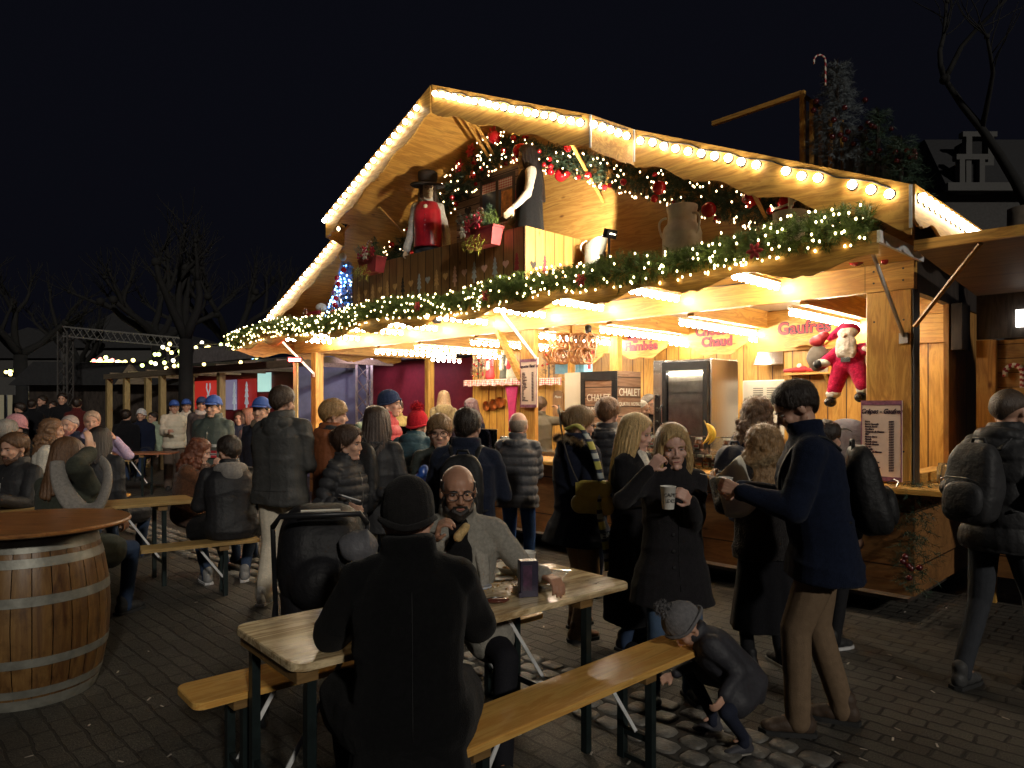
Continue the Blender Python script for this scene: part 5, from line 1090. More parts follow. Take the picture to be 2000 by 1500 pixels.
PP(277,800,16,'seated customer in dark blue coat and white cap under the pergola',face=185,sit=.5,jk=('wool',NAVY),hair=None,hat=('beanie',(.6,.6,.6)),vox=.013)
PP(300,806,17,'seated customer in pale green top under the pergola',face=160,sit=.5,jk=('wool',(.3,.36,.26)),hair=('short',DBR),vox=.013)
# ---------- bags ----------
mBag=cloth('bag',(.012,.012,.013),'nylon'); mBagN=cloth('bagn',(.015,.02,.04),'nylon')
backpack(p3,'bulging black backpack with grab loop on the tall man in navy',mBag,w=.31,h=.45,d=.17,pad=.02,drop=.07)
backpack(p11,'black daypack with side zips on the broad man in navy wool',mBag,w=.29,h=.42,d=.15,pad=.04,drop=.02)
B14=backpack(p14,'square black roll-top backpack with white tag on the long haired woman',mBag,w=.34,h=.52,d=.15,pad=.04,drop=.04)
b=MB(); b.box(-.07,-.02,-.128,-.122,-.19,-.16); b.build('label_tag',plain('tag_grey',(.4,.4,.42),rough=.5),B14)
backpack(p40,'black wrinkled backpack on the man leaving at the right edge',cloth('bagg',(.03,.03,.032),'nylon'),w=.30,h=.46,d=.18,pad=.05,drop=.06)
backpack(p5,'navy backpack with leather straps at the waffle counter',mBagN,w=.30,h=.42,d=.16,pad=.04,drop=.06)
# handbag of p8
M8=p8['M']; hp=Vector(((1158-CX)/F*4.85,4.85,EYE+(HY-968)/F*4.85))
HB=thing('handbag','mustard yellow leather shoulder bag at the hip of the scarf woman','handbag',tuple(hp),R_(-25))
mMus=plain('mustard_leather',(.42,.33,.07),rough=.5,var=.2,bump=.4,bscale=25)
b=MB(); b.cap((-.09,0,-.06),(.09,0,-.06),.07,.07,12); b.cap((-.07,0,.05),(.08,0,.05),.055,.055,12); me=remesh(b,.009,5); Q=getco(me);N=getno(me); Q[:,1]*=.55; Q+=N*(pn(Q,24,3,2)*.006)[:,None]; setco(me,Q); finish(me,'bag_body',mMus,HB)
b=MB(); b.box(-.11,.11,-.045,-.040,.0,.09); b.build('flap',mMus,HB)
b=MB(); b.tube(bez((-.10,0,.08),(-.25,.05,.30),(-.32,.18,.62),14),.008,6,flat=.4); b.build('shoulder_strap',plain('strap_dark',(.03,.025,.02),rough=.5),HB,smooth=True)
# patterned scarf hanging of p8
def scarfmat():
    m,nt,b=newmat('tartan_yellow'); L=nt.links; tc=nd(nt,'ShaderNodeTexCoord'); sx=nd(nt,'ShaderNodeSeparateXYZ'); L.new(tc.outputs['Object'],sx.inputs[0]); q=nd(nt,'ShaderNodeMath',operation='MULTIPLY',i_1=7.5); L.new(sx.outputs[2],q.inputs[0]); f=nd(nt,'ShaderNodeMath',operation='FRACT'); L.new(q.outputs[0],f.inputs[0])
    r=ramp(nt,[(0,(.015,.02,.035)),(.12,(.34,.32,.07)),(.5,(.34,.32,.07)),(.52,(.02,.03,.06)),(.66,(.30,.33,.32)),(.9,(.30,.33,.32)),(.93,(.02,.03,.06))]); r.color_ramp.interpolation='CONSTANT'; L.new(f.outputs[0],r.inputs[0]); L.new(r.outputs[0],b.inputs['Base Color']); b.inputs['Roughness'].default_value=.9; return m
mTar=scarfmat()
def worldtolocal(P,v): return P['M'].inverted()@Vector(v)
def drape(P,pts,wid,mat,name='scarf',th=.02,flat=.3):
    L_=[worldtolocal(P,p) for p in pts]; fine=[]
    for i in range(len(L_)-1):
        p0,p1,p2,p3=L_[max(0,i-1)],L_[i],L_[i+1],L_[min(len(L_)-1,i+2)]
        for k in range(6):
            t=k/6; fine.append(.5*((2*p1)+(-p0+p2)*t+(2*p0-5*p1+4*p2-p3)*t*t+(-p0+3*p1-3*p2+p3)*t**3))
    fine.append(L_[-1]); b=MB(); b.tube(fine,wid,10,flat=flat); return b.build(name,mat,P['root'],smooth=True)
drape(p8,[at(1108,838,4.95),at(1130,832,4.90),at(1150,860,4.88),at(1165,900,4.86),at(1176,950,4.84),at(1172,1000,4.80),at(1182,1060,4.80),at(1188,1112,4.80)],[.04]*12+[.05]*31,mTar,flat=.35)
b=MB(); b.T=p8['M'].inverted(); c_=at(1184,1045,4.755); tx=text('E2',.07,plain('ink_dark',(.02,.03,.06),rough=.8),p8['root'],p8['M'].inverted()@(Matrix.Translation(c_)@Matrix.Rotation(R_(90),4,'X')@Matrix.Rotation(R_(-8),4,'Y')),'scarf_lettering',extrude=.002)
# grey scarf down p31's back
mGS=cloth('greyscarf',(.26,.24,.215),'wool')
drape(p31,[at(112,902,5.05),at(118,940,4.98),at(136,975,4.95),at(160,998,4.95),at(190,990,4.95),at(207,955,4.97),at(210,920,5.0),at(198,900,5.08)],[.045+.028*math.sin(PI*i/42) for i in range(43)],mGS,flat=.45)
# anorak details on p27
b=MB(); bandM=plain('white_band',(.6,.6,.56),rough=.6)
c27=worldtolocal(p27,at(429,834,8.50)); 
def badge(P,cpx,cpy,d,w_,h_,mat,name):
    c=worldtolocal(P,at(cpx,cpy,d)); b=MB(); b.box(-w_/2,w_/2,-.004,.004,-h_/2,h_/2); o=b.build(name,mat,P['root']); o.location=c; return o
yf=p27['up'](0,.125*p27['s']+.052,.30*p27['s'])
def onchest(P,x,z,w_,h_,mat,name,dy=.0):
    c=P['up'](x,.124*P['s']+.056+dy,z*P['s']); b=MB(); b.box(-w_/2,w_/2,-.004,.004,-h_/2,h_/2); o=b.build(name,mat,P['root']); o.location=c; return o
onchest(p27,-.02,.22,.20,.034,bandM,'chest_band')
FL=onchest(p27,-.06,.12,.12,.085,mRedM,'flag_patch'); 
for (x0,x1,z0,z1,m_,y) in ((-.060,.060,-.012,.012,bandM,.005),(-.032,-.008,-.042,.042,bandM,.0052),(-.060,.060,-.006,.006,cloth('flagn',NAVY,'plain'),.0065),(-.026,-.014,-.042,.042,cloth('flagn',NAVY,'plain'),.0068)):
    b=MB(); b.box(-x1,-x0,.0,y,z0,z1); b.build('flag_cross',m_,FL)
text('NAPAPIJRI',.030,cloth('flagn',NAVY,'plain'),p27['root'],Matrix.Translation(p27['up'](-.02,.124*p27['s']+.0635,.22*p27['s']))@Matrix.Rotation(PI,4,'Z')@Matrix.Rotation(PI/2,4,'X'),'chest_lettering',extrude=.001)
# ---------- beer tables & benches ----------
mTop=wood('table_worn',(.34,.22,.10),(.80,.64,.38),axis='x',rough=.2,dirt=.9); mTopO=wood('bench_orange',(.60,.30,.07),(.75,.44,.12),axis='x',rough=.24,dirt=.2)
mEdge=wood('bench_edge',(.16,.09,.03),(.24,.14,.05),axis='x',rough=.5); mLegM=plain('leg_metal',(.02,.03,.03),rough=.35,metal=.4,var=.3)
def rrect(x0,x1,y0,y1,r,n=5):
    P=[]
    for cx,cy,a0 in ((x1-r,y0+r,-PI/2),(x1-r,y1-r,0),(x0+r,y1-r,PI/2),(x0+r,y0+r,PI)):
        for k in range(n+1): a=a0+PI/2*k/n; P.append((cx+r*math.cos(a),cy+r*math.sin(a)))
    return P
def slab(b,L_,w,z0,z1,r=.05):
    c=.004; P=rrect(0,L_,0,w,r); Q=rrect(c,L_-c,c,w-c,r-c); n=len(P)
    vs=[(x,y,z0) for x,y in P]+[(x,y,z1-c) for x,y in P]+[(x,y,z1) for x,y in Q]
    b.add(vs,[tuple(range(n-1,-1,-1))]+[(r_*n+i,r_*n+(i+1)%n,(r_+1)*n+(i+1)%n,(r_+1)*n+i) for r_ in (0,1) for i in range(n)]+[tuple(range(2*n,3*n))])
def trestle(kind,label,origin,ang,L_,w,H,top,legs=(.30,.30),group=None):
    o=thing(kind,label,'table' if 'table' in kind else 'bench',(origin[0],origin[1],0),ang,group)
    b=MB(); slab(b,L_,w,H-.027,H,.06 if w>.4 else .045); b.build('table_top' if 'table' in kind else 'seat',top,o)
    for x in (legs[0],L_-legs[1]):
        b=MB(); b.bbox(x-.04,x+.04,.03,w-.03,H-.075,H-.029,.003); b.build('cross_batten',mEdge,o)
        for y in (.045,w-.045):
            b=MB(); b.box(x-.004,x+.03,y-.018,y+.018,.0,H-.076); b.build('leg',mLegM,o)
        b=MB(); b.bar((x+.013,.064,H*.28),(x+.013,w-.064,H*.28),.022,.03); b.build('crossbar',mLegM,o)
        if w<.4: b=MB(); b.bar((x+.013,.064,.02),(x+.013,w-.064,.02),.02,.02); b.build('foot_bar',mLegM,o)
        sgn=1 if x<L_/2 else -1
        b=MB(); b.bar((x+.013,w/2,H*.30),(x+sgn*H*.42,w/2,H-.04),.018,.006,up=(0,1,0)); b.build('folding_brace',mDull,o)
    return o
def ang(a,b): return math.atan2(b[1]-a[1],b[0]-a[0])
A=Vector((-.73,2.39,0)); Bp=Vector((.60,3.53,0)); a_=ang(A,Bp); wv=Vector((-math.sin(a_),math.cos(a_),0))
TB=trestle('beer_table','worn pale beer table in the foreground where two men are eating',A,a_,(Bp-A).length,.60,.77,mTop,legs=(.06,.30))
BD=R_(43.5); bd=Vector((math.cos(BD),math.sin(BD),0)); bn=Vector((-bd.y,bd.x,0))
endR=Vector((.955,3.47,0)); trestle('beer_bench','orange varnished bench with the child leaning on its far end',endR-bd*1.68,BD,1.68,.25,.475,mTopO,legs=(.25,.42),group=None)
st=Vector((-1.24,2.78,0)); trestle('beer_bench','orange bench with its rounded near end sticking out left of the table',st,R_(41),1.9,.27,.475,mTopO,legs=(.20,.25))
# left rows
def tb(kind,label,pr,ang_,L_,w,H,top,leg=(.3,.3)):
    "place by right end (near right corner)"
    d=Vector((math.cos(ang_),math.sin(ang_),0)); n=Vector((-d.y,d.x,0)); trestle(kind,label,Vector(pr)-d*L_,ang_,L_,w,H,top,legs=leg)
mTop2=wood('table_ochre',(.32,.20,.07),(.44,.29,.11),axis='x',rough=.4,dirt=.4)
tb('beer_table','beer table the curly haired woman sits at, second row on the left',(-2.92,6.62,0),R_(38),1.85,.5,.77,mTop2)
tb('beer_bench','bench under the seated man with the grey hood',(-2.22,6.28,0),R_(33),1.9,.25,.47,mTop2,leg=(.5,.3))
tb('beer_table','beer table with dark cups at the left edge, nearest row',(-3.22,5.85,0),R_(38),1.9,.5,.77,mTop2)
tb('beer_bench','bench end showing behind the woman with the grey scarf',(-5.05,9.35,0),R_(20),1.8,.25,.47,mTopO)
tb('beer_table','empty reddish beer table in front of the pergola',(-6.1,12.7,0),R_(10),2.6,.6,.80,wood('table_red',(.22,.08,.04),(.32,.13,.06),axis='x'),leg=(.3,.5))
tb('beer_table','long beer table with green cups under the pergola',(-8.3,16.2,0),R_(20),3.2,.6,.77,mTop2)
tb('beer_bench','bench in front of the long table under the pergola',(-8.2,15.3,0),R_(20),3.2,.28,.47,mTop2)
# ---------- barrel ----------
BC=Vector((-2.79,4.12,0))
mStave=wood('barrel_staves',(.16,.062,.016),(.30,.13,.035),axis='z',plank=.5,paxis='x',rough=.4,dirt=.6)
BRL=thing('barrel_table','big oak wine barrel with galvanised hoops used as a standing table','barrel',tuple(BC))
nst=26; b=MB()
prof=[(0,.325),(.05,.342),(.16,.372),(.30,.395),(.46,.404),(.62,.395),(.76,.372),(.87,.342),(.92,.328)]
for k in range(nst):
    a0=2*PI*k/nst+.006; a1=2*PI*(k+1)/nst-.006
    vs=[];
    for z,r in prof:
        for u in range(4):
            a=a0+(a1-a0)*u/3; rr1=r-(.003 if u in(0,3) else 0); vs.append((rr1*math.cos(a),rr1*math.sin(a),z))
    b.add(vs,[(i*4+u,i*4+u+1,(i+1)*4+u+1,(i+1)*4+u) for i in range(len(prof)-1) for u in range(3)])
def stave_mat():
    m,nt,bb=newmat('stave'); L=nt.links; tc=nd(nt,'ShaderNodeTexCoord'); sx=nd(nt,'ShaderNodeSeparateXYZ'); L.new(tc.outputs['Object'],sx.inputs[0]); at_=nd(nt,'ShaderNodeMath',operation='ARCTAN2'); L.new(sx.outputs[1],at_.inputs[0]); L.new(sx.outputs[0],at_.inputs[1])
    mu=nd(nt,'ShaderNodeMath',operation='MULTIPLY',i_1=nst/(2*PI)); L.new(at_.outputs[0],mu.inputs[0]); fl=nd(nt,'ShaderNodeMath',operation='FLOOR'); L.new(mu.outputs[0],fl.inputs[0]); wn=nd(nt,'ShaderNodeTexWhiteNoise',noise_dimensions='1D'); L.new(fl.outputs[0],wn.inputs['W'])
    mp=nd(nt,'ShaderNodeMapping'); mp.inputs['Scale'].default_value=(22,22,1.6); L.new(tc.outputs['Object'],mp.inputs['Vector']); n=nd(nt,'ShaderNodeTexNoise',i_Scale=1.5,i_Detail=7.0,i_Roughness=.65,i_Distortion=.8); L.new(mp.outputs[0],n.inputs['Vector'])
    ad=nd(nt,'ShaderNodeMath',operation='MULTIPLY_ADD',i_1=.30); L.new(wn.outputs['Value'],ad.inputs[0]); L.new(n.outputs['Fac'],ad.inputs[2]); r=ramp(nt,[(.35,(.07,.028,.010)),(.62,(.16,.080,.024)),(.9,(.25,.14,.045))]); L.new(ad.outputs[0],r.inputs[0])
    g2=nd(nt,'ShaderNodeTexNoise',i_Scale=7.0,i_Detail=6.0,i_Roughness=.7); L.new(tc.outputs['Object'],g2.inputs['Vector']); r2=ramp(nt,[(.5,(1,1,1)),(.72,(.35,.3,.27))]); L.new(g2.outputs['Fac'],r2.inputs[0]); mm=nd(nt,'ShaderNodeMix',data_type='RGBA',blend_type='MULTIPLY',i_0=1.0); L.new(r.outputs[0],mm.inputs[6]); L.new(r2.outputs[0],mm.inputs[7]); L.new(mm.outputs[2],bb.inputs['Base Color']); bb.inputs['Roughness'].default_value=.42
    bp=nd(nt,'ShaderNodeBump',i_Strength=.3,i_Distance=.004); L.new(n.outputs['Fac'],bp.inputs['Height']); L.new(bp.outputs[0],bb.inputs['Normal']); return m
b.build('staves',stave_mat(),BRL,smooth=True,angle=30)
b=MB(); b.lathe([(.320,.0),(.320,.01)],40); b.lathe([(.32,.89),(.32,.90)],40); b.build('barrel_head',mStave,BRL)
def rad_at(z):
    for (z0,r0),(z1,r1) in zip(prof,prof[1:]):
        if z0<=z<=z1: return r0+(r1-r0)*(z-z0)/(z1-z0)
    return .35
mHoop=plain('galvanised_hoop',(.24,.235,.20),rough=.5,metal=.4,var=.35,scale=9,bump=.2,bscale=30)
for zc,hw in ((.035,.03),(.10,.022),(.27,.024),(.60,.026),(.80,.024),(.885,.032)):
    b=MB(); r0,r1=rad_at(max(0,zc-hw))+.003,rad_at(min(.92,zc+hw))+.003; b.lathe([(r0-.003,zc-hw),(r0,zc-hw),(r1,zc+hw),(r1-.003,zc+hw)],56); 
    b.build('hoop',mHoop,BRL,smooth=True,angle=40)
b=MB(); b.lathe([(.001,.955),(.50,.955),(.512,.962),(.514,.972),(.508,.981),(.001,.983)],64); b.build('table_disc',wood('disc_wood',(.22,.085,.025),(.34,.15,.045),axis='x',rough=.35,dirt=.5),BRL,smooth=True,angle=40)
b=MB(); b.lathe([(.30,.905),(.30,.954)],32); b.build('disc_support',mStave,BRL)
# ---------- things on the front table ----------
TZ=.772
def ontab(px,py,z=TZ): return gnd(px,py,z)
def cupmesh(o,h,r0,r1,mat,liquid=None):
    b=MB(); b.lathe([(r0*.96,.0),(r0,.002),(r1,h),(r1+.002,h+.001),(r1+.001,h+.003),(r1-.001,h),(r0-.001,.004),(.001,.004)],24); b.build('cup_body',mat,o,smooth=True,angle=60)
    if liquid: b=MB(); b.lathe([(.001,h*.85),(r0+(r1-r0)*.84,h*.85)],20); b.build('drink',liquid,o)
mPaper=plain('paper_white',(.72,.70,.64),rough=.6,var=.06); mCoffee=plain('coffee',(.05,.025,.012),rough=.15); mClear=glass('clear_plastic',(.85,.86,.87),.08,.6)
mCarton=plain('carton_dark',(.022,.016,.040),rough=.35,var=.5,scale=7)
p=ontab(1031,1163); CT=thing('drink_carton','dark purple carton standing on the table edge','carton',tuple(p),R_(12))
b=MB(); b.bbox(-.043,.043,-.03,.03,0,.165,.004); b.build('carton_body',mCarton,CT); b=MB(); b.box(-.030,.012,-.0325,-.0305,.03,.145); b.build('printed_side',plain('carton_print',(.06,.02,.05),rough=.4,var=.8,scale=30),CT); b=MB(); b.box(-.05,-.028,-.035,.0,.0,.022); b.build('tab',mCarton,CT)
p=ontab(1030,1128); CB=thing('paper_cup','white disposable cup behind the dark carton','cup',tuple(p)); cupmesh(CB,.13,.03,.043,mPaper)
p=ontab(1000,1118); BW=thing('food_bowl','round cardboard bowl with a few leftovers in front of the bald man','bowl',tuple(p))
b=MB(); b.lathe([(.05,0),(.055,.002),(.088,.035),(.095,.037),(.094,.040),(.086,.038),(.052,.006),(.001,.006)],28); b.build('bowl_body',mPaper,BW,smooth=True,angle=60)
g=random.Random(3); b=MB()
for _ in range(16): b.ell((g.uniform(-.045,.045),g.uniform(-.045,.045),.018),(g.uniform(.006,.014),)*3,n=6,h=4)
tag(b.build('leftovers',plain('noodle',(.42,.24,.08),rough=.5,var=.5),BW,smooth=True),kind='stuff')
p=ontab(1062,1135); TR=thing('plastic_tray','clear plastic tray with folded napkin beside the carton','tray',tuple(p),R_(-20))
b=MB(); 
vs=[];r_=[(.055,.085,0),(.075,.11,.045),(.082,.118,.046)]
for (y,x,z) in r_: vs+=[(-x,-y,z),(x,-y,z),(x,y,z),(-x,y,z)]
b.add(vs,[(0,1,2,3)]+[(k*4+i,k*4+(i+1)%4,(k+1)*4+(i+1)%4,(k+1)*4+i) for k in (0,1) for i in range(4)]); b.build('tray_shell',plain('tray_plastic',(.55,.55,.55),rough=.12,trans=.85,var=.02),TR)
b=MB(); b.bbox(-.06,.05,-.03,.04,.004,.03,.006); b.build('napkin',mPaper,TR)
p=ontab(960,1133); KN=thing('paper_tray','flat white paper tray with grey streak near the edge of the table','tray',tuple(p),R_(22))
b=MB(); b.bbox(-.11,.11,-.035,.035,.0,.006,.002); b.build('tray_card',plain('tray_grey',(.5,.5,.52),rough=.35,var=.25,scale=12,stretch=(1,5,1)),KN)
p=ontab(942,1147); SP=thing('spoon_rest','small crumpled plastic dish beside the coat sleeve','dish',tuple(p)); b=MB(); b.lathe([(.001,.004),(.03,.003),(.045,.010),(.048,.008),(.046,.0),(.001,.0)],20); b.build('dish_shell',plain('lid_p',(.4,.42,.48),rough=.15),SP,smooth=True)
p=ontab(970,1177); PH=thing('key_case','glossy dark oval case with metallic highlights on the table','case',tuple(p),R_(8)); b=MB(); b.ell((0,0,.012),(.058,.032,.013),n=24,h=10); b.build('case_body',plain('case_gloss',(.10,.03,.02),rough=.08,spec=.8),PH,smooth=True)
b=MB(); b.tube([(-.03,-.01,.0235),(.0,-.004,.026),(.03,.006,.0235)],.003,6); b.build('metal_trim',mSteel,PH,smooth=True)
g=random.Random(8); b=MB()
for _ in range(60):
    q=ontab(g.gauss(985,28),g.gauss(1142,10)); b.ell((q.x,q.y,TZ+.003),(g.uniform(.002,.007),g.uniform(.002,.005),.003),n=5,h=4)
tag(b.build('crumbs',plain('crumb',(.45,.27,.08),rough=.7,var=.4)),'yellow bread crumbs scattered on the table near the tray','crumbs',kind='stuff')
# bread in hand of p2
p=at(903,1040,3.26); BRD=thing('bread_roll','torn piece of filled bread held by the bald man','bread',tuple(p))
b=MB(); b.cap((-.02,0,-.02),(.015,.0,.025),.024,.020,12); b.cap((.01,-.005,.02),(.03,-.005,.035),.014,.008,8); me=remesh(b,.006,1); Q=getco(me);N=getno(me); Q+=N*(pn(Q,90,2,2)*.003)[:,None]; setco(me,Q); finish(me,'crust',plain('bread',(.58,.40,.17),rough=.7,var=.35,scale=50),BRD)
# cups in hands
def worldp(P,v): return P['M']@Vector(v)
q=worldp(p6,(p6['wL'].x+.035,p6['wL'].y+.035,p6['wL'].z+.035)); q=at(1305,975,3.66)
CU=thing('printed_cup','white paper cup with black capitals held by the blonde girl','cup',tuple(q-Vector((0,0,.05))),R_(6)); cupmesh(CU,.115,.030,.040,mPaper,mCoffee)
ink=plain('ink_black',(.02,.02,.02),rough=.7)
for t_,z_,sz in (('CAPIT',.075,.026),('LDES',.045,.024)): text(t_,sz,ink,CU,Matrix.Translation((0,-.0385+.004*(.075-z_)/.03,z_))@Matrix.Rotation(PI/2-.09,4,'X'),'cup_lettering',extrude=.0012)
q=worldp(p3,((p3['wL'].x+p3['wR'].x)/2,p3['wL'].y+.075,p3['wL'].z)); 
CV=thing('small_cup','small white cup of hot drink in the hands of the tall man','cup',tuple(q-Vector((0,0,.02)))); cupmesh(CV,.075,.028,.036,mPaper,mCoffee)
b=MB(); b.bar((-.02,0,.07),(-.13,.01,.095),.004,.002); b.build('stirrer',mWhiteBd,CV)
for (px,py,lb,c) in ((22,972,'dark cola cup with frosted rim at the left table','t'),(40,978,'black paper cup beside the frosted cup','k'),(8,968,'dark cup at the very left edge of the table','k')):
    p=gnd(px,py+12,.772); o=thing('drink_cup',lb,'cup',tuple(p)); cupmesh(o,.14 if c=='t' else .10,.03,.04,plain('cola',(.02,.03,.03),rough=.2) if c=='t' else mBlkMetal)
    if c=='t': b=MB(); b.lathe([(.0405,.115),(.042,.141)],24); b.build('rim_band',plain('mint',(.12,.3,.26),rough=.4),o,smooth=True)
# white roll / tote held by p4
q=at(1445,945,4.25); PR=thing('paper_sheet','large curled sheet of white drawing paper carried under the arm','paper',tuple(q))
vs=[];fs=[];nu,nv=18,8
P0,P1,P2,P3=[at(*k)-q for k in ((1392,930,4.2),(1452,890,4.32),(1412,1006,4.15),(1500,985,4.4))]
for i in range(nu+1):
    for j in range(nv+1):
        u=i/nu;v=j/nv; c=P0.lerp(P1,u).lerp(P2.lerp(P3,u),v); c=c+Vector((0,-.10*math.sin(PI*u)*(1-.3*v)-.05*math.cos(3*u),.04*math.sin(PI*u)*(1-v)-.02*v*math.sin(5*u))); vs.append(tuple(c))
for i in range(nu):
    for j in range(nv): a=i*(nv+1)+j; fs.append((a,a+1,a+nv+2,a+nv+1))
b=MB(); b.add(vs,fs); o=b.build('sheet',plain('sheet_paper',(.62,.59,.50),rough=.6,var=.05),PR,smooth=True); sm=o.modifiers.new('s','SOLIDIFY'); sm.thickness=.003
# blue bag held by the boy
q=at(824,938,5.35); BB=thing('carrier_bag','crumpled bright blue plastic bag in the hands of the boy','bag',tuple(q))
b=MB(); b.ell((0,0,-.06),(.09,.06,.12)); b.cap((0,0,0),(.02,0,.09),.05,.03); me=remesh(b,.009,1); Q=getco(me);N=getno(me); Q+=N*((1-np.abs(pn(Q,26,4,2)))**2*.02-.008)[:,None]; setco(me,Q); finish(me,'bag_body',plain('blue_plastic',(.03,.10,.42),rough=.25,var=.3),BB)
# phone for p15
q=worldp(p15,p15['wR']+Vector((0,.09,.03))); PHN=thing('phone','pale mobile phone in the hand of the girl in the puffer jacket','phone',tuple(q),R_(-60)); b=MB(); b.bbox(-.035,.035,-.004,.004,-.01,.13,.003); b.build('phone_body',plain('phone_w',(.5,.5,.52),rough=.2),PHN); b=MB(); b.box(-.031,.031,-.0052,-.0042,.0,.12); b.build('screen',mBlkMetal,PHN); PHN.rotation_euler=(R_(70),0,R_(-60))
# ---------- stroller ----------
mStr=cloth('stroller',(.010,.010,.012),'nylon')
S0=Vector(((628-CX)/F*3.95,3.95,0)); ST=thing('stroller','black baby stroller with rounded hood parked behind the table','stroller',tuple(S0),R_(14))
b=MB(); 
b.ell((0,0,0),1,n=32,h=20); q=np.array(b.v); q=np.sign(q)*np.abs(q)**np.array([.55,.9,.8])*np.array([.245,.27,.30])+np.array([0,.08,.80]); b.v=[tuple(x) for x in q]; b.cap((0,-.1,.7),(0,.1,.7),.18,.18)
me=remesh(b,.013,4); Q=getco(me);N=getno(me); Q+=N*(pn(Q,12,5,3)*.010)[:,None]; setco(me,Q); finish(me,'hood',mStr,ST)
b=MB(); b.ell((0,0,0),1,n=28,h=18); q=np.array(b.v); q=np.sign(q)*np.abs(q)**.7*np.array([.225,.20,.34])+np.array([0,.06,.60]); b.v=[tuple(x) for x in q]; me=remesh(b,.013,3); Q=getco(me);N=getno(me); Q+=N*(pn(Q,12,8,3)*.008)[:,None]; setco(me,Q); finish(me,'seat_shell',mStr,ST)
b=MB(); b.ell((0,0,0),1,n=20,h=12); q=np.array(b.v); q=np.sign(q)*np.abs(q)**.7*np.array([.20,.17,.09])+np.array([0,.05,.27]); b.v=[tuple(x) for x in q]; b.build('basket',mStr,ST,smooth=True)
b=MB()
for sx in (-1,1): b.tube([(sx*.24,-.22,1.02),(sx*.245,-.1,.85),(sx*.25,.12,.45),(sx*.26,.3,.12)],.013,8); b.tube([(sx*.25,.06,.55),(sx*.27,-.2,.14)],.013,8)
b.tube([(-.24,-.22,1.02),(-.2,-.26,1.08),(.2,-.26,1.08),(.24,-.22,1.02)],.016,8); b.build('frame',mBlkMetal,ST,smooth=True)
for sx in (-1,1):
    for y,r_ in ((-.22,.13),(.30,.09)):
        b=MB(); b.tube([(sx*.28,y+math.cos(2*PI*k/20)*r_,r_+.012+math.sin(2*PI*k/20)*r_) for k in range(20)],.018,8,closed=True); wl=b.build('wheel',mBlkMetal,ST,smooth=True)
        b=MB(); b.cap((sx*.265,y,r_+.012),(sx*.295,y,r_+.012),.025,.025,10)
        for k in range(5): b.bar((sx*.28,y,r_+.012),(sx*.28,y+math.cos(2*PI*k/5)*r_,r_+.012+math.sin(2*PI*k/5)*r_),.012,.008)
        b.build('hub',plain('hub_grey',(.08,.08,.085),rough=.4),wl)
b=MB(); b.tube([(-.10,-.235,1.10),(.10,-.235,1.10)],.006,6); b.build('handle_reflector',mWhiteBd,ST)
b=MB(); b.ell((.20,-.22,.90),(.10,.07,.08),n=16,h=10); me=remesh(b,.010,2); Q=getco(me);N=getno(me); Q+=N*((1-np.abs(pn(Q,22,4,2)))**3*.02)[:,None]; setco(me,Q); finish(me,'hanging_blanket',cloth('blk',(.10,.10,.11),'nylon'),ST)
# litter specks
g=random.Random(77); b=MB()
for _ in range(70):
    px,py=g.uniform(0,2000),g.uniform(1150,1495); q=gnd(px,py,.0)
    if abs((q-Vector((-.02,4.48,0))).dot(V))<.3: continue
    a=g.uniform(0,PI); l=g.uniform(.006,.02); w_=.005; x=Vector((math.cos(a),math.sin(a),0)); y=Vector((-x.y,x.x,0)); b.add([q-x*l-y*w_+Vector((0,0,.006)),q+x*l-y*w_+Vector((0,0,.008)),q+x*l+y*w_+Vector((0,0,.009)),q-x*l+y*w_+Vector((0,0,.006))],[(0,1,2,3)])
tag(b.build('litter',plain('litter',(.5,.46,.4),rough=.7,var=.4)),'pale cigarette ends and scraps scattered over the paving','litter',kind='stuff')
# ---------- mannequins ----------
mVest=plain('satin_red',(.36,.012,.025),rough=.3,var=.2,sheen=.1)
def mann(px,ytop,q,label,base,**k):
    t=tpx(px,q); c=C0+U*t+V*q; X=(px-CX)/F*c.y; h_=k.pop('h'); base=EYE+(HY-ytop)/F*c.y-h_-k.pop('hatz',.01); return person(label,(X,c.y),h=h_,base=base,cat='mannequin',nm='mannequin',vox=.0075,**k)
mWax=skin((.60,.48,.34),'wax_skin')
m1=mann(836,322,-.62,'male mannequin in red satin waistcoat, white shirt and top hat on the balcony',2.62,h=1.78,hatz=.13,face=172,jk=('wool',(.55,.55,.53)),pad=.010,hem=.93,tr=('denim',(.05,.055,.06)),shoe=BLK,vest=mVest,hair=('bob',(.05,.03,.02),.05),hat=('tophat',(.035,.03,.03)),R=(.26,.06,.84),L=(-.25,.02,.84),head=(22,0,0),sk=mWax,wd=.92)
b=MB(); c=m1['up'](0,.120,.43*m1['s']); b.ell(c,(.030,.018,.045)); b.build('cravat',mWhiteBd,m1['root'],smooth=True)
for k in range(5): b=MB(); b.ell(m1['up'](0,.158-.005*k,(.40-.06*k)*m1['s']),.007,n=8,h=5); b.build('button',mSteel,m1['root'])
m2=mann(1034,275,-.40,'female mannequin with long black hair and black pinafore over white sleeves',2.62,h=1.70,face=95,fem=True,jk=('wool',(.58,.55,.50)),pad=.012,hem=.95,tr=('denim',BLK),shoe=BLK,vest=cloth('pinafore',(.012,.012,.014),'wool'),hair=('long',(.012,.011,.014),.40,100),R=(.16,.22,.80),L=(-.30,.20,.90),skirt=(.30,1.12,.10,(.012,.012,.014)),wd=.92,sk=mWax,head=(-10,0,0))
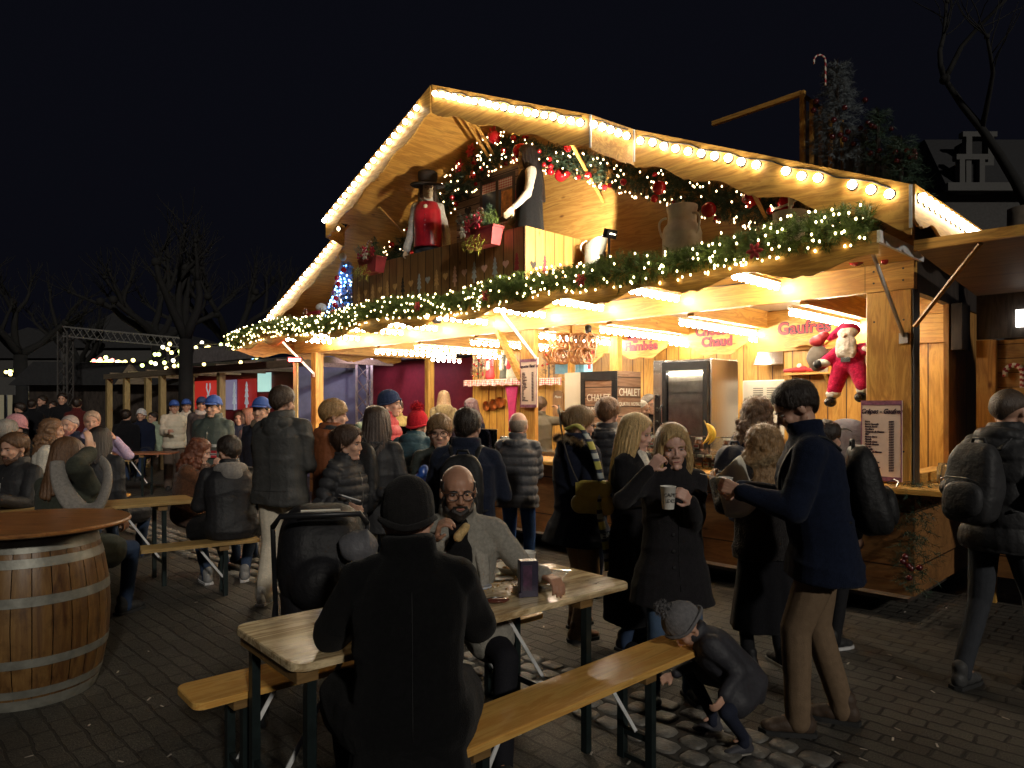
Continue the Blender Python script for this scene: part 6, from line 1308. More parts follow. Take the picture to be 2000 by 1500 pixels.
# ---------- interior ----------
mRedSign=plain('sign_red',(.50,.05,.06),rough=.5,var=.1); mNavyS=plain('sign_outline',(.03,.025,.06),rough=.5)
def ML(t,q,z,face=0): # chalet-local text matrix facing the front
    return Matrix.Translation(CL(t,q,z))@Matrix.Rotation(PI/2,4,'X')
def arch_sign(px,py,lines,wide,label,qs=1.58,two=False):
    t,z=tz(px,py,qs); o=thing('hanging_sign',label,'sign',tuple(W(t,qs,z)),CROT)
    P=[]; n=40; H2=.17 if len(lines)<2 else .20
    for i in range(n+1):
        u=-1+2*i/n; x=u*wide/2; au=abs(u); yb=-H2*(1-au**2.2)*.95-.03+.018*math.cos(au*PI*3) if au<.8 else -.05+.0*au; P.append((x,yb-.01))
    for i in range(n,-1,-1):
        u=-1+2*i/n; x=u*wide/2; P.append((x,.20))
    b=MB(); b.prism(P,'y',0,.018); b.build('sign_board',mWx,o)
    for k,(tx,sz,dz) in enumerate(lines):
        M=Matrix.Translation((0,-.004,dz))@Matrix.Rotation(PI/2,4,'X')
        text(tx,sz,mNavyS,o,M,'lettering_outline',extrude=.001,offset=.009,sx=1.0); text(tx,sz,mRedSign,o,Matrix.Translation((0,-.007,dz))@Matrix.Rotation(PI/2,4,'X'),'lettering',extrude=.001,offset=.0)
    b=MB(); b.box(-.12,.12,-.003,0,-.13,-.12) if len(lines)<2 else b.box(-.05,.10,-.003,0,.0,.008); b.build('flourish',cut[0],o)
    return o
arch_sign(1570,640,[('Gaufres',.18,.0)],.95,'arched wooden sign reading Gaufres in red letters')
arch_sign(1400,655,[('Chocolat',.15,.055),('Chaud',.15,-.075)],.98,'arched wooden sign reading Chocolat Chaud')
arch_sign(1252,665,[('Baguette',.15,.055),('Flambée',.15,-.075)],.98,'arched wooden sign reading Baguette Flambée')
arch_sign(1140,684,[('Bretzel',.13,-.0)],.85,'arched wooden sign reading Bretzel behind the hanging pretzels')
# oven
q0=.85; t1=tpx(1276,q0); t2=tpx(1386,q0); zt=zpx(1386,699,q0); 
dz_=tpx(1441,q0+.0); 
# side depth so that it projects to px 1441
dq=0
for k in range(200):
    p_=W(t2,q0+dq,0); 
    if CX+F*p_.x/p_.y>1442: break
    dq+=.01
OV=thing('convection_oven','large stainless steel oven with glass door and rotary knobs','oven',tuple(W(t2,q0,1.05)),CROT)
ow=t1-t2; oh=zt-1.05
b=MB(); b.bbox(-ow,0,.03,dq,0,oh,.01); b.build('oven_body',mSteel,OV)
b=MB(); b.box(-ow,-ow+.13,0,.028,0,oh-.0); b.build('control_panel',mSteel,OV)
b=MB(); b.box(-ow+.02,-ow+.09,-.006,-.001,.02,oh*.62); b.build('control_plate',mBlkMetal,OV)
for k in range(5): b=MB(); b.T=Matrix.Translation((-ow+.055,-.006,.12+k*.145))@Matrix.Rotation(PI/2,4,'X'); b.lathe([(.022,0),(.022,.016),(.018,.02),(.001,.02)],16); b.box(-.003,.003,-.018,.018,.02,.026); b.build('knob',mBlkMetal,OV,smooth=True,angle=40)
dr=MB(); x0,x1=-ow+.135,-.015
for a,b2,c,d in ((x0,x1,.03,.10),(x0,x1,oh-.12,oh-.03),(x0,x0+.05,.101,oh-.121),(x1-.05,x1,.101,oh-.121)): dr.box(a,b2,-.03,.02,c,d)
DR=dr.build('oven_door',mBlkMetal,OV)
b=MB(); b.box(x0+.05,x1-.05,-.012,-.006,.101,oh-.121); b.build('door_glass',glass('oven_glass',(.85,.86,.88),.15,0),DR)
b=MB(); b.tube([(x0+.01,-.035,oh*.35),(x0+.01,-.075,oh*.38),(x0+.01,-.075,oh*.52),(x0+.01,-.035,oh*.55)],.011,8); b.build('handle',mBlkMetal,DR,smooth=True)
b=MB(); b.box(x0+.06,x1-.06,.004,.014,oh-.16,oh-.145); b.build('oven_lamp',emis('oven_lamp',(1,.85,.6),45),OV)
b=MB(); b.box(x0+.03,x1-.03,.021,.029,.06,oh-.06); b.build('oven_cavity',plain('cavity',(.60,.55,.48),rough=.6),OV)
for k in range(7):
    b=MB(); b.box(x0+.05,x1-.05,.0,.018,.17+k*.115,.173+k*.115); b.build('rack',plain('rack_bright',(.5,.47,.42),rough=.4),OV)
g=random.Random(2)
for k in range(3): b=MB(); b.ell((x0+.17+k*.07,.004,.30),(.032,.012,.014),n=10,h=6); b.build('pastry',plain('pastry',(.65,.42,.15),rough=.5),OV,smooth=True)
# fridge
q0=.42; t1=tpx(1103,q0); tm=tpx(1137,q0); t2=tpx(1206,q0); zt=zpx(1206,724,q0); dq=0
for k in range(200):
    p_=W(t2,q0+dq,0)
    if CX+F*p_.x/p_.y>1250: break
    dq+=.01
mPrintW=wood('fridge_print',(.22,.12,.07),(.38,.24,.16),axis='x',plank=.11,paxis='z',rough=.5)
mPrintWs=wood('fridge_print_side',(.22,.12,.07),(.38,.24,.16),axis='y',plank=.11,paxis='z',rough=.5)
FR=thing('display_fridge','tall fridge with black framed door printed with CHALET lettering','fridge',tuple(W(t2,q0,.2)),CROT); fh=zt-.2; fw=t1-t2; dw=tm-t2
b=MB(); b.box(-fw,0,.0,dq,0,fh); b.build('cabinet',plain('fridge_cream',(.68,.64,.52),rough=.35,var=.04),FR)
b=MB()
for a,c,d,e in ((-dw,0,fh-.10,fh),(-dw,0,.1,.16),(-dw,-dw+.06,.161,fh-.101),(-.06,0,.161,fh-.101)): b.box(a,c,-.03,-.001,d,e)
FD=b.build('fridge_door',mBlkMetal,FR); b=MB(); b.box(-dw+.06,-.06,-.018,-.010,.161,fh-.101); b.build('door_print',mPrintW,FD)
b=MB(); b.box(.001,.006,.0,dq,.1,fh); b.build('side_print',mPrintWs,FR)
mLet=plain('lettering_white',(.72,.68,.58),rough=.6)
mx_=-dw/2
text('CHALET',.115,mLet,FR,Matrix.Translation((mx_,-.020,fh-.30))@Matrix.Rotation(PI/2,4,'X'),sx=.8); text('DES QUATRE ROYAUMES',.052,mLet,FR,Matrix.Translation((mx_,-.020,fh-.42))@Matrix.Rotation(PI/2,4,'X'),sx=.85)
text('CHALET',.12,mLet,FR,Matrix.Translation((.008,dq/2,fh-.24))@Matrix.Rotation(PI/2,4,'Z')@Matrix.Rotation(PI/2,4,'X'),sx=.9); text('DES QUATRE ROYAUMES',.06,mLet,FR,Matrix.Translation((.008,dq/2,fh-.37))@Matrix.Rotation(PI/2,4,'Z')@Matrix.Rotation(PI/2,4,'X'),sx=.9)
b=MB(); b.tube([(.009,dq/2+.035*math.cos(2*PI*k/16),fh-.60+.035*math.sin(2*PI*k/16)) for k in range(16)],.005,5,closed=True); b.build('round_emblem',mLet,FR)
t_=tpx(1122,q0+.2); BXB=thing('blue_box','pale blue carton with rolls on top of the fridge','box',tuple(W(t_,q0+.18,zt)),CROT); b=MB(); b.bbox(-.21,.17,-.1,.1,0.0,.13,.004); b.build('carton',plain('pale_blue',(.16,.42,.68),rough=.5,var=.2),BXB); b=MB(); b.box(.06,.12,-.103,-.1005,.02,.12); b.build('label_print',mWhiteBd,BXB); b=MB(); b.box(.172,.23,-.08,.08,0,.17); b.build('side_box',plain('blue2',(.2,.5,.75),rough=.5),BXB)
# pretzel racks on post
mPz=plain('pretzel_brown',(.30,.12,.035),rough=.35,var=.4,scale=20,coat=.3)
def pretzel_mesh():
    pts=[]
    for i in range(48):
        a=2*PI*i/48; 
    P=[(-.02,-.06),(-.055,-.02),(-.075,.03),(-.06,.07),(-.025,.075),(.0,.05),(.03,.0),(.045,-.045),(.03,-.07),(-.03,-.07),(-.045,-.045),(-.03,.0),(.0,.05),(.025,.075),(.06,.07),(.075,.03),(.055,-.02),(.02,-.06)]
    v=[Vector((x,.006*math.sin(i*1.3),y)) for i,(x,y) in enumerate(P)]; fine=[]
    for i in range(len(v)-1):
        p0,p1,p2,p3=v[max(0,i-1)],v[i],v[i+1],v[min(len(v)-1,i+2)]
        for k in range(3):
            t=k/3; fine.append(.5*((2*p1)+(-p0+p2)*t+(2*p0-5*p1+4*p2-p3)*t*t+(-p0+3*p1-3*p2+p3)*t**3))
    b=MB(); b.tube(fine,.0125,7); me=bpy.data.meshes.new('pretzel'); me.from_pydata(b.v,[],b.f); me.materials.append(mPz); me.polygons.foreach_set('use_smooth',[True]*len(me.polygons)); return me
pzm=pretzel_mesh()
tp_=tpx(1113,.45)
for r_i,(py,pl,pr_) in enumerate(((668,1083,1158),(696,1076,1148))):
    tt,z=tz(1113,py,.40); 
    for k,px in enumerate([pl+(pr_-pl)*i/9 for i in range(10)]):
        if 1104<px<1118: continue
        t__=tpx(px,.40); o=bpy.data.objects.new('pretzel',pzm); COL.objects.link(o); o.location=W(t__,.40,zpx(px,py,.40)); o.rotation_euler=(random.uniform(-.1,.1),random.uniform(-.2,.2),CROT+R_(62)+random.uniform(-.15,.15)); o.scale=(1.15,)*3
        tag(o,['soft pretzel threaded on the upper rod by the thin post','soft pretzel threaded on the lower rod by the thin post'][r_i],'pretzel',['pretzels on the upper rod','pretzels on the lower rod'][r_i])
    b=MB(); a=W(tpx(pl-4,.40),.40,zpx(pl,py-10,.40)); c=W(tpx(pr_+4,.40),.40,zpx(pr_,py-10,.40)); b.bar(a,c,.008); o=b.build('pretzel_rod',mBlkMetal); tag(o,['upper','lower'][r_i]+' metal rod carrying a row of soft pretzels','rod')
# shelf with gingham & dolls
def shelf(pxa,pxb,py,q,label,dep=.22):
    ta,tb_=tpx(pxa,q),tpx(pxb,q); z=zpx((pxa+pxb)/2,py,q); o=thing('wall_shelf',label,'shelf',tuple(W(tb_,q,z)),CROT); w_=ta-tb_
    b=MB(); b.box(-w_,0,0,dep,-.03,0); b.build('board',mWx,o)
    n=int(w_/.02); top=[Vector((-w_*i/n,-.004-.01*math.sin(i*1.1),.015)) for i in range(n+1)]; bot=[Vector((-w_*i/n,-.012-.02*math.sin(i*1.1),-.10+.022*abs(math.sin(i*.31)))) for i in range(n+1)]
    b=MB(); b.strip(top,bot,(0,-.003,0)); b.build('gingham_trim',mGing,o); return o,w_
s1,w1=shelf(905,1052,742,2.2,'long shelf with red gingham frill holding costumed dolls')
s2,w2=shelf(1053,1097,740,1.9,'short shelf with gingham frill right of the menu board post')
def doll(px,py,q,label,hh,vest,hat=None,body=(.6,.55,.45),skirt=None,parent=None):
    t=tpx(px,q); z=zpx(px,py,q); o=thing('doll',label,'doll',tuple(W(t,q,z)),CROT); k=hh
    b=MB(); b.cap((0,0,.05*k),(0,0,.45*k),.16*k,.11*k,12); b.cap((0,0,.45*k),(0,0,.66*k),.12*k,.07*k,12)
    for sx in (-1,1): b.cap((sx*.11*k,0,.62*k),(sx*.17*k,-.05*k,.38*k),.05*k,.035*k,8)
    b.build('costume',plain('doll%d'%int(sum(vest)*999),vest,rough=.7),o,smooth=True)
    b=MB(); b.ell((0,-.01*k,.80*k),(.085*k,.085*k,.105*k),n=14,h=10); b.ell((0,-.095*k,.79*k),.015*k,n=8,h=6); b.build('head',plain('doll_face',(.7,.48,.34),rough=.4,var=.05),o,smooth=True)
    if hat=='hat': b=MB(); b.lathe([(.14*k,.86*k),(.14*k,.875*k),(.08*k,.88*k),(.085*k,.98*k),(.001,.99*k)],16); b.build('hat',mBlkMetal,o,smooth=True)
    if hat=='chef': b=MB(); b.lathe([(.07*k,.88*k),(.07*k,.97*k),(.12*k,1.02*k),(.12*k,1.08*k),(.001,1.11*k)],16); b.build('chef_hat',mWhiteBd,o,smooth=True)
    if hat=='hair': b=MB(); b.ell((0,.03*k,.83*k),(.10*k,.09*k,.13*k),n=12,h=8); b.build('hair',mBlkMetal,o,smooth=True)
    b=MB(); b.cap((0,-.10*k,.3*k),(0,-.09*k,.5*k),.08*k,.06*k,8); b.build('apron',plain('dollap%d'%int(body[0]*99),body,rough=.7),o,smooth=True)
doll(957,738,2.28,'chef doll in red with white toque on the shelf',.52,(.5,.04,.05),'chef')
doll(985,740,2.28,'dark dressed doll with black hair on the shelf',.56,(.10,.10,.08),'hair')
doll(999,738,2.26,'doll in red waistcoat and black hat on the shelf',.58,(.55,.5,.4),'hat',(.5,.03,.05))
doll(945,741,2.30,'small teddy like doll at the left of the shelf',.24,(.4,.22,.08),None,(.5,.3,.1))
def bush(px,py,q,label,r,h,mat,n=200,nm='pine_sprig',seed=1):
    t=tpx(px,q); z=zpx(px,py,q); o=thing(nm,label,'decoration',tuple(W(t,q,z)),CROT); g=random.Random(seed); tips=[]
    for _ in range(n):
        hh=g.random(); a=g.uniform(0,2*PI); rr1=r*(1-hh*.75); tips.append((Vector((rr1*math.cos(a)*g.uniform(.3,1),rr1*math.sin(a)*g.uniform(.3,1),hh*h)),Vector((math.cos(a),math.sin(a),.4))))
    vs,f=needles_mesh(tips,10,.035,.004,seed,.05); npmesh('sprigs',vs,f,mat,o)
    b=MB(); b.tube([(0,0,0),(0,0,h)],.012,6); b.build('stem',mDark,o)
    for _ in range(9): hh=g.random(); a=g.uniform(-PI,0); rr1=r*(1-hh*.75); put(bme,'bauble',o,(rr1*math.cos(a),rr1*math.sin(a),hh*h),None,.018)
bush(934,740,2.3,'cone covered sprig at the left end of the shelf',.14,.45,plain('cone_brown',(.12,.08,.05),rough=.7),seed=61)
bush(1072,738,2.0,'small pine cone tree on the short shelf',.13,.55,plain('cone_brown',(.12,.08,.05),rough=.7),seed=62)
# pans, boards, curtain
mCopper=plain('copper',(.45,.20,.08),rough=.3,metal=.9,var=.2)
for i,(px,py,r_) in enumerate(((953,793,.09),(967,790,.095),(980,786,.10))):
    t,z=tz(px,py,2.44); o=thing('copper_pan',['left hanging copper pan','middle hanging copper pan','right hanging copper pan with lid'][i]+' below the gingham shelf','pan',tuple(W(t,2.45,z)),CROT)
    b=MB(); b.T=Matrix.Rotation(PI/2,4,'X'); b.lathe([(r_*.85,-.02),(r_,.06),(r_*.97,.06),(r_*.8,-.01),(.001,-.01)],20); b.build('pan_bowl',mCopper,o,smooth=True,angle=50)
    b=MB(); b.bar((0,0,r_*.9),(0,0,r_*.9+.22),.02,.008); b.build('handle',mCopper,o)
t,z=tz(1000,760,2.3); CUo=thing('red_curtain','magenta red curtain strip hanging under the shelf','curtain',tuple(W(t,2.3,z-.35)),CROT)
vs=[];fs=[]
for i in range(21):
    for j in range(9): v=j/8; u=-.5+i/20; x=u*(.16+.16*(v**3)); vs.append((x,.025*math.sin(i*1.5),-.35+v*.75))
for i in range(20):
    for j in range(8): a=i*9+j; fs.append((a,a+9,a+10,a+1))
b=MB(); b.add(vs,fs); o=b.build('drape',plain('magenta',(.42,.02,.12),rough=.6),CUo,smooth=True); sm=o.modifiers.new('s','SOLIDIFY'); sm.thickness=.004
t,z=tz(1087,790,2.42); o=thing('cutting_board','carved wooden board with pale writing on the back wall','board',tuple(W(t,2.45,z)),CROT); b=MB(); b.prism([(x-.11,y-.22) for x,y in rrect(0,.22,0,.44,.09)],'y',0,.025); b.build('board',wood('board_dark',(.18,.08,.025),(.28,.14,.05),axis='z'),o); text('Menu',.06,mLet,o,Matrix.Translation((0,-.004,.12))@Matrix.Rotation(PI/2,4,'X'),shear=.3)
# menu boards
mMenu=plain('menu_paper',(.74,.58,.48),rough=.6,var=.05)
def menu(px0,px1,py0,py1,q,title,lines,label,prices=True,second=None):
    t0,t1_=tpx(px1,q),tpx(px0,q); zt=zpx(px1,py0,q); zb=zpx(px1,py1,q); w_=t1_-t0; h_=zt-zb; o=thing('menu_board',label,'menu',tuple(W(t0,q,zb)),CROT)
    b=MB(); b.box(-w_,0,-.004,.012,0,h_); b.build('board',mMenu,o); b=MB(); 
    bo=plain('menu_border',(.22,.08,.14),rough=.6,var=.5,scale=30)
    for a,c,d,e in ((-w_,0,h_-.035,h_),(-w_,0,0,.035),(-w_,-w_+.008,.036,h_-.036),(-.008,0,.036,h_-.036)): b.box(a,c,-.007,-.0045,d,e)
    b.build('border',bo,o)
    ink2=plain('ink_menu',(.04,.015,.03),rough=.6); T=lambda x,z:Matrix.Translation((x,-.006,z))@Matrix.Rotation(PI/2,4,'X')
    text(title,w_*.175,ink2,o,T(-w_/2,h_-.085),'menu_title',extrude=.0008,shear=.35,sx=.82,offset=.002)
    n=len(lines); lh=(h_-.20)/(n+1)
    text('\n'.join(l for l in lines),lh*.92,ink2,o,T(-w_+.028,(h_-.12+.04)/2),'menu_items',extrude=.0006,shear=.35,align='LEFT',sx=.9,space=lh/(lh*.92)*.98,offset=.0012)
    if prices: text('\n'.join('' if l=='' else ('3,50€' if i%3 else '4,50€') for i,l in enumerate(lines)),lh*.85,ink2,o,T(-w_*.32,(h_-.12+.04)/2),'menu_prices',extrude=.0006,shear=.35,align='LEFT',sx=.9,space=lh/(lh*.85)*.98,offset=.0008)
    return o
menu(1682,1762,782,942,-.03,'Crêpes - Gaufres',['Sucre','Sucre Cannelle','Beurre Sucre','Confiture','Compote de Pomme','Miel','Banane Sucre','Nutella','Nutella Coco','Nutella Banane','Kinder','Chantilly','Crème de Marron','Caramel','Spéculoos','Daim','   Crêpes salées','Fromage','Jambon Fromage','Complète'],'tall pink menu board headed Crêpes - Gaufres on the corner post')
menu(1017,1049,700,796,-.03,'Baguettes Flambées',['Lardons','Fromage','Munster','Chèvre Miel','Saumon','Champignons','Jambon','Végétarien','    Boissons','Vin Chaud','Jus de Pomme','Chocolat','Café','Thé','Bière','Coca','Eau','Orangina','Bretzel','Bretzel Fromage'],'narrow cream menu board with small handwriting on the middle post')
# plush figure
t,z=tz(1660,708,.45); PL=thing('plush_figure','plush old man with white beard and red suit hanging in the waffle window','plush toy',tuple(W(t,.45,z)),CROT)
mPR=cloth('plush_red',(.48,.012,.07),'fluffy'); mPW=plain('plush_white',(.75,.70,.62),rough=1,var=.2,bump=1,bscale=60)
def blob(name,parts,mat,vx=.010,fz=.004,par=None):
    b=MB()
    for p in parts:
        if len(p)==2: b.ell(*p)
        else: b.cap(*p)
    me=remesh(b,vx,2); Q=getco(me);N=getno(me); Q+=N*(pn(Q,60,len(name),2)*fz)[:,None]; setco(me,Q); return finish(me,name,mat,par or PL)
blob('suit',[((0,0,.02),(.12,.09,.13)),((-.07,-.02,-.06),(-.11,-.06,-.24),.075,.06),((.07,-.02,-.06),(.13,-.07,-.20),.075,.06),((-.08,0,.10),(-.20,-.05,.0),.06,.05),((.08,0,.10),(.17,-.06,.11),.06,.05)],mPR)
blob('beard',[((0,-.08,.14),(.08,.05,.12)),((0,-.05,.25),(.085,.07,.05)),((-.05,-.09,.12),(.04,.03,.09)),((.05,-.09,.12),(.04,.03,.09))],mPW,.009,.008)
blob('face',[((0,-.085,.225),(.05,.035,.04)),((0,-.125,.215),(.014,.014,.014))],plain('plush_face',(.68,.42,.30),rough=.6),.008,0)
blob('hat',[((0,.0,.28),(.085,.075,.06)),((-.05,0,.30),(-.16,-.02,.22),.05,.03)],mPR)
for (nm_,x,z_,m_) in (('cuff',-.20,.0,mPW),('cuff',.18,.11,mPW),('leg_trim',-.115,-.27,mPW),('leg_trim',.135,-.235,mPW)): blob(nm_,[((x,-.06,z_),(.065,.055,.04))],m_,.010,.008)
for x,z_ in ((-.235,-.01),(.20,.14)): blob('mitten',[((x,-.10,z_),(.04,.035,.04))],mBlkMetal,.008,0)
for x,z_ in ((-.13,-.34),(.12,-.30)): blob('boot',[((x,-.09,z_),(.05,.07,.045)),((x,-.06,z_+.03),(.04,.04,.04))],plain('boot_black',(.015,.015,.016),rough=.25),.009,0)
blob('sack',[((-.27,-.0,.05),(.10,.08,.12))],plain('sack_grey',(.16,.14,.12),rough=.9))
blob('gift_bundle',[((-.27,-.03,.20),(.07,.05,.05)),((-.21,-.03,.24),(.05,.04,.04))],mRedM)
b=MB(); b.box(-.04,.04,-.10,-.09,.0,.04); b.build('buckle',mSteel,PL)
# wall shelf right, bottle, rear backpack, tub
t0,t1_=tpx(1640,1.6),tpx(1530,1.6); z=zpx(1600,727,1.6); o=thing('side_shelf','thin wooden shelf under the Gaufres sign','shelf',tuple(W(t0,1.58,z)),CROT); b=MB(); b.box(-(t1_-t0),.1,0,.17,-.02,0); b.build('board',mWx,o); b=MB(); b.bar((-.15,.16,-.14),(-.15,.02,-.02),.03); b.build('bracket',mWz,o)
t_,z_=tz(1606,724,1.62); o=thing('water_bottle','clear plastic water bottle standing on the side shelf','bottle',tuple(W(t_,1.66,z)),CROT); b=MB(); b.lathe([(.035,0),(.038,.01),(.038,.17),(.034,.20),(.014,.245),(.014,.265)],18); b.build('bottle_body',plain('bottle_pet',(.7,.78,.8),rough=.1,trans=.8,var=.02),o,smooth=True); b=MB(); b.lathe([(.0385,.07),(.0385,.14)],18); b.build('label_band',plain('bottle_label',(.6,.25,.22),rough=.5),o); b=MB(); b.lathe([(.016,.262),(.016,.285),(.001,.286)],12); b.build('cap',mRedM,o)
t_,z_=tz(1560,722,1.62); o=thing('red_figurine','small red and green figurine lying on the side shelf','figurine',tuple(W(t_,1.64,z+.03)),CROT); b=MB(); b.cap((-.16,0,0),(.05,0,.01),.018,.035); b.cap((.05,0,.01),(.14,0,-.005),.03,.012); b.build('figurine_body',mRedM,o,smooth=True); b=MB(); b.ell((.0,0,.045),(.028,.028,.03)); b.build('figurine_head',mWhiteBd,o,smooth=True)
t_,z_=tz(1655,862,1.0); o=thing('work_backpack','grey and black backpack leaning on the rear counter behind the sneeze guard','backpack',tuple(W(t_,1.0,1.06)),CROT); b=MB(); b.ell((0,0,0),1,n=28,h=18); q=np.array(b.v); q=np.sign(q)*np.abs(q)**.8*np.array([.20,.10,.24])+np.array([0,0,.23]); b.v=[tuple(x) for x in q]; me=remesh(b,.012,2); Q=getco(me);N=getno(me); Q+=N*(pn(Q,16,3,3)*.007)[:,None]; setco(me,Q); finish(me,'bag_body',cloth('greybag',(.10,.095,.12),'nylon'),o); b=MB(); b.tube([(.12*math.cos(a),-.095+.02*abs(math.cos(a)),.22+.16*math.sin(a)) for a in [PI*k/12 for k in range(13)]],.006,6); b.build('zip',mBlkMetal,o)
t_=tpx(1612,1.2); o=thing('plastic_tub','white plastic tub on the counter by the backpack','tub',tuple(W(t_,1.2,1.06)),CROT); b=MB(); b.bbox(-.2,.12,-.1,.1,0,.18,.01); b.build('tub_body',mWhiteBd,o); b=MB(); b.bbox(-.21,.13,-.11,.11,.181,.20,.008); b.build('tub_lid',mWhiteBd,o)
cb_('inner_counter',mSteel,.3,5.4,.85,1.3,1.0,1.05); cb_('inner_counter_front',mBack,.3,5.4,.88,1.28,.17,.998)
# extractor hood and bottle dispenser at px 1445-1530
t0,t1_=tpx(1530,2.1),tpx(1470,2.1); z=zpx(1500,712,2.1); o=thing('extractor_hood','steel extractor hood above the rear worktop','hood',tuple(W(t0,2.1,z)),CROT); w_=t1_-t0; b=MB(); b.add([(-w_,0,0),(0,0,0),(0,.35,0),(-w_,.35,0),(-w_*.85,.1,.22),(-w_*.15,.1,.22),(-w_*.15,.35,.22),(-w_*.85,.35,.22)],[(0,3,2,1),(4,5,6,7),(0,1,5,4),(1,2,6,5),(2,3,7,6),(3,0,4,7)]); b.build('canopy',mSteel,o)
t0,t1_=tpx(1530,1.75),tpx(1446,1.75); z=zpx(1490,742,1.75); o=thing('vented_cabinet','white steel cabinet with louvred vents right of the oven','cabinet',tuple(W(t0,1.8,1.05)),CROT); w_=t1_-t0; hh=z-1.05; b=MB(); b.bbox(-w_,0,0,.4,0,hh,.01); b.build('cabinet_body',mWhiteBd,o)
for x in (-w_*.62,-w_*.30):
    b=MB()
    for k in range(8): b.box(x-.06,x+.06,-.006,-.001,hh-.10-k*.025,hh-.088-k*.025)
    b.build('louvre',plain('louvre_grey',(.25,.24,.2),rough=.5),o)
t0=tpx(1470,1.2); 
for rr_i in range(2):
    o=thing('wire_rack',['upper','lower'][rr_i]+' black wire rack of small bottles right of the oven','rack',tuple(W(t0,1.2,1.25+rr_i*-.18+.12)),CROT); b=MB()
    for zz in (0,.06): b.tube([(-.16,-.05,zz),(.16,-.05,zz),(.16,.05,zz),(-.16,.05,zz)],.004,5,closed=True)
    for k in range(7): b.bar((-.16+k*.053,-.05,0),(-.16+k*.053,-.05,.08),.004)
    b.build('wire_frame',mBlkMetal,o)
    for k in range(6): b=MB(); b.lathe([(.018,0),(.018,.07),(.008,.09),(.008,.11)],10,(-.135+k*.053,0,.0)); b.build('bottle',plain('small_bottle',(.25,.22,.2),rough=.2),o,smooth=True)
# sneeze guard + jars + banana
mGl=glass('guard_glass',(.93,.96,.95),.02,.3)
for a,c,lb in ((1.15,3.4,'glass sneeze guard on the counter by the spread jars'),(4.6,8.6,'glass sneeze guard on the counter at the bread side')):
    o=thing('sneeze_guard',lb,'glass screen',tuple(W(a,.0,1.052)),CROT); b=MB(); b.box(-(c-a),0,.02,.026,0,.30); b.build('glass_pane',mGl,o); b=MB(); b.box(-(c-a),0,.015,.031,.301,.31); b.build('top_rail',mSteel,o); b=MB(); b.box(-(c-a),0,.031,.22,.16,.166); b.build('glass_shelf',mGl,o)
mChoc=plain('choc_spread',(.10,.035,.015),rough=.2,var=.2); mLab=plain('jar_label',(.62,.56,.5),rough=.5,var=.15,scale=40)
def jar_proto():
    o=thing('spread_jar','glass jar of brown spread','jar')
    b=MB(); b.lathe([(.036,0),(.043,.01),(.045,.05),(.041,.085),(.030,.103),(.029,.110)],18); b.build('jar_body',mChoc,o,smooth=True)
    b=MB(); b.lathe([(.033,.108),(.033,.128),(.030,.131),(.001,.131)],18); b.build('lid',mWhiteBd,o,smooth=True,angle=40)
    b=MB(); b.box(-.030,.030,-.0465,-.0445,.022,.065); L_=b.build('paper_label',mLab,o); b=MB(); b.box(-.024,.024,-.0475,-.0467,.036,.052); b.build('red_stripe',mRedM,L_)
    return o
jp=jar_proto(); first=True
JR=[(px,0,0) for px in (1205,1219,1234,1248,1262,1276,1290,1304,1318,1352,1368,1384,1400,1416,1432,1448)]
top=[(1212,1),(1250,1),(1278,1),(1300,1),(1340,1),(1365,1),(1420,1),(1440,1)]
rowq=.10
allj=[(px,.09,1.053) for px,_,_ in JR]+[(px,.11,1.053+.168) for px,_ in top]
for px,q,z in allj:
    o=jp if first else copy_tree(jp); first=False; o.location=W(tpx(px,q),q,z); o.rotation_euler=(0,0,CROT+random.uniform(-.15,.15))
    up_=z>1.1; o['label']='spare jar of chocolate spread with white lid on the glass shelf' if up_ else 'jar of chocolate spread with white lid standing on the counter'; o['group']='spread jars on the glass shelf' if up_ else 'spread jars along the counter'
p=W(tpx(1384,.02),.0,0); z=zpx(1384,846,.0); BN=thing('banana_bunch','two yellow bananas hanging in front of the spread jars','bananas',(p.x,p.y,z),CROT)
mBan=plain('banana_yellow',(.72,.46,.05),rough=.45,var=.25,scale=20)
for k,(dx,r_) in enumerate(((0,.0),(.035,.01))):
    pts=bez((.0+dx*.3,-.03,.09),(.11+dx,-.03,.0),(-.03+dx*1.6,-.03,-.10),12); b=MB(); b.tube(pts,[.005,.012,.019,.022,.023,.023,.023,.022,.021,.019,.015,.010,.004],7); b.build('banana',mBan,BN,smooth=True,angle=35)
b=MB(); b.tube([(.0,-.03,.085),(-.02,-.03,.12)],.008,6); b.build('stalk',plain('stalk',(.25,.17,.04)),BN)
# nutcracker
t_=tpx(1178,.9); z=zpx(1178,722,.9); NC=thing('nutcracker','tall painted nutcracker soldier on the fridge beside the post','nutcracker',tuple(W(t_,.62,zt if 0 else z)),CROT); b=MB(); b.lathe([(.03,.0),(.028,.16),(.045,.17),(.045,.33),(.03,.34)],14); b.build('coat',mRedM,NC,smooth=True,angle=40); b=MB(); b.lathe([(.032,.341),(.034,.42)],14); b.build('head',mWhiteBd,NC); b=MB(); b.lathe([(.035,.421),(.042,.50),(.02,.52),(.001,.52)],14); b.build('hat',mBlkMetal,NC,smooth=True)
for sx in (-1,1): b=MB(); b.cap((sx*.055,0,.31),(sx*.058,0,.18),.014,.012); b.build('arm',mRedM,NC,smooth=True)
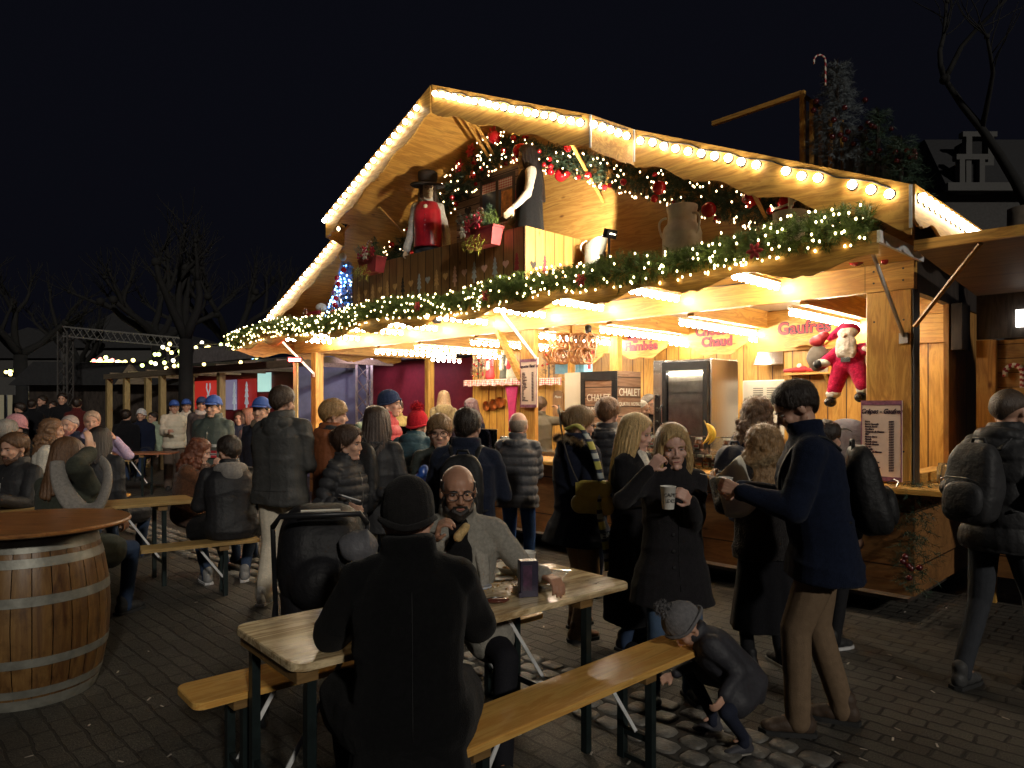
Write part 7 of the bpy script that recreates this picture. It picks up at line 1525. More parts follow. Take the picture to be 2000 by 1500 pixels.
# bread pile
t_=tpx(965,.12); o=thing('bread_pile','heap of floury flatbreads behind the glass on the counter','bread',tuple(W(t_,.14,1.055)),CROT); g=random.Random(6); b=MB()
for k in range(40): b.ell((g.uniform(-.55,.55),g.uniform(-.05,.15),.03+g.uniform(0,.13)),(g.uniform(.06,.09),.05,.022),Matrix.Rotation(g.uniform(-.4,.4),3,'Y')@Matrix.Rotation(g.uniform(0,3),3,'Z'),n=12,h=6)
tag(b.build('loaves',plain('flour_bread',(.66,.52,.30),rough=.8,var=.25),o,smooth=True),kind='stuff')
for px,lb in ((848,'steel scale'),(1000,'metal tray stack')):
    t_=tpx(px,.15); o=thing('counter_tray',lb+' on the counter beside the bread','tray',tuple(W(t_,.13,1.055)),CROT); b=MB(); b.bbox(-.15,.15,-.07,.08,0,.03,.005); b.bbox(-.12,.12,-.05,.06,.032,.28,.006) if px<900 else b.bbox(-.14,.14,-.06,.07,.032,.22,.006); b.build('tray_body',mSteel,o)
# ---------- neighbour stall on the right ----------
NB=thing('neighbour_stall','neighbouring wooden stall with raised front flap right of the chalet','market stall',tuple(W(-.15,1.2,0)),CROT)
def nb(name,mat,t0,t1,q0,q1,z0,z1):
    b=MB(); b.box(-t1-.15,-t0-.15,q0-1.2,q1-1.2,z0,z1); return b.build(name,mat,NB)
nb('front_wall',wood('nb_planks',(.40,.22,.06),(.56,.33,.10),axis='x',plank=.12,paxis='z',rough=.5,seam=.006),-3.5,-.17,1.2,1.25,.5,2.20)
nb('corner_post',mWz,-.30,-.16,1.13,1.19,.0,2.2); nb('upper_wall',mDark,-3.5,-.16,1.14,1.2,2.21,2.9); nb('floor_edge',mPanel,-3.5,-.16,1.0,1.12,.25,.5); nb('counter_shelf',mWx,-3.5,-.3,.7,1.19,.95,1.0)
zf0,zf1=2.72,2.58
b=MB(); 
def nl(t,q,z): return (-t-.15,q-1.2,z)
b.add([nl(-.16,-.5,zf0),nl(-3.6,-.5,zf0),nl(-3.6,1.14,zf1),nl(-.16,1.14,zf1),nl(-.16,-.5,zf0+.05),nl(-3.6,-.5,zf0+.05),nl(-3.6,1.14,zf1+.05),nl(-.16,1.14,zf1+.05)],[(0,3,2,1),(4,5,6,7),(0,1,5,4),(1,2,6,5),(2,3,7,6),(3,0,4,7)]); b.build('front_flap',wood('flap_wood',(.10,.065,.045),(.17,.11,.075),axis='x',rough=.6),NB)
b=MB(); b.box(3.45-.0,.01,-1.735,-1.702,zf0-.01,zf0+.06) if 0 else b.box(.01,3.45,-1.735,-1.702,zf0-.01,zf0+.06); b.build('flap_edge',mWx,NB)
ts=tpx(1915,-.45); b=MB(); b.bar(nl(-.02,-.03,2.24),nl(ts,-.45,zf0-.01),.03,.014); b.build('flap_strut',mWx,NB)
t_,z_=tz(1985,706,1.19); CC=thing('candy_cane_ornament','striped red and white candy cane hanging on the neighbouring stall','candy cane',tuple(W(t_,1.15,z_-.1)),CROT); candy_cane(CC,(.05,0,-.12),.17,.06,rad=.02)
t_=tpx(1975,1.19); 
o=thing('wall_lamp','small bright lamp under the flap of the neighbouring stall','lamp',tuple(W(tpx(1993,1.1),1.08,2.36)),CROT); b=MB(); b.box(-.03,.03,0,.05,-.07,.07); b.build('lamp_box',emis('white_lamp',(1,.95,.85),3),o)
# paper cup leftovers / jar on side counter
t_=.10; o=thing('glass_jar','empty glass jar on the side counter by the corner post','jar',tuple(W(-.12,.30,1.052)),CROT); b=MB(); b.lathe([(.035,0),(.038,.01),(.038,.12),(.03,.14),(.03,.155)],18); b.build('jar_glass',plain('jar_glass',(.8,.85,.8),rough=.05,trans=.9,var=.02),o,smooth=True)
cb_('side_sill',mWy,-.02,.12,.14,.93,1.052,1.13)
# decorated fir garland at lower right corner
o=thing('dim_fir_branch','unlit fir branch with shade-darkened red baubles hanging at the chalet corner','garland',tuple(W(-.05,-.08,.75)),CROT)
tips=[(Vector((random.uniform(-.10,.10),random.uniform(-.1,.05),random.uniform(-.45,.35))),Vector((random.gauss(0,1),random.gauss(0,1),-.5))) for _ in range(160)]
vs,f=needles_mesh(tips,16,.05,.004,91,.08); npmesh('foliage',vs,f,mGreenD,o)
bmd=bme.copy(); bmd.materials.clear(); bmd.materials.append(plain('bauble_dim',(.07,.006,.008),rough=.15,spec=.7))  # darker bauble copy, the dim corner put into its colour
for k in range(6): put(bmd,'bauble',o,(random.uniform(-.08,.08),-.12,-.3+random.uniform(-.1,.1)),None,.024)
# ---------- rooftop balcony structure behind ----------
o=thing('timber_tower','slatted timber balustrade and frame rising behind the chalet roof','timber frame',tuple(W(.2,3.4,0)),CROT)
def tw(name,pts,w_,mat=mWz):
    b=MB(); b.bar(o_l(pts[0]),o_l(pts[1]),w_,w_); b.build(name,mat,o)
def o_l(p): return (-(p[0]-.2),p[1]-3.4,p[2])
qT=3.4
def TP(px,py): t=tpx(px,qT); return (t,qT,zpx(px,py,qT))
tw('frame_post',(TP(1568,178),TP(1568,420)),.06); tw('frame_beam',(TP(1566,182),TP(1392,242)),.06,mWx)
for k in range(7): x=1586+k*17+k*k*.6; tw('slat',(TP(x,196+k*13),TP(x,420)),.05,mDark if k>3 else mWz)
cb=MB(); cb.bar(o_l(TP(1574,190)),o_l(TP(1720,300)),.05); cb.build('handrail',mDark,o)
bk=MB(); a,c,d,e=[Vector(o_l((tpx(px,qT+.3),qT+.3,zpx(px,py,qT+.3)))) for px,py in ((1575,215),(1740,330),(1740,480),(1575,480))]; bk.add([a,c,d,e,a+Vector((0,.05,0)),c+Vector((0,.05,0)),d+Vector((0,.05,0)),e+Vector((0,.05,0))],[(0,1,2,3),(7,6,5,4),(0,4,5,1),(1,5,6,2),(2,6,7,3),(3,7,4,0)]); bk.build('rear_panel',mDark,o)
mFrost=plain('frosted_fir',(.10,.12,.13),rough=.7,var=.6)
def dimtree(px,py0,py1,q,label,r,seed,n=420,nm='fir_tree',mat=None):
    t=tpx(px,q); z1=zpx(px,py0,q); z0=zpx(px,py1,q); p=W(t,q,z0); o=thing(nm,label,'tree',tuple(p)); g=random.Random(seed); tips=[]; h=z1-z0
    for _ in range(n):
        hh=g.random(); a=g.uniform(0,2*PI); rr1=r*(1.05-hh)*(.75+.25*math.sin(hh*28)); k=g.uniform(.35,1); tips.append((Vector((rr1*math.cos(a)*k,rr1*math.sin(a)*k,hh*h*.97)),Vector((math.cos(a),math.sin(a),-.15))))
    vs,f=needles_mesh(tips,18,.07,.006,seed,.14); npmesh('crown',vs,f,mat or mGreenD,o); b=MB(); b.tube([(0,0,-.3),(0,0,h)],[.05,.01],6); b.build('trunk',mDark,o); return o,h
o1,h1=dimtree(1635,118,330,3.3,'frosted Christmas fir with candy cane on the timber balustrade',.42,41,n=520,mat=mFrost)
candy_cane(o1,(-.28,-.3,h1-.45),.40,.07)
for k in range(14): a=random.uniform(-3,0); put(bmd,'bauble',o1,(.32*math.cos(a),.3*math.sin(a),random.uniform(.1,h1*.7)),None,.035)
o2,h2=dimtree(1715,215,330,3.2,'thin dark fir with glittering top right of the frosted fir',.16,42,n=160)
o3,h3=dimtree(1760,265,400,3.0,'bushy dark fir above the right end of the roof',.30,43,n=260)
for oo,hh in ((o2,h2),(o3,h3)):
    for k in range(8): a=random.uniform(-3,0); put(bmd,'bauble',oo,(.14*math.cos(a),.14*math.sin(a),random.uniform(.1,hh*.8)),None,.03)
# ---------- distant house right ----------
mSlate=plain('slate',(.02,.02,.022),rough=.8,var=.3); mStone=plain('house_stone',(.06,.057,.055),rough=.9,var=.2); mTrim=plain('trim_white',(.07,.068,.065),rough=.8,var=.1)
Hd=24.0; hx=(1960-CX)/F*Hd; HZ=lambda y:EYE+(HY-y)/F*Hd; HX=lambda x:(x-CX)/F*Hd-hx
o=thing('mansard_house','unlit town house with white dormers beyond the stalls on the right','house',(hx,Hd,0),0)
b=MB(); b.box(HX(1845),HX(2230),0,8,0,HZ(372)); b.build('wall',mStone,o)
b=MB(); x0,x1,x2,x3=HX(1840),HX(2240),HX(1880),HX(2200); z0,z1=HZ(372),HZ(225); b.add([(x0,-.3,z0),(x1,-.3,z0),(x1,8.3,z0),(x0,8.3,z0),(x2,2.2,z1),(x3,2.2,z1),(x3,6,z1),(x2,6,z1)],[(0,3,2,1),(4,5,6,7),(0,1,5,4),(1,2,6,5),(2,3,7,6),(3,0,4,7)]); b.build('roof',mSlate,o)
b=MB(); b.box(x0-.1,x1,-.5,-.31,z0-.15,z0+.12); b.build('cornice',mTrim,o)
for (px,py,w_,h_,yy) in ((1890,345,.7,1.0,.25),(1945,275,.8,.9,1.3)):
    d=MB(); x=HX(px); z=HZ(py)
    for a_,b_,c_,d_ in ((x-w_*.6,x-w_*.35,z-h_/2,z+h_/2),(x+w_*.35,x+w_*.6,z-h_/2,z+h_/2),(x-w_*.75,x+w_*.75,z+h_/2,z+h_/2+.18),(x-w_*.6,x+w_*.6,z-h_/2-.12,z-h_/2)): d.box(a_,b_,yy-.5,yy-.25,c_,d_)
    D_=d.build('dormer',mTrim,o); b=MB(); b.box(x-w_*.34,x+w_*.34,yy-.3,yy+1.2,z-h_/2,z+h_/2); b.build('dormer_window',mBlack,D_)
b=MB(); b.box(HX(1880),HX(1890),-.2,.2,HZ(372),HZ(285)); b.build('chimney',mTrim,o)
# ---------- bare plane trees ----------
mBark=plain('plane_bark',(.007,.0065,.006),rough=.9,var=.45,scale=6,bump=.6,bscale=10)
def bare_tree(px,d,h,label,seed,tr=.22,spread=1.0,lean=0,nb_=5,bark=None,lr=.5,ht=.5):
    bark=bark or mBark
    X=(px-CX)/F*d; o=thing('plane_tree',label,'tree',(X,d,0)); g=random.Random(seed); tb_=MB(); cr=MB()
    hh=h*ht; tb_.tube([(0,0,0),(lean*.2,0,hh*.5),(lean*.5,0,hh)],[tr,tr*.85,tr*.75],10); tb_.build('trunk',bark,o,smooth=True)
    def limb(p,dr,l,r,dep):
        pts=[p]; dd=dr.copy()
        for k in range(5): dd=(dd+Vector((g.gauss(0,.18),g.gauss(0,.18),g.uniform(0,.16)))).normalized(); pts.append(pts[-1]+dd*l/5)
        cr.tube(pts,[r*(1-.11*k) for k in range(6)],6)
        cr.ell(pts[-1],r*.9,n=8,h=6) 
        if dep>0:
            for _ in range(g.randint(3,4) if dep>1 else 9): 
                nd__=(dd+Vector((g.gauss(0,.6),g.gauss(0,.6),g.uniform(-.1,.6)))).normalized(); limb(pts[g.randint(3,5)],nd__,l*g.uniform(.5,.75),r*(.5 if dep>1 else .22),dep-1)
    for k in range(nb_):
        a=2*PI*k/nb_+g.uniform(-.4,.4); limb(Vector((lean*.5,0,hh)),Vector((math.cos(a)*spread,math.sin(a)*spread,.8)).normalized(),h*.28,tr*lr,2)
    cr.build('crown',mBark,o,smooth=True)
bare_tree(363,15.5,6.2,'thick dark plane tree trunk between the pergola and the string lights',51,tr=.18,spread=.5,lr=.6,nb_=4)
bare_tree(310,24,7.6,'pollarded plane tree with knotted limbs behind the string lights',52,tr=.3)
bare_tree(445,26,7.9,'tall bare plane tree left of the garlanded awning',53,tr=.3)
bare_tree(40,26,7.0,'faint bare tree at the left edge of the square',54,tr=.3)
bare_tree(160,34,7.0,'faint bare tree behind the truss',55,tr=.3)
bare_tree(2010,9.5,7.4,'lit gnarled plane trunk behind the neighbouring flap',56,tr=.34,spread=.9,lr=.22,nb_=2,ht=.58,bark=plain('bark_lit',(.16,.13,.10),rough=.9,var=.45,scale=6,bump=.6,bscale=10))  # paler bark copy puts the light on this trunk into its colour
# ---------- town houses left ----------
for (px,d,wd_,y0,y1,lb,sd) in ((225,46,7,680,612,'pale gabled house faintly visible behind the truss',0),(300,50,12,700,640,'long dim facade behind the bare trees',1),(60,55,14,700,640,'dim building mass at the far left',2)):
    X=(px-CX)/F*d; z0=EYE+(HY-y0)/F*d; z1=EYE+(HY-y1)/F*d; o=thing('town_house',lb,'house',(X,d,0)); b=MB(); b.box(-wd_/2,wd_/2,0,8,0,z0); b.build('wall',mStone,o); b=MB(); b.prism([(-wd_/2-.3,z0),(wd_/2+.3,z0),(0,z1)],'y',-.3,8.3); b.build('roof',mSlate,o)
    for k in range(int(wd_//2.2)):
        for r_ in (0,1): b=MB(); x=-wd_/2+1.2+k*2.1; z=1.2+r_*2.0; b.box(x-.45,x+.45,-.05,-.001,z,z+1.3); b.build('window',mBlack,o)
# ---------- red hut with pergola ----------
mHutR=plain('hut_red',(.22,.018,.030),rough=.6,var=.15); mHutR2=plain('banner_red',(.50,.03,.03),rough=.5,var=.1); mTimber=wood('pergola_timber',(.30,.20,.08),(.44,.32,.14),axis='z',rough=.6); mTimberX=wood('pergola_timber_x',(.16,.12,.08),(.26,.20,.13),axis='x',rough=.7)
HA=R_(30); hv=Vector((math.cos(HA),math.sin(HA),0))
# hut front line: from px 215 (d 20) to px 600 (d 12)
PA=Vector(((215-CX)/F*21,21,0)); PB=Vector(((640-CX)/F*13.5,13.5,0)); ha=math.atan2(PB.y-PA.y,PB.x-PA.x); hl=(PB-PA).length
HU=thing('red_hut','dark red market hut with flat roof and lit windows behind the pergola','hut',tuple(PA),ha)
nrm=Vector((-math.sin(ha),math.cos(ha),0))  # pointing away from the camera
b=MB(); b.box(0,hl+5,2.4,5.2,0,2.62); b.build('wall',mHutR,HU)
b=MB(); b.box(-.3,hl+5.2,2.0,5.4,2.63,2.9); b.build('roof',plain('roof_felt',(.05,.045,.045),rough=.9,var=.3),HU)
def hpos(px,y=2.39): # local x along hut wall for a pixel column
    r=(px-CX)/F; o_=PA+nrm*y; d_=Vector((math.cos(ha),math.sin(ha),0)); return (r*o_.y-o_.x)/(d_.x-r*d_.y)
def hz_(px,py,y=2.39): x=hpos(px,y); p=PA+nrm*y+Vector((math.cos(ha),math.sin(ha),0))*x; return EYE+(HY-py)/F*p.y
def hbox(name,px0,px1,py0,py1,mat,th=.03,parent=None):
    x0,x1=hpos(px0),hpos(px1); b=MB(); b.box(min(x0,x1),max(x0,x1),2.39-th,2.39,hz_((px0+px1)/2,py1),hz_((px0+px1)/2,py0)); return b.build(name,mat,parent or HU)
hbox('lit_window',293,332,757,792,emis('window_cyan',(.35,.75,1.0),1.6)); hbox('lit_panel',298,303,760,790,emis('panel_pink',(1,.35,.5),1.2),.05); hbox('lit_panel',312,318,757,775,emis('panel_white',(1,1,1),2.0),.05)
hbox('red_banner',376,427,744,800,emis('banner_lit',(.55,.03,.02),.55)); hbox('pale_door',438,463,742,800,emis('door_lit',(.30,.27,.42),.38)); hbox('red_banner',466,502,740,800,emis('banner_lit2',(.38,.02,.02),.4)); hbox('lit_sheet',505,530,728,765,emis('sheet_lit',(.45,.75,.68),.75))  # banners, door and sheet emit faintly, lamplight painted into their material
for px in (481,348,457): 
    x=hpos(px,2.30); z=hz_(px,776,2.3); b=MB(); b.prism([(x+p*1.1,z+q_*1.5) for p,q_ in tree_poly(.30)],'y',2.30,2.32); b.build('white_fir_cutout',emis('cut_white_glow',(.5,.55,.6),.35),HU)  # cut-outs are no lamps, their lit look is a glow in the material
x=hpos(407,2.30); z=hz_(407,765,2.3); b=MB(); b.tube([(x,2.3,z-.1),(x-.12,2.3,z+.12),(x-.1,2.3,z+.26)],.02,5); b.tube([(x,2.3,z-.1),(x+.12,2.3,z+.12),(x+.1,2.3,z+.26)],.02,5); b.tube([(x,2.3,z-.1),(x,2.3,z-.3)],.05,6); b.build('antler_cutout',emis('cut_white_glow',(.5,.55,.6),.35),HU)  # antlers share the painted-in glow of the fir cut-outs
PG=thing('pergola','timber pergola with square posts in front of the red hut','pergola',tuple(PA),ha)
for px in (213,247,289,317,372,432): x=hpos(px,-.1); z=hz_(px,738 if px<300 else 728,-.1); b=MB(); b.box(x-.07,x+.07,-.17,-.03,0,z); b.build('post',mTimber,PG)
x0,x1=hpos(208,-.1),hpos(600,-.1); b=MB(); b.box(x0,x1,-.18,-.02,2.42,2.56); b.build('front_beam',mTimberX,PG)
for k in range(9): x=x0+(x1-x0)*k/8; b=MB(); b.box(x-.04,x+.04,-.01,1.98,2.50,2.62); b.build('rafter',mTimberX,PG)
b=MB(); b.box(hpos(378,-.4),hpos(520,-.4),-.45,-.35,2.62,2.95); b.build('fascia_panel',plain('fascia_grey',(.22,.20,.20),rough=.7),PG)
# dark hut roofs with string lights beyond
def stringlights(label,paths,cols,n,d,r=.055):
    a0=at(*paths[0][0],d); o=thing('string_lights',label,'string lights',tuple(a0)); g=random.Random(len(label)); meshes=[]
    for i,c in enumerate(cols):
        b=MB(); b.ell((0,0,0),r,n=8,h=6); me=bpy.data.meshes.new('light'); me.from_pydata(b.v,[],b.f); me.materials.append(emis('far_light%d'%i+'_%d'%int(c[2]*99),c,5)); meshes.append(me)
    for pts in paths:
        P=[at(x,y,d+g.uniform(-.3,.3))-a0 for x,y in pts]; L_=[(P[i+1]-P[i]).length for i in range(len(P)-1)]; T=sum(L_); m_=max(3,int(T/n)); b=MB()
        b.tube(P,.012,4); b.build('wire',mBlkMetal,o)
        for k in range(m_):
            s_=T*k/(m_-1); i=0
            while i<len(L_)-1 and s_>L_[i]: s_-=L_[i]; i+=1
            p=P[i].lerp(P[i+1],min(1,s_/L_[i])); put(g.choice(meshes),'light',o,p+Vector((g.uniform(-.05,.05),0,-.05+g.uniform(-.09,.09))))
    return o
YEL=(1,.78,.25); WHT=(1,.9,.65); GRN=(.75,.9,.25); RDD=(1,.25,.2); BLU=(.3,.55,1)
stringlights('rows of yellow lights draped down from the end of the truss',[[(334,666),(305,690),(281,708)],[(348,680),(320,700),(303,709)],[(355,690),(330,706),(322,710)],[(355,704),(340,711)]],[YEL,WHT,GRN],.18,20,r=.055)
stringlights('dense multicoloured net of lights on the roof right of the trunk',[[(385,672),(430,672),(470,680),(498,692)],[(384,678),(430,684),(490,698)],[(388,684),(425,690),(470,698)],[(392,672),(440,680),(492,694)],[(400,695),(420,684)],[(410,700),(428,688)],[(383,690),(400,700),(402,704)]],[YEL,WHT,RDD,GRN,BLU,YEL],.17,19,r=.05)
stringlights('swag of multicoloured lights over the dark hut roof',[[(134,724),(160,714),(195,700),(215,699)],[(140,728),(175,722)],[(180,706),(215,715),(258,700)],[(190,716),(225,702),(255,708)],[(196,700),(235,712),(250,716)]],[YEL,WHT,RDD,GRN,YEL],.18,25,r=.07)
stringlights('short yellow light chain at the far left',[[(64,727),(85,718),(108,724)],[(80,724),(105,714)]],[YEL,WHT,RDD],.22,28,r=.07)
stringlights('few dim yellow lights at the left edge',[[(14,726),(30,722)],[(43,723),(48,724)],[(22,725),(32,727)]],[YEL,GRN],.3,28,r=.07)
DH=thing('dark_hut','unlit hut with pitched roof and pale wooden gable behind the pergola','hut',tuple(at(250,792,23)-Vector((0,0,1.65)))); b=MB(); b.box(-3.2,3.0,0,3,0,2.3); b.build('wall',mDark,DH); b=MB(); b.prism([(-3.6,2.3),(3.4,2.3),(3.0,3.0),(-2.8,3.05)],'y',-.4,3.4); b.build('roof',mSlate,DH); b=MB(); b.prism([(-.1,2.32),(.9,2.32),(.35,2.95)],'y',-.6,-.42); b.build('gable',mTimberX,DH)
BS=thing('blue_lit_stall','small stall with cold blue and white lights far on the left','market stall',tuple(at(150,792,26)-Vector((0,0,1.65)))); b=MB(); b.box(-2.0,2.4,.6,3,0,2.4); b.build('wall',mDark,BS); b=MB(); b.box(-2.3,2.7,.2,3.2,2.41,2.55); b.build('roof',mSlate,BS)
for (x,z,w_,h_,c,s_) in ((-.2,1.9,.5,.35,(.45,.6,1),3),(-.3,1.35,.35,.5,(.25,.35,.9),.9),(1.0,1.6,.45,.9,(.8,.75,.65),.8),(1.3,2.2,.8,.14,(.35,.5,1),1.2),(-.25,.95,.4,.3,(.8,.8,.8),.7),(1.0,.8,.5,.3,(.6,.75,1.0),1.0)): b=MB(); b.bbox(x-w_/2,x+w_/2,.5,.59,z-h_/2,z+h_/2,.02); b.build('lit_panel',emis('blue_panel%d'%int(c[0]*100+s_*10),c,s_*.6),BS)
o=thing('flood_lamp','bright white floodlight on the blue stall roof','lamp',tuple(at(126,757,25.5))); b=MB(); b.ell((0,0,0),(.13,.06,.11),n=12,h=8); b.build('lamp_head',emis('flood',(1,.95,.85),40),o,smooth=True)
VN=thing('delivery_van','cream delivery van with a dark cab parked at the far left','van',tuple(at(95,792,30)-Vector((0,0,1.65)))); 
b=MB(); b.prism([(-2.3,.5),(-2.3,2.1),(-2.2,2.25),(1.7,2.25),(1.9,2.1),(1.9,.5)],'y',0,2.0); b.build('cargo_box',plain('van_cream',(.50,.46,.34),rough=.4,var=.06),VN); b=MB(); b.prism([(1.92,.5),(1.92,2.1),(2.5,2.0),(3.1,1.35),(3.6,1.2),(3.6,.5)],'y',.05,1.95); b.build('cab',plain('van_dark',(.05,.05,.055),rough=.4),VN); b=MB(); b.box(2.1,2.7,.02,.045,1.35,1.85); b.build('side_window',mBlkMetal,VN)
for x in (-1.4,2.7): b=MB(); b.T=Matrix.Translation((x,.12,.38))@Matrix.Rotation(PI/2,4,'X'); b.lathe([(.001,-.1),(.37,-.1),(.38,0),(.37,.1),(.001,.1)],20); b.build('wheel',mBlkMetal,VN,smooth=True,angle=40)
# truss gantry
TR_=thing('truss_gantry','square aluminium truss gantry standing over the far stalls','truss',tuple(at(128,792,21)-Vector((0,0,1.65)))); t0=at(128,792,21)-Vector((0,0,1.65)); b=MB(); mAl=plain('truss_alu',(.09,.085,.08),rough=.5,metal=.3)
def truss(a,c,s_,n):
    a,c=Vector(a),Vector(c); d=(c-a).normalized(); u=d.cross(Vector((0,1,0))).normalized()*s_/2; w_=Vector((0,1,0))*s_/2; cs=[u+w_,u-w_,-u-w_,-u+w_]
    for k in cs: b.bar(a+k,c+k,.035)
    for i in range(n):
        p,q_=a.lerp(c,i/n),a.lerp(c,(i+1)/n)
        for j in range(4): b.bar(p+cs[j],q_+cs[(j+1)%4],.018)
ztop=EYE+(HY-648)/F*21; truss((0,0,0),(0,0,ztop),.28,12); xr=(334-128)/F*21; truss((0,0,ztop+.0),(xr,1.0,ztop-.25),.28,18); b.build('lattice',mAl,TR_)
# heater + sign on the left corner of chalet
p=at(577,703,10.6); IH=thing('infrared_heater','glowing red infrared heater bar at the left chalet corner','heater',tuple(p),CROT+.8); b=MB(); b.box(-.10,.10,-.03,.03,-.03,.04); b.build('heater_case',mBlkMetal,IH); b=MB(); b.box(-.09,.09,-.036,-.0305,-.022,.022); b.build('heating_element',emis('heater_red',(1,.06,.05),60),IH)
b=MB(); b.bar((0,.02,-.03),(0,.02,-p.z),.06); b.build('stand',mTimber,IH)
hl_=bpy.data.lights.new('heater_light','AREA'); ho=bpy.data.objects.new('heater_light',hl_); COL.objects.link(ho); ho.location=p+Vector((-.1,-.12,0)); hl_.size=.18; hl_.energy=9; hl_.color=(1,.10,.10); ho.rotation_euler=Vector((-.75,.55,-.22)).to_track_quat('-Z','Y').to_euler()
p=at(10,757,24); SG=thing('square_sign','small pale square sign on a post at the left edge','sign',(p.x,p.y,0)); b=MB(); b.box(-.35,.35,-.03,0,p.z-.25,p.z+.35); b.build('sign_plate',mTrim,SG); b=MB(); b.box(-.04,.04,-.0,.06,0,p.z+.3); b.build('post',mBlkMetal,SG)
# backdrop seen through the left bay: purple red curtain wall, truss tower, slim tree
CW=thing('curtain_wall','tall magenta red curtain wall seen through the left bay of the chalet','curtain',tuple(at(640,792,19)-Vector((0,0,1.65)))); vs=[];fs=[]; x0,x1=-.5,2.7
for i in range(121):
    x=x0+(x1-x0)*i/120; y=.10*math.sin(i*.8)+.05*math.sin(i*2.1)+x*.45
    vs+=[(x,y,0),(x,y,3.2)]
fs=[(2*i,2*i+2,2*i+3,2*i+1) for i in range(120)]; b=MB(); b.add(vs,fs); cm=plain('curtain_red',(.30,.015,.05),rough=.8,var=.3,emit=0); o=b.build('drape',cm,CW,smooth=True); sm=o.modifiers.new('s','SOLIDIFY'); sm.thickness=.02
p=at(700,792,16.5)-Vector((0,0,1.65)); BWl=thing('blue_panel_wall','tall bluish exhibition wall panel seen through the left bay','panel',tuple(p)); b=MB(); b.box(-1.4,.75,0,.08,0,3.0); b.build('panel',plain('panel_blue',(.15,.16,.24),rough=.7,var=.25,scale=3),BWl)
TT=thing('truss_tower','three legged aluminium truss tower behind the left bay','truss',tuple(at(712,792,15.5)-Vector((0,0,1.65)))); b=MB(); mAl2=plain('truss_bright',(.5,.46,.42),rough=.35,metal=.8)
C3=[Vector((-.17,0,0)),Vector((.17,-.05,0)),Vector((.02,.22,0))]
for c in C3: b.bar(c,c+Vector((0,0,3.2)),.05)
for k in range(10):
    for j in range(3): b.bar(C3[j]+Vector((0,0,k*.32)),C3[(j+1)%3]+Vector((0,0,(k+1)*.32)),.02)
b.build('lattice',mAl2,TT)
TS=thing('young_tree','slender pale tree trunk rising behind the left bay','tree',tuple(at(760,792,17)-Vector((0,0,1.65)))); b=MB(); b.tube([(0,0,0),(.03,0,1.6),(-.02,0,3.3)],[.13,.12,.10],10); b.build('trunk',plain('trunk_pale',(.22,.20,.16),rough=.8,var=.4,scale=10),TS,smooth=True)
bl_=bpy.data.lights.new('bay_glow_fill','AREA'); bo_=bpy.data.objects.new('bay_glow_fill',bl_); COL.objects.link(bo_); bo_.location=at(700,650,14.2); bl_.size=.6; bl_.energy=32; bl_.color=(.85,.65,.9); bo_.rotation_euler=Vector((.1,.95,-.25)).to_track_quat('-Z','Y').to_euler()  # added fill lamp for the coloured glow in the bay, source unseen
# stall beyond the back opening (px 850-925)
FS=thing('far_stall','brightly lit stall seen through the rear opening of the chalet','market stall',tuple(W(tpx(900,5.2),5.2,0)),CROT); b=MB(); b.box(-1.9,3.2,2.0,2.1,.2,2.7); b.build('wall',mWhiteBd,FS); b=MB(); b.box(-1.9,3.2,0,2.1,2.71,2.8); b.build('roof',mWx,FS); b=MB(); b.box(-1.9,3.2,0,.3,.9,.95); b.build('counter',mWx,FS); b=MB(); b.box(-1.9,3.2,.05,.1,.15,.9); b.build('front_panel',plain('purple_front',(.10,.05,.10),rough=.6),FS)
for k in range(3): strip_light(tpx(905,5.4)+.9-k*.9,5.4,6.9,2.5,13,'far strip of bulbs inside the stall behind, '+['left','middle','right'][k]+' one','strips in the stall behind')
g=random.Random(14); b=MB()
for k in range(120): b.bbox(*(lambda x,z:(x,x+.06,.9,1.0,z,z+.09))(g.uniform(-1.1,3.0),1.0+.13*g.randint(0,4)),.004)
tag(b.build('goods',plain('blue_goods',(.15,.35,.6),rough=.4,var=.8,scale=9),FS),kind='stuff')
# ---------- extra detail ----------
def seam(P,pts,r,mat,name='seam'):
    b=MB(); b.tube(pts,r,5); return b.build(name,mat,P['root'],smooth=True)
mSeam=plain('seam_dark',(.004,.004,.005),rough=.8)
def surf(P,x,z,back=True,lift=.0):
    "point on jacket surface along local y ray"
    J=[c for c in P['root'].children if c.name.startswith(('jacket','coat'))][0]
    o=P['up'](x,0,z*P['s']); d=P['YT']*(-1 if back else 1); st=o+d*.6
    hit,loc,nr,ix=J.ray_cast(st,-d)
    return (loc+d*lift) if hit else (o+d*.16)
bpy.context.view_layer.update()
def vline(P,x,z0,z1,r,mat,name,back=True,n=9): return seam(P,[surf(P,x,z0+(z1-z0)*k/n,back,.001) for k in range(n+1)],r,mat,name)
vline(p1,0,.44,-.02,.0022,mSeam,'back_seam'); 
vline(p11,0,.42,-.1,.002,mSeam,'back_seam'); vline(p17,0,.40,-.08,.002,mSeam,'back_seam')
seam(p17,[surf(p17,-.17+.34*k/10,-.02,True,.001) for k in range(11)],.0022,mSeam,'waist_seam')
mZip=plain('zip_silver',(.35,.34,.32),rough=.35,metal=.8)
for P in (p15,p27,p12,p32,p28): vline(P,0,.44,-.06,.0028,mZip,'front_zip',back=False)
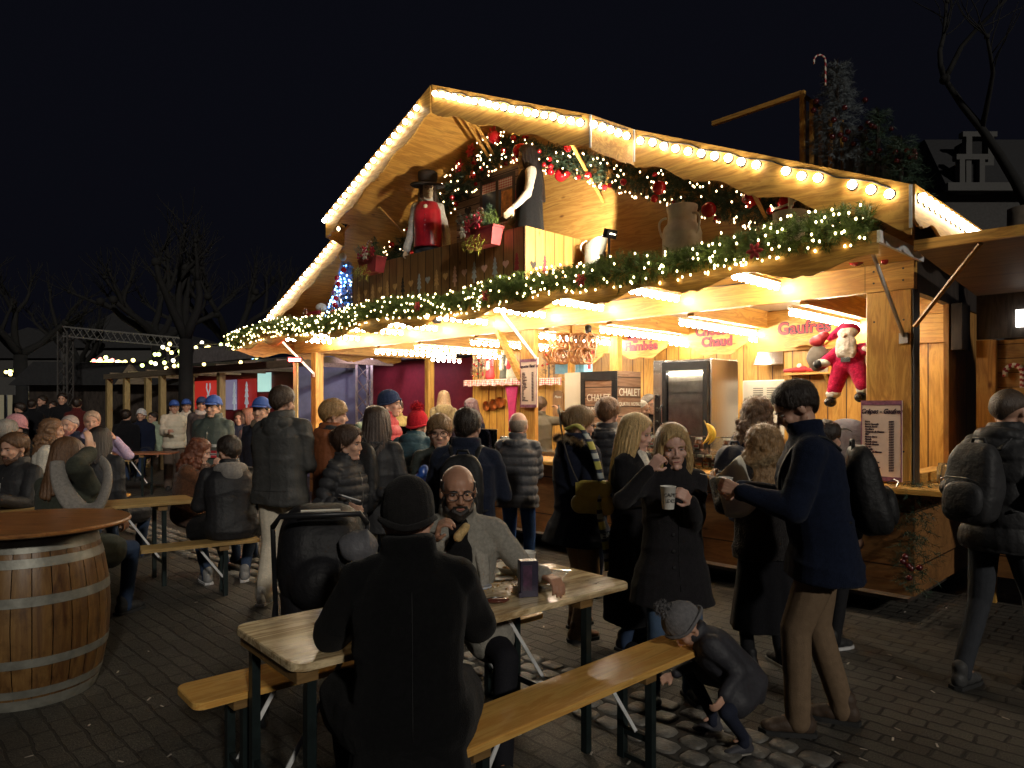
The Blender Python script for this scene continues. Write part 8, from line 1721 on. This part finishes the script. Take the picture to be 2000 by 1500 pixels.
for P in (p6,p7):
    for k in range(5):
        c=surf(P,.03,.34-.10*k,False,.002); b=MB(); b.ell(c,(.011,.004,.011),n=10,h=6); b.build('coat_button',mSeam,P['root'],smooth=True)
    vline(P,.0,.42,-.2,.002,mSeam,'front_edge',back=False)
# lapels for the bald man
mLap=cloth('lapel',(.33,.31,.27),'wool')
for s_ in (-1,1):
    pts=[p2['up'](s_*.075,.03,.50*p2['s']),surf(p2,s_*.115,.40,False,.012),surf(p2,s_*.13,.28,False,.014),surf(p2,s_*.12,.14,False,.012),surf(p2,s_*.10,.02,False,.01)]
    b=MB(); b.tube(bez(pts[0],pts[1],pts[2],6)+pts[3:],[.024,.03,.034,.036,.036,.034,.03,.022,.014],8,flat=.35); b.build('lapel',mLap,p2['root'],smooth=True)
# screws and cable on the beam and posts
b=MB()
for t in (.06,.27):
    for z in (2.60,2.69,2.30,1.3): b.T=Matrix.Translation(CL(t,-.012 if z<2.53 else -.022,z))@Matrix.Rotation(PI/2,4,'X'); b.lathe([(.008,0),(.008,.002),(.001,.0025)],8)
tag(b.build('screws',mSock,CH),kind='stuff')
b=MB(); b.tube([CL(.35+i*.4,-.03,2.745+.018*math.sin(i*1.9)) for i in range(21)],.006,5); b.build('cable',mSock,CH,smooth=True)
for t in (.335,4.6):
    b=MB(); b.box(-t-.001,-t+.002,-.0215,-.0203,2.534,2.74); b.build('beam_joint',mSeam,CH)

# grey sweatshirt hood over the black jacket of the man on the second bench
hb=MB()
for k in range(9):
    a=PI*(k/8); hb.ell(p30['up'](math.cos(a)*.10*p30['s'],-.06-math.sin(a)*.07,.50*p30['s']+.012*math.sin(a)),(.046,.05,.052),n=10,h=8)
hb.ell(p30['up'](0,-.13,.46*p30['s']),(.095,.055,.09),n=12,h=8)
me=remesh(hb,.010,3); Q=getco(me);N=getno(me); Q+=N*(pn(Q,22,7,3)*.008)[:,None]; setco(me,Q); finish(me,'grey_hood',cloth('hoodgrey',(.22,.205,.19),'wool'),p30['root'])
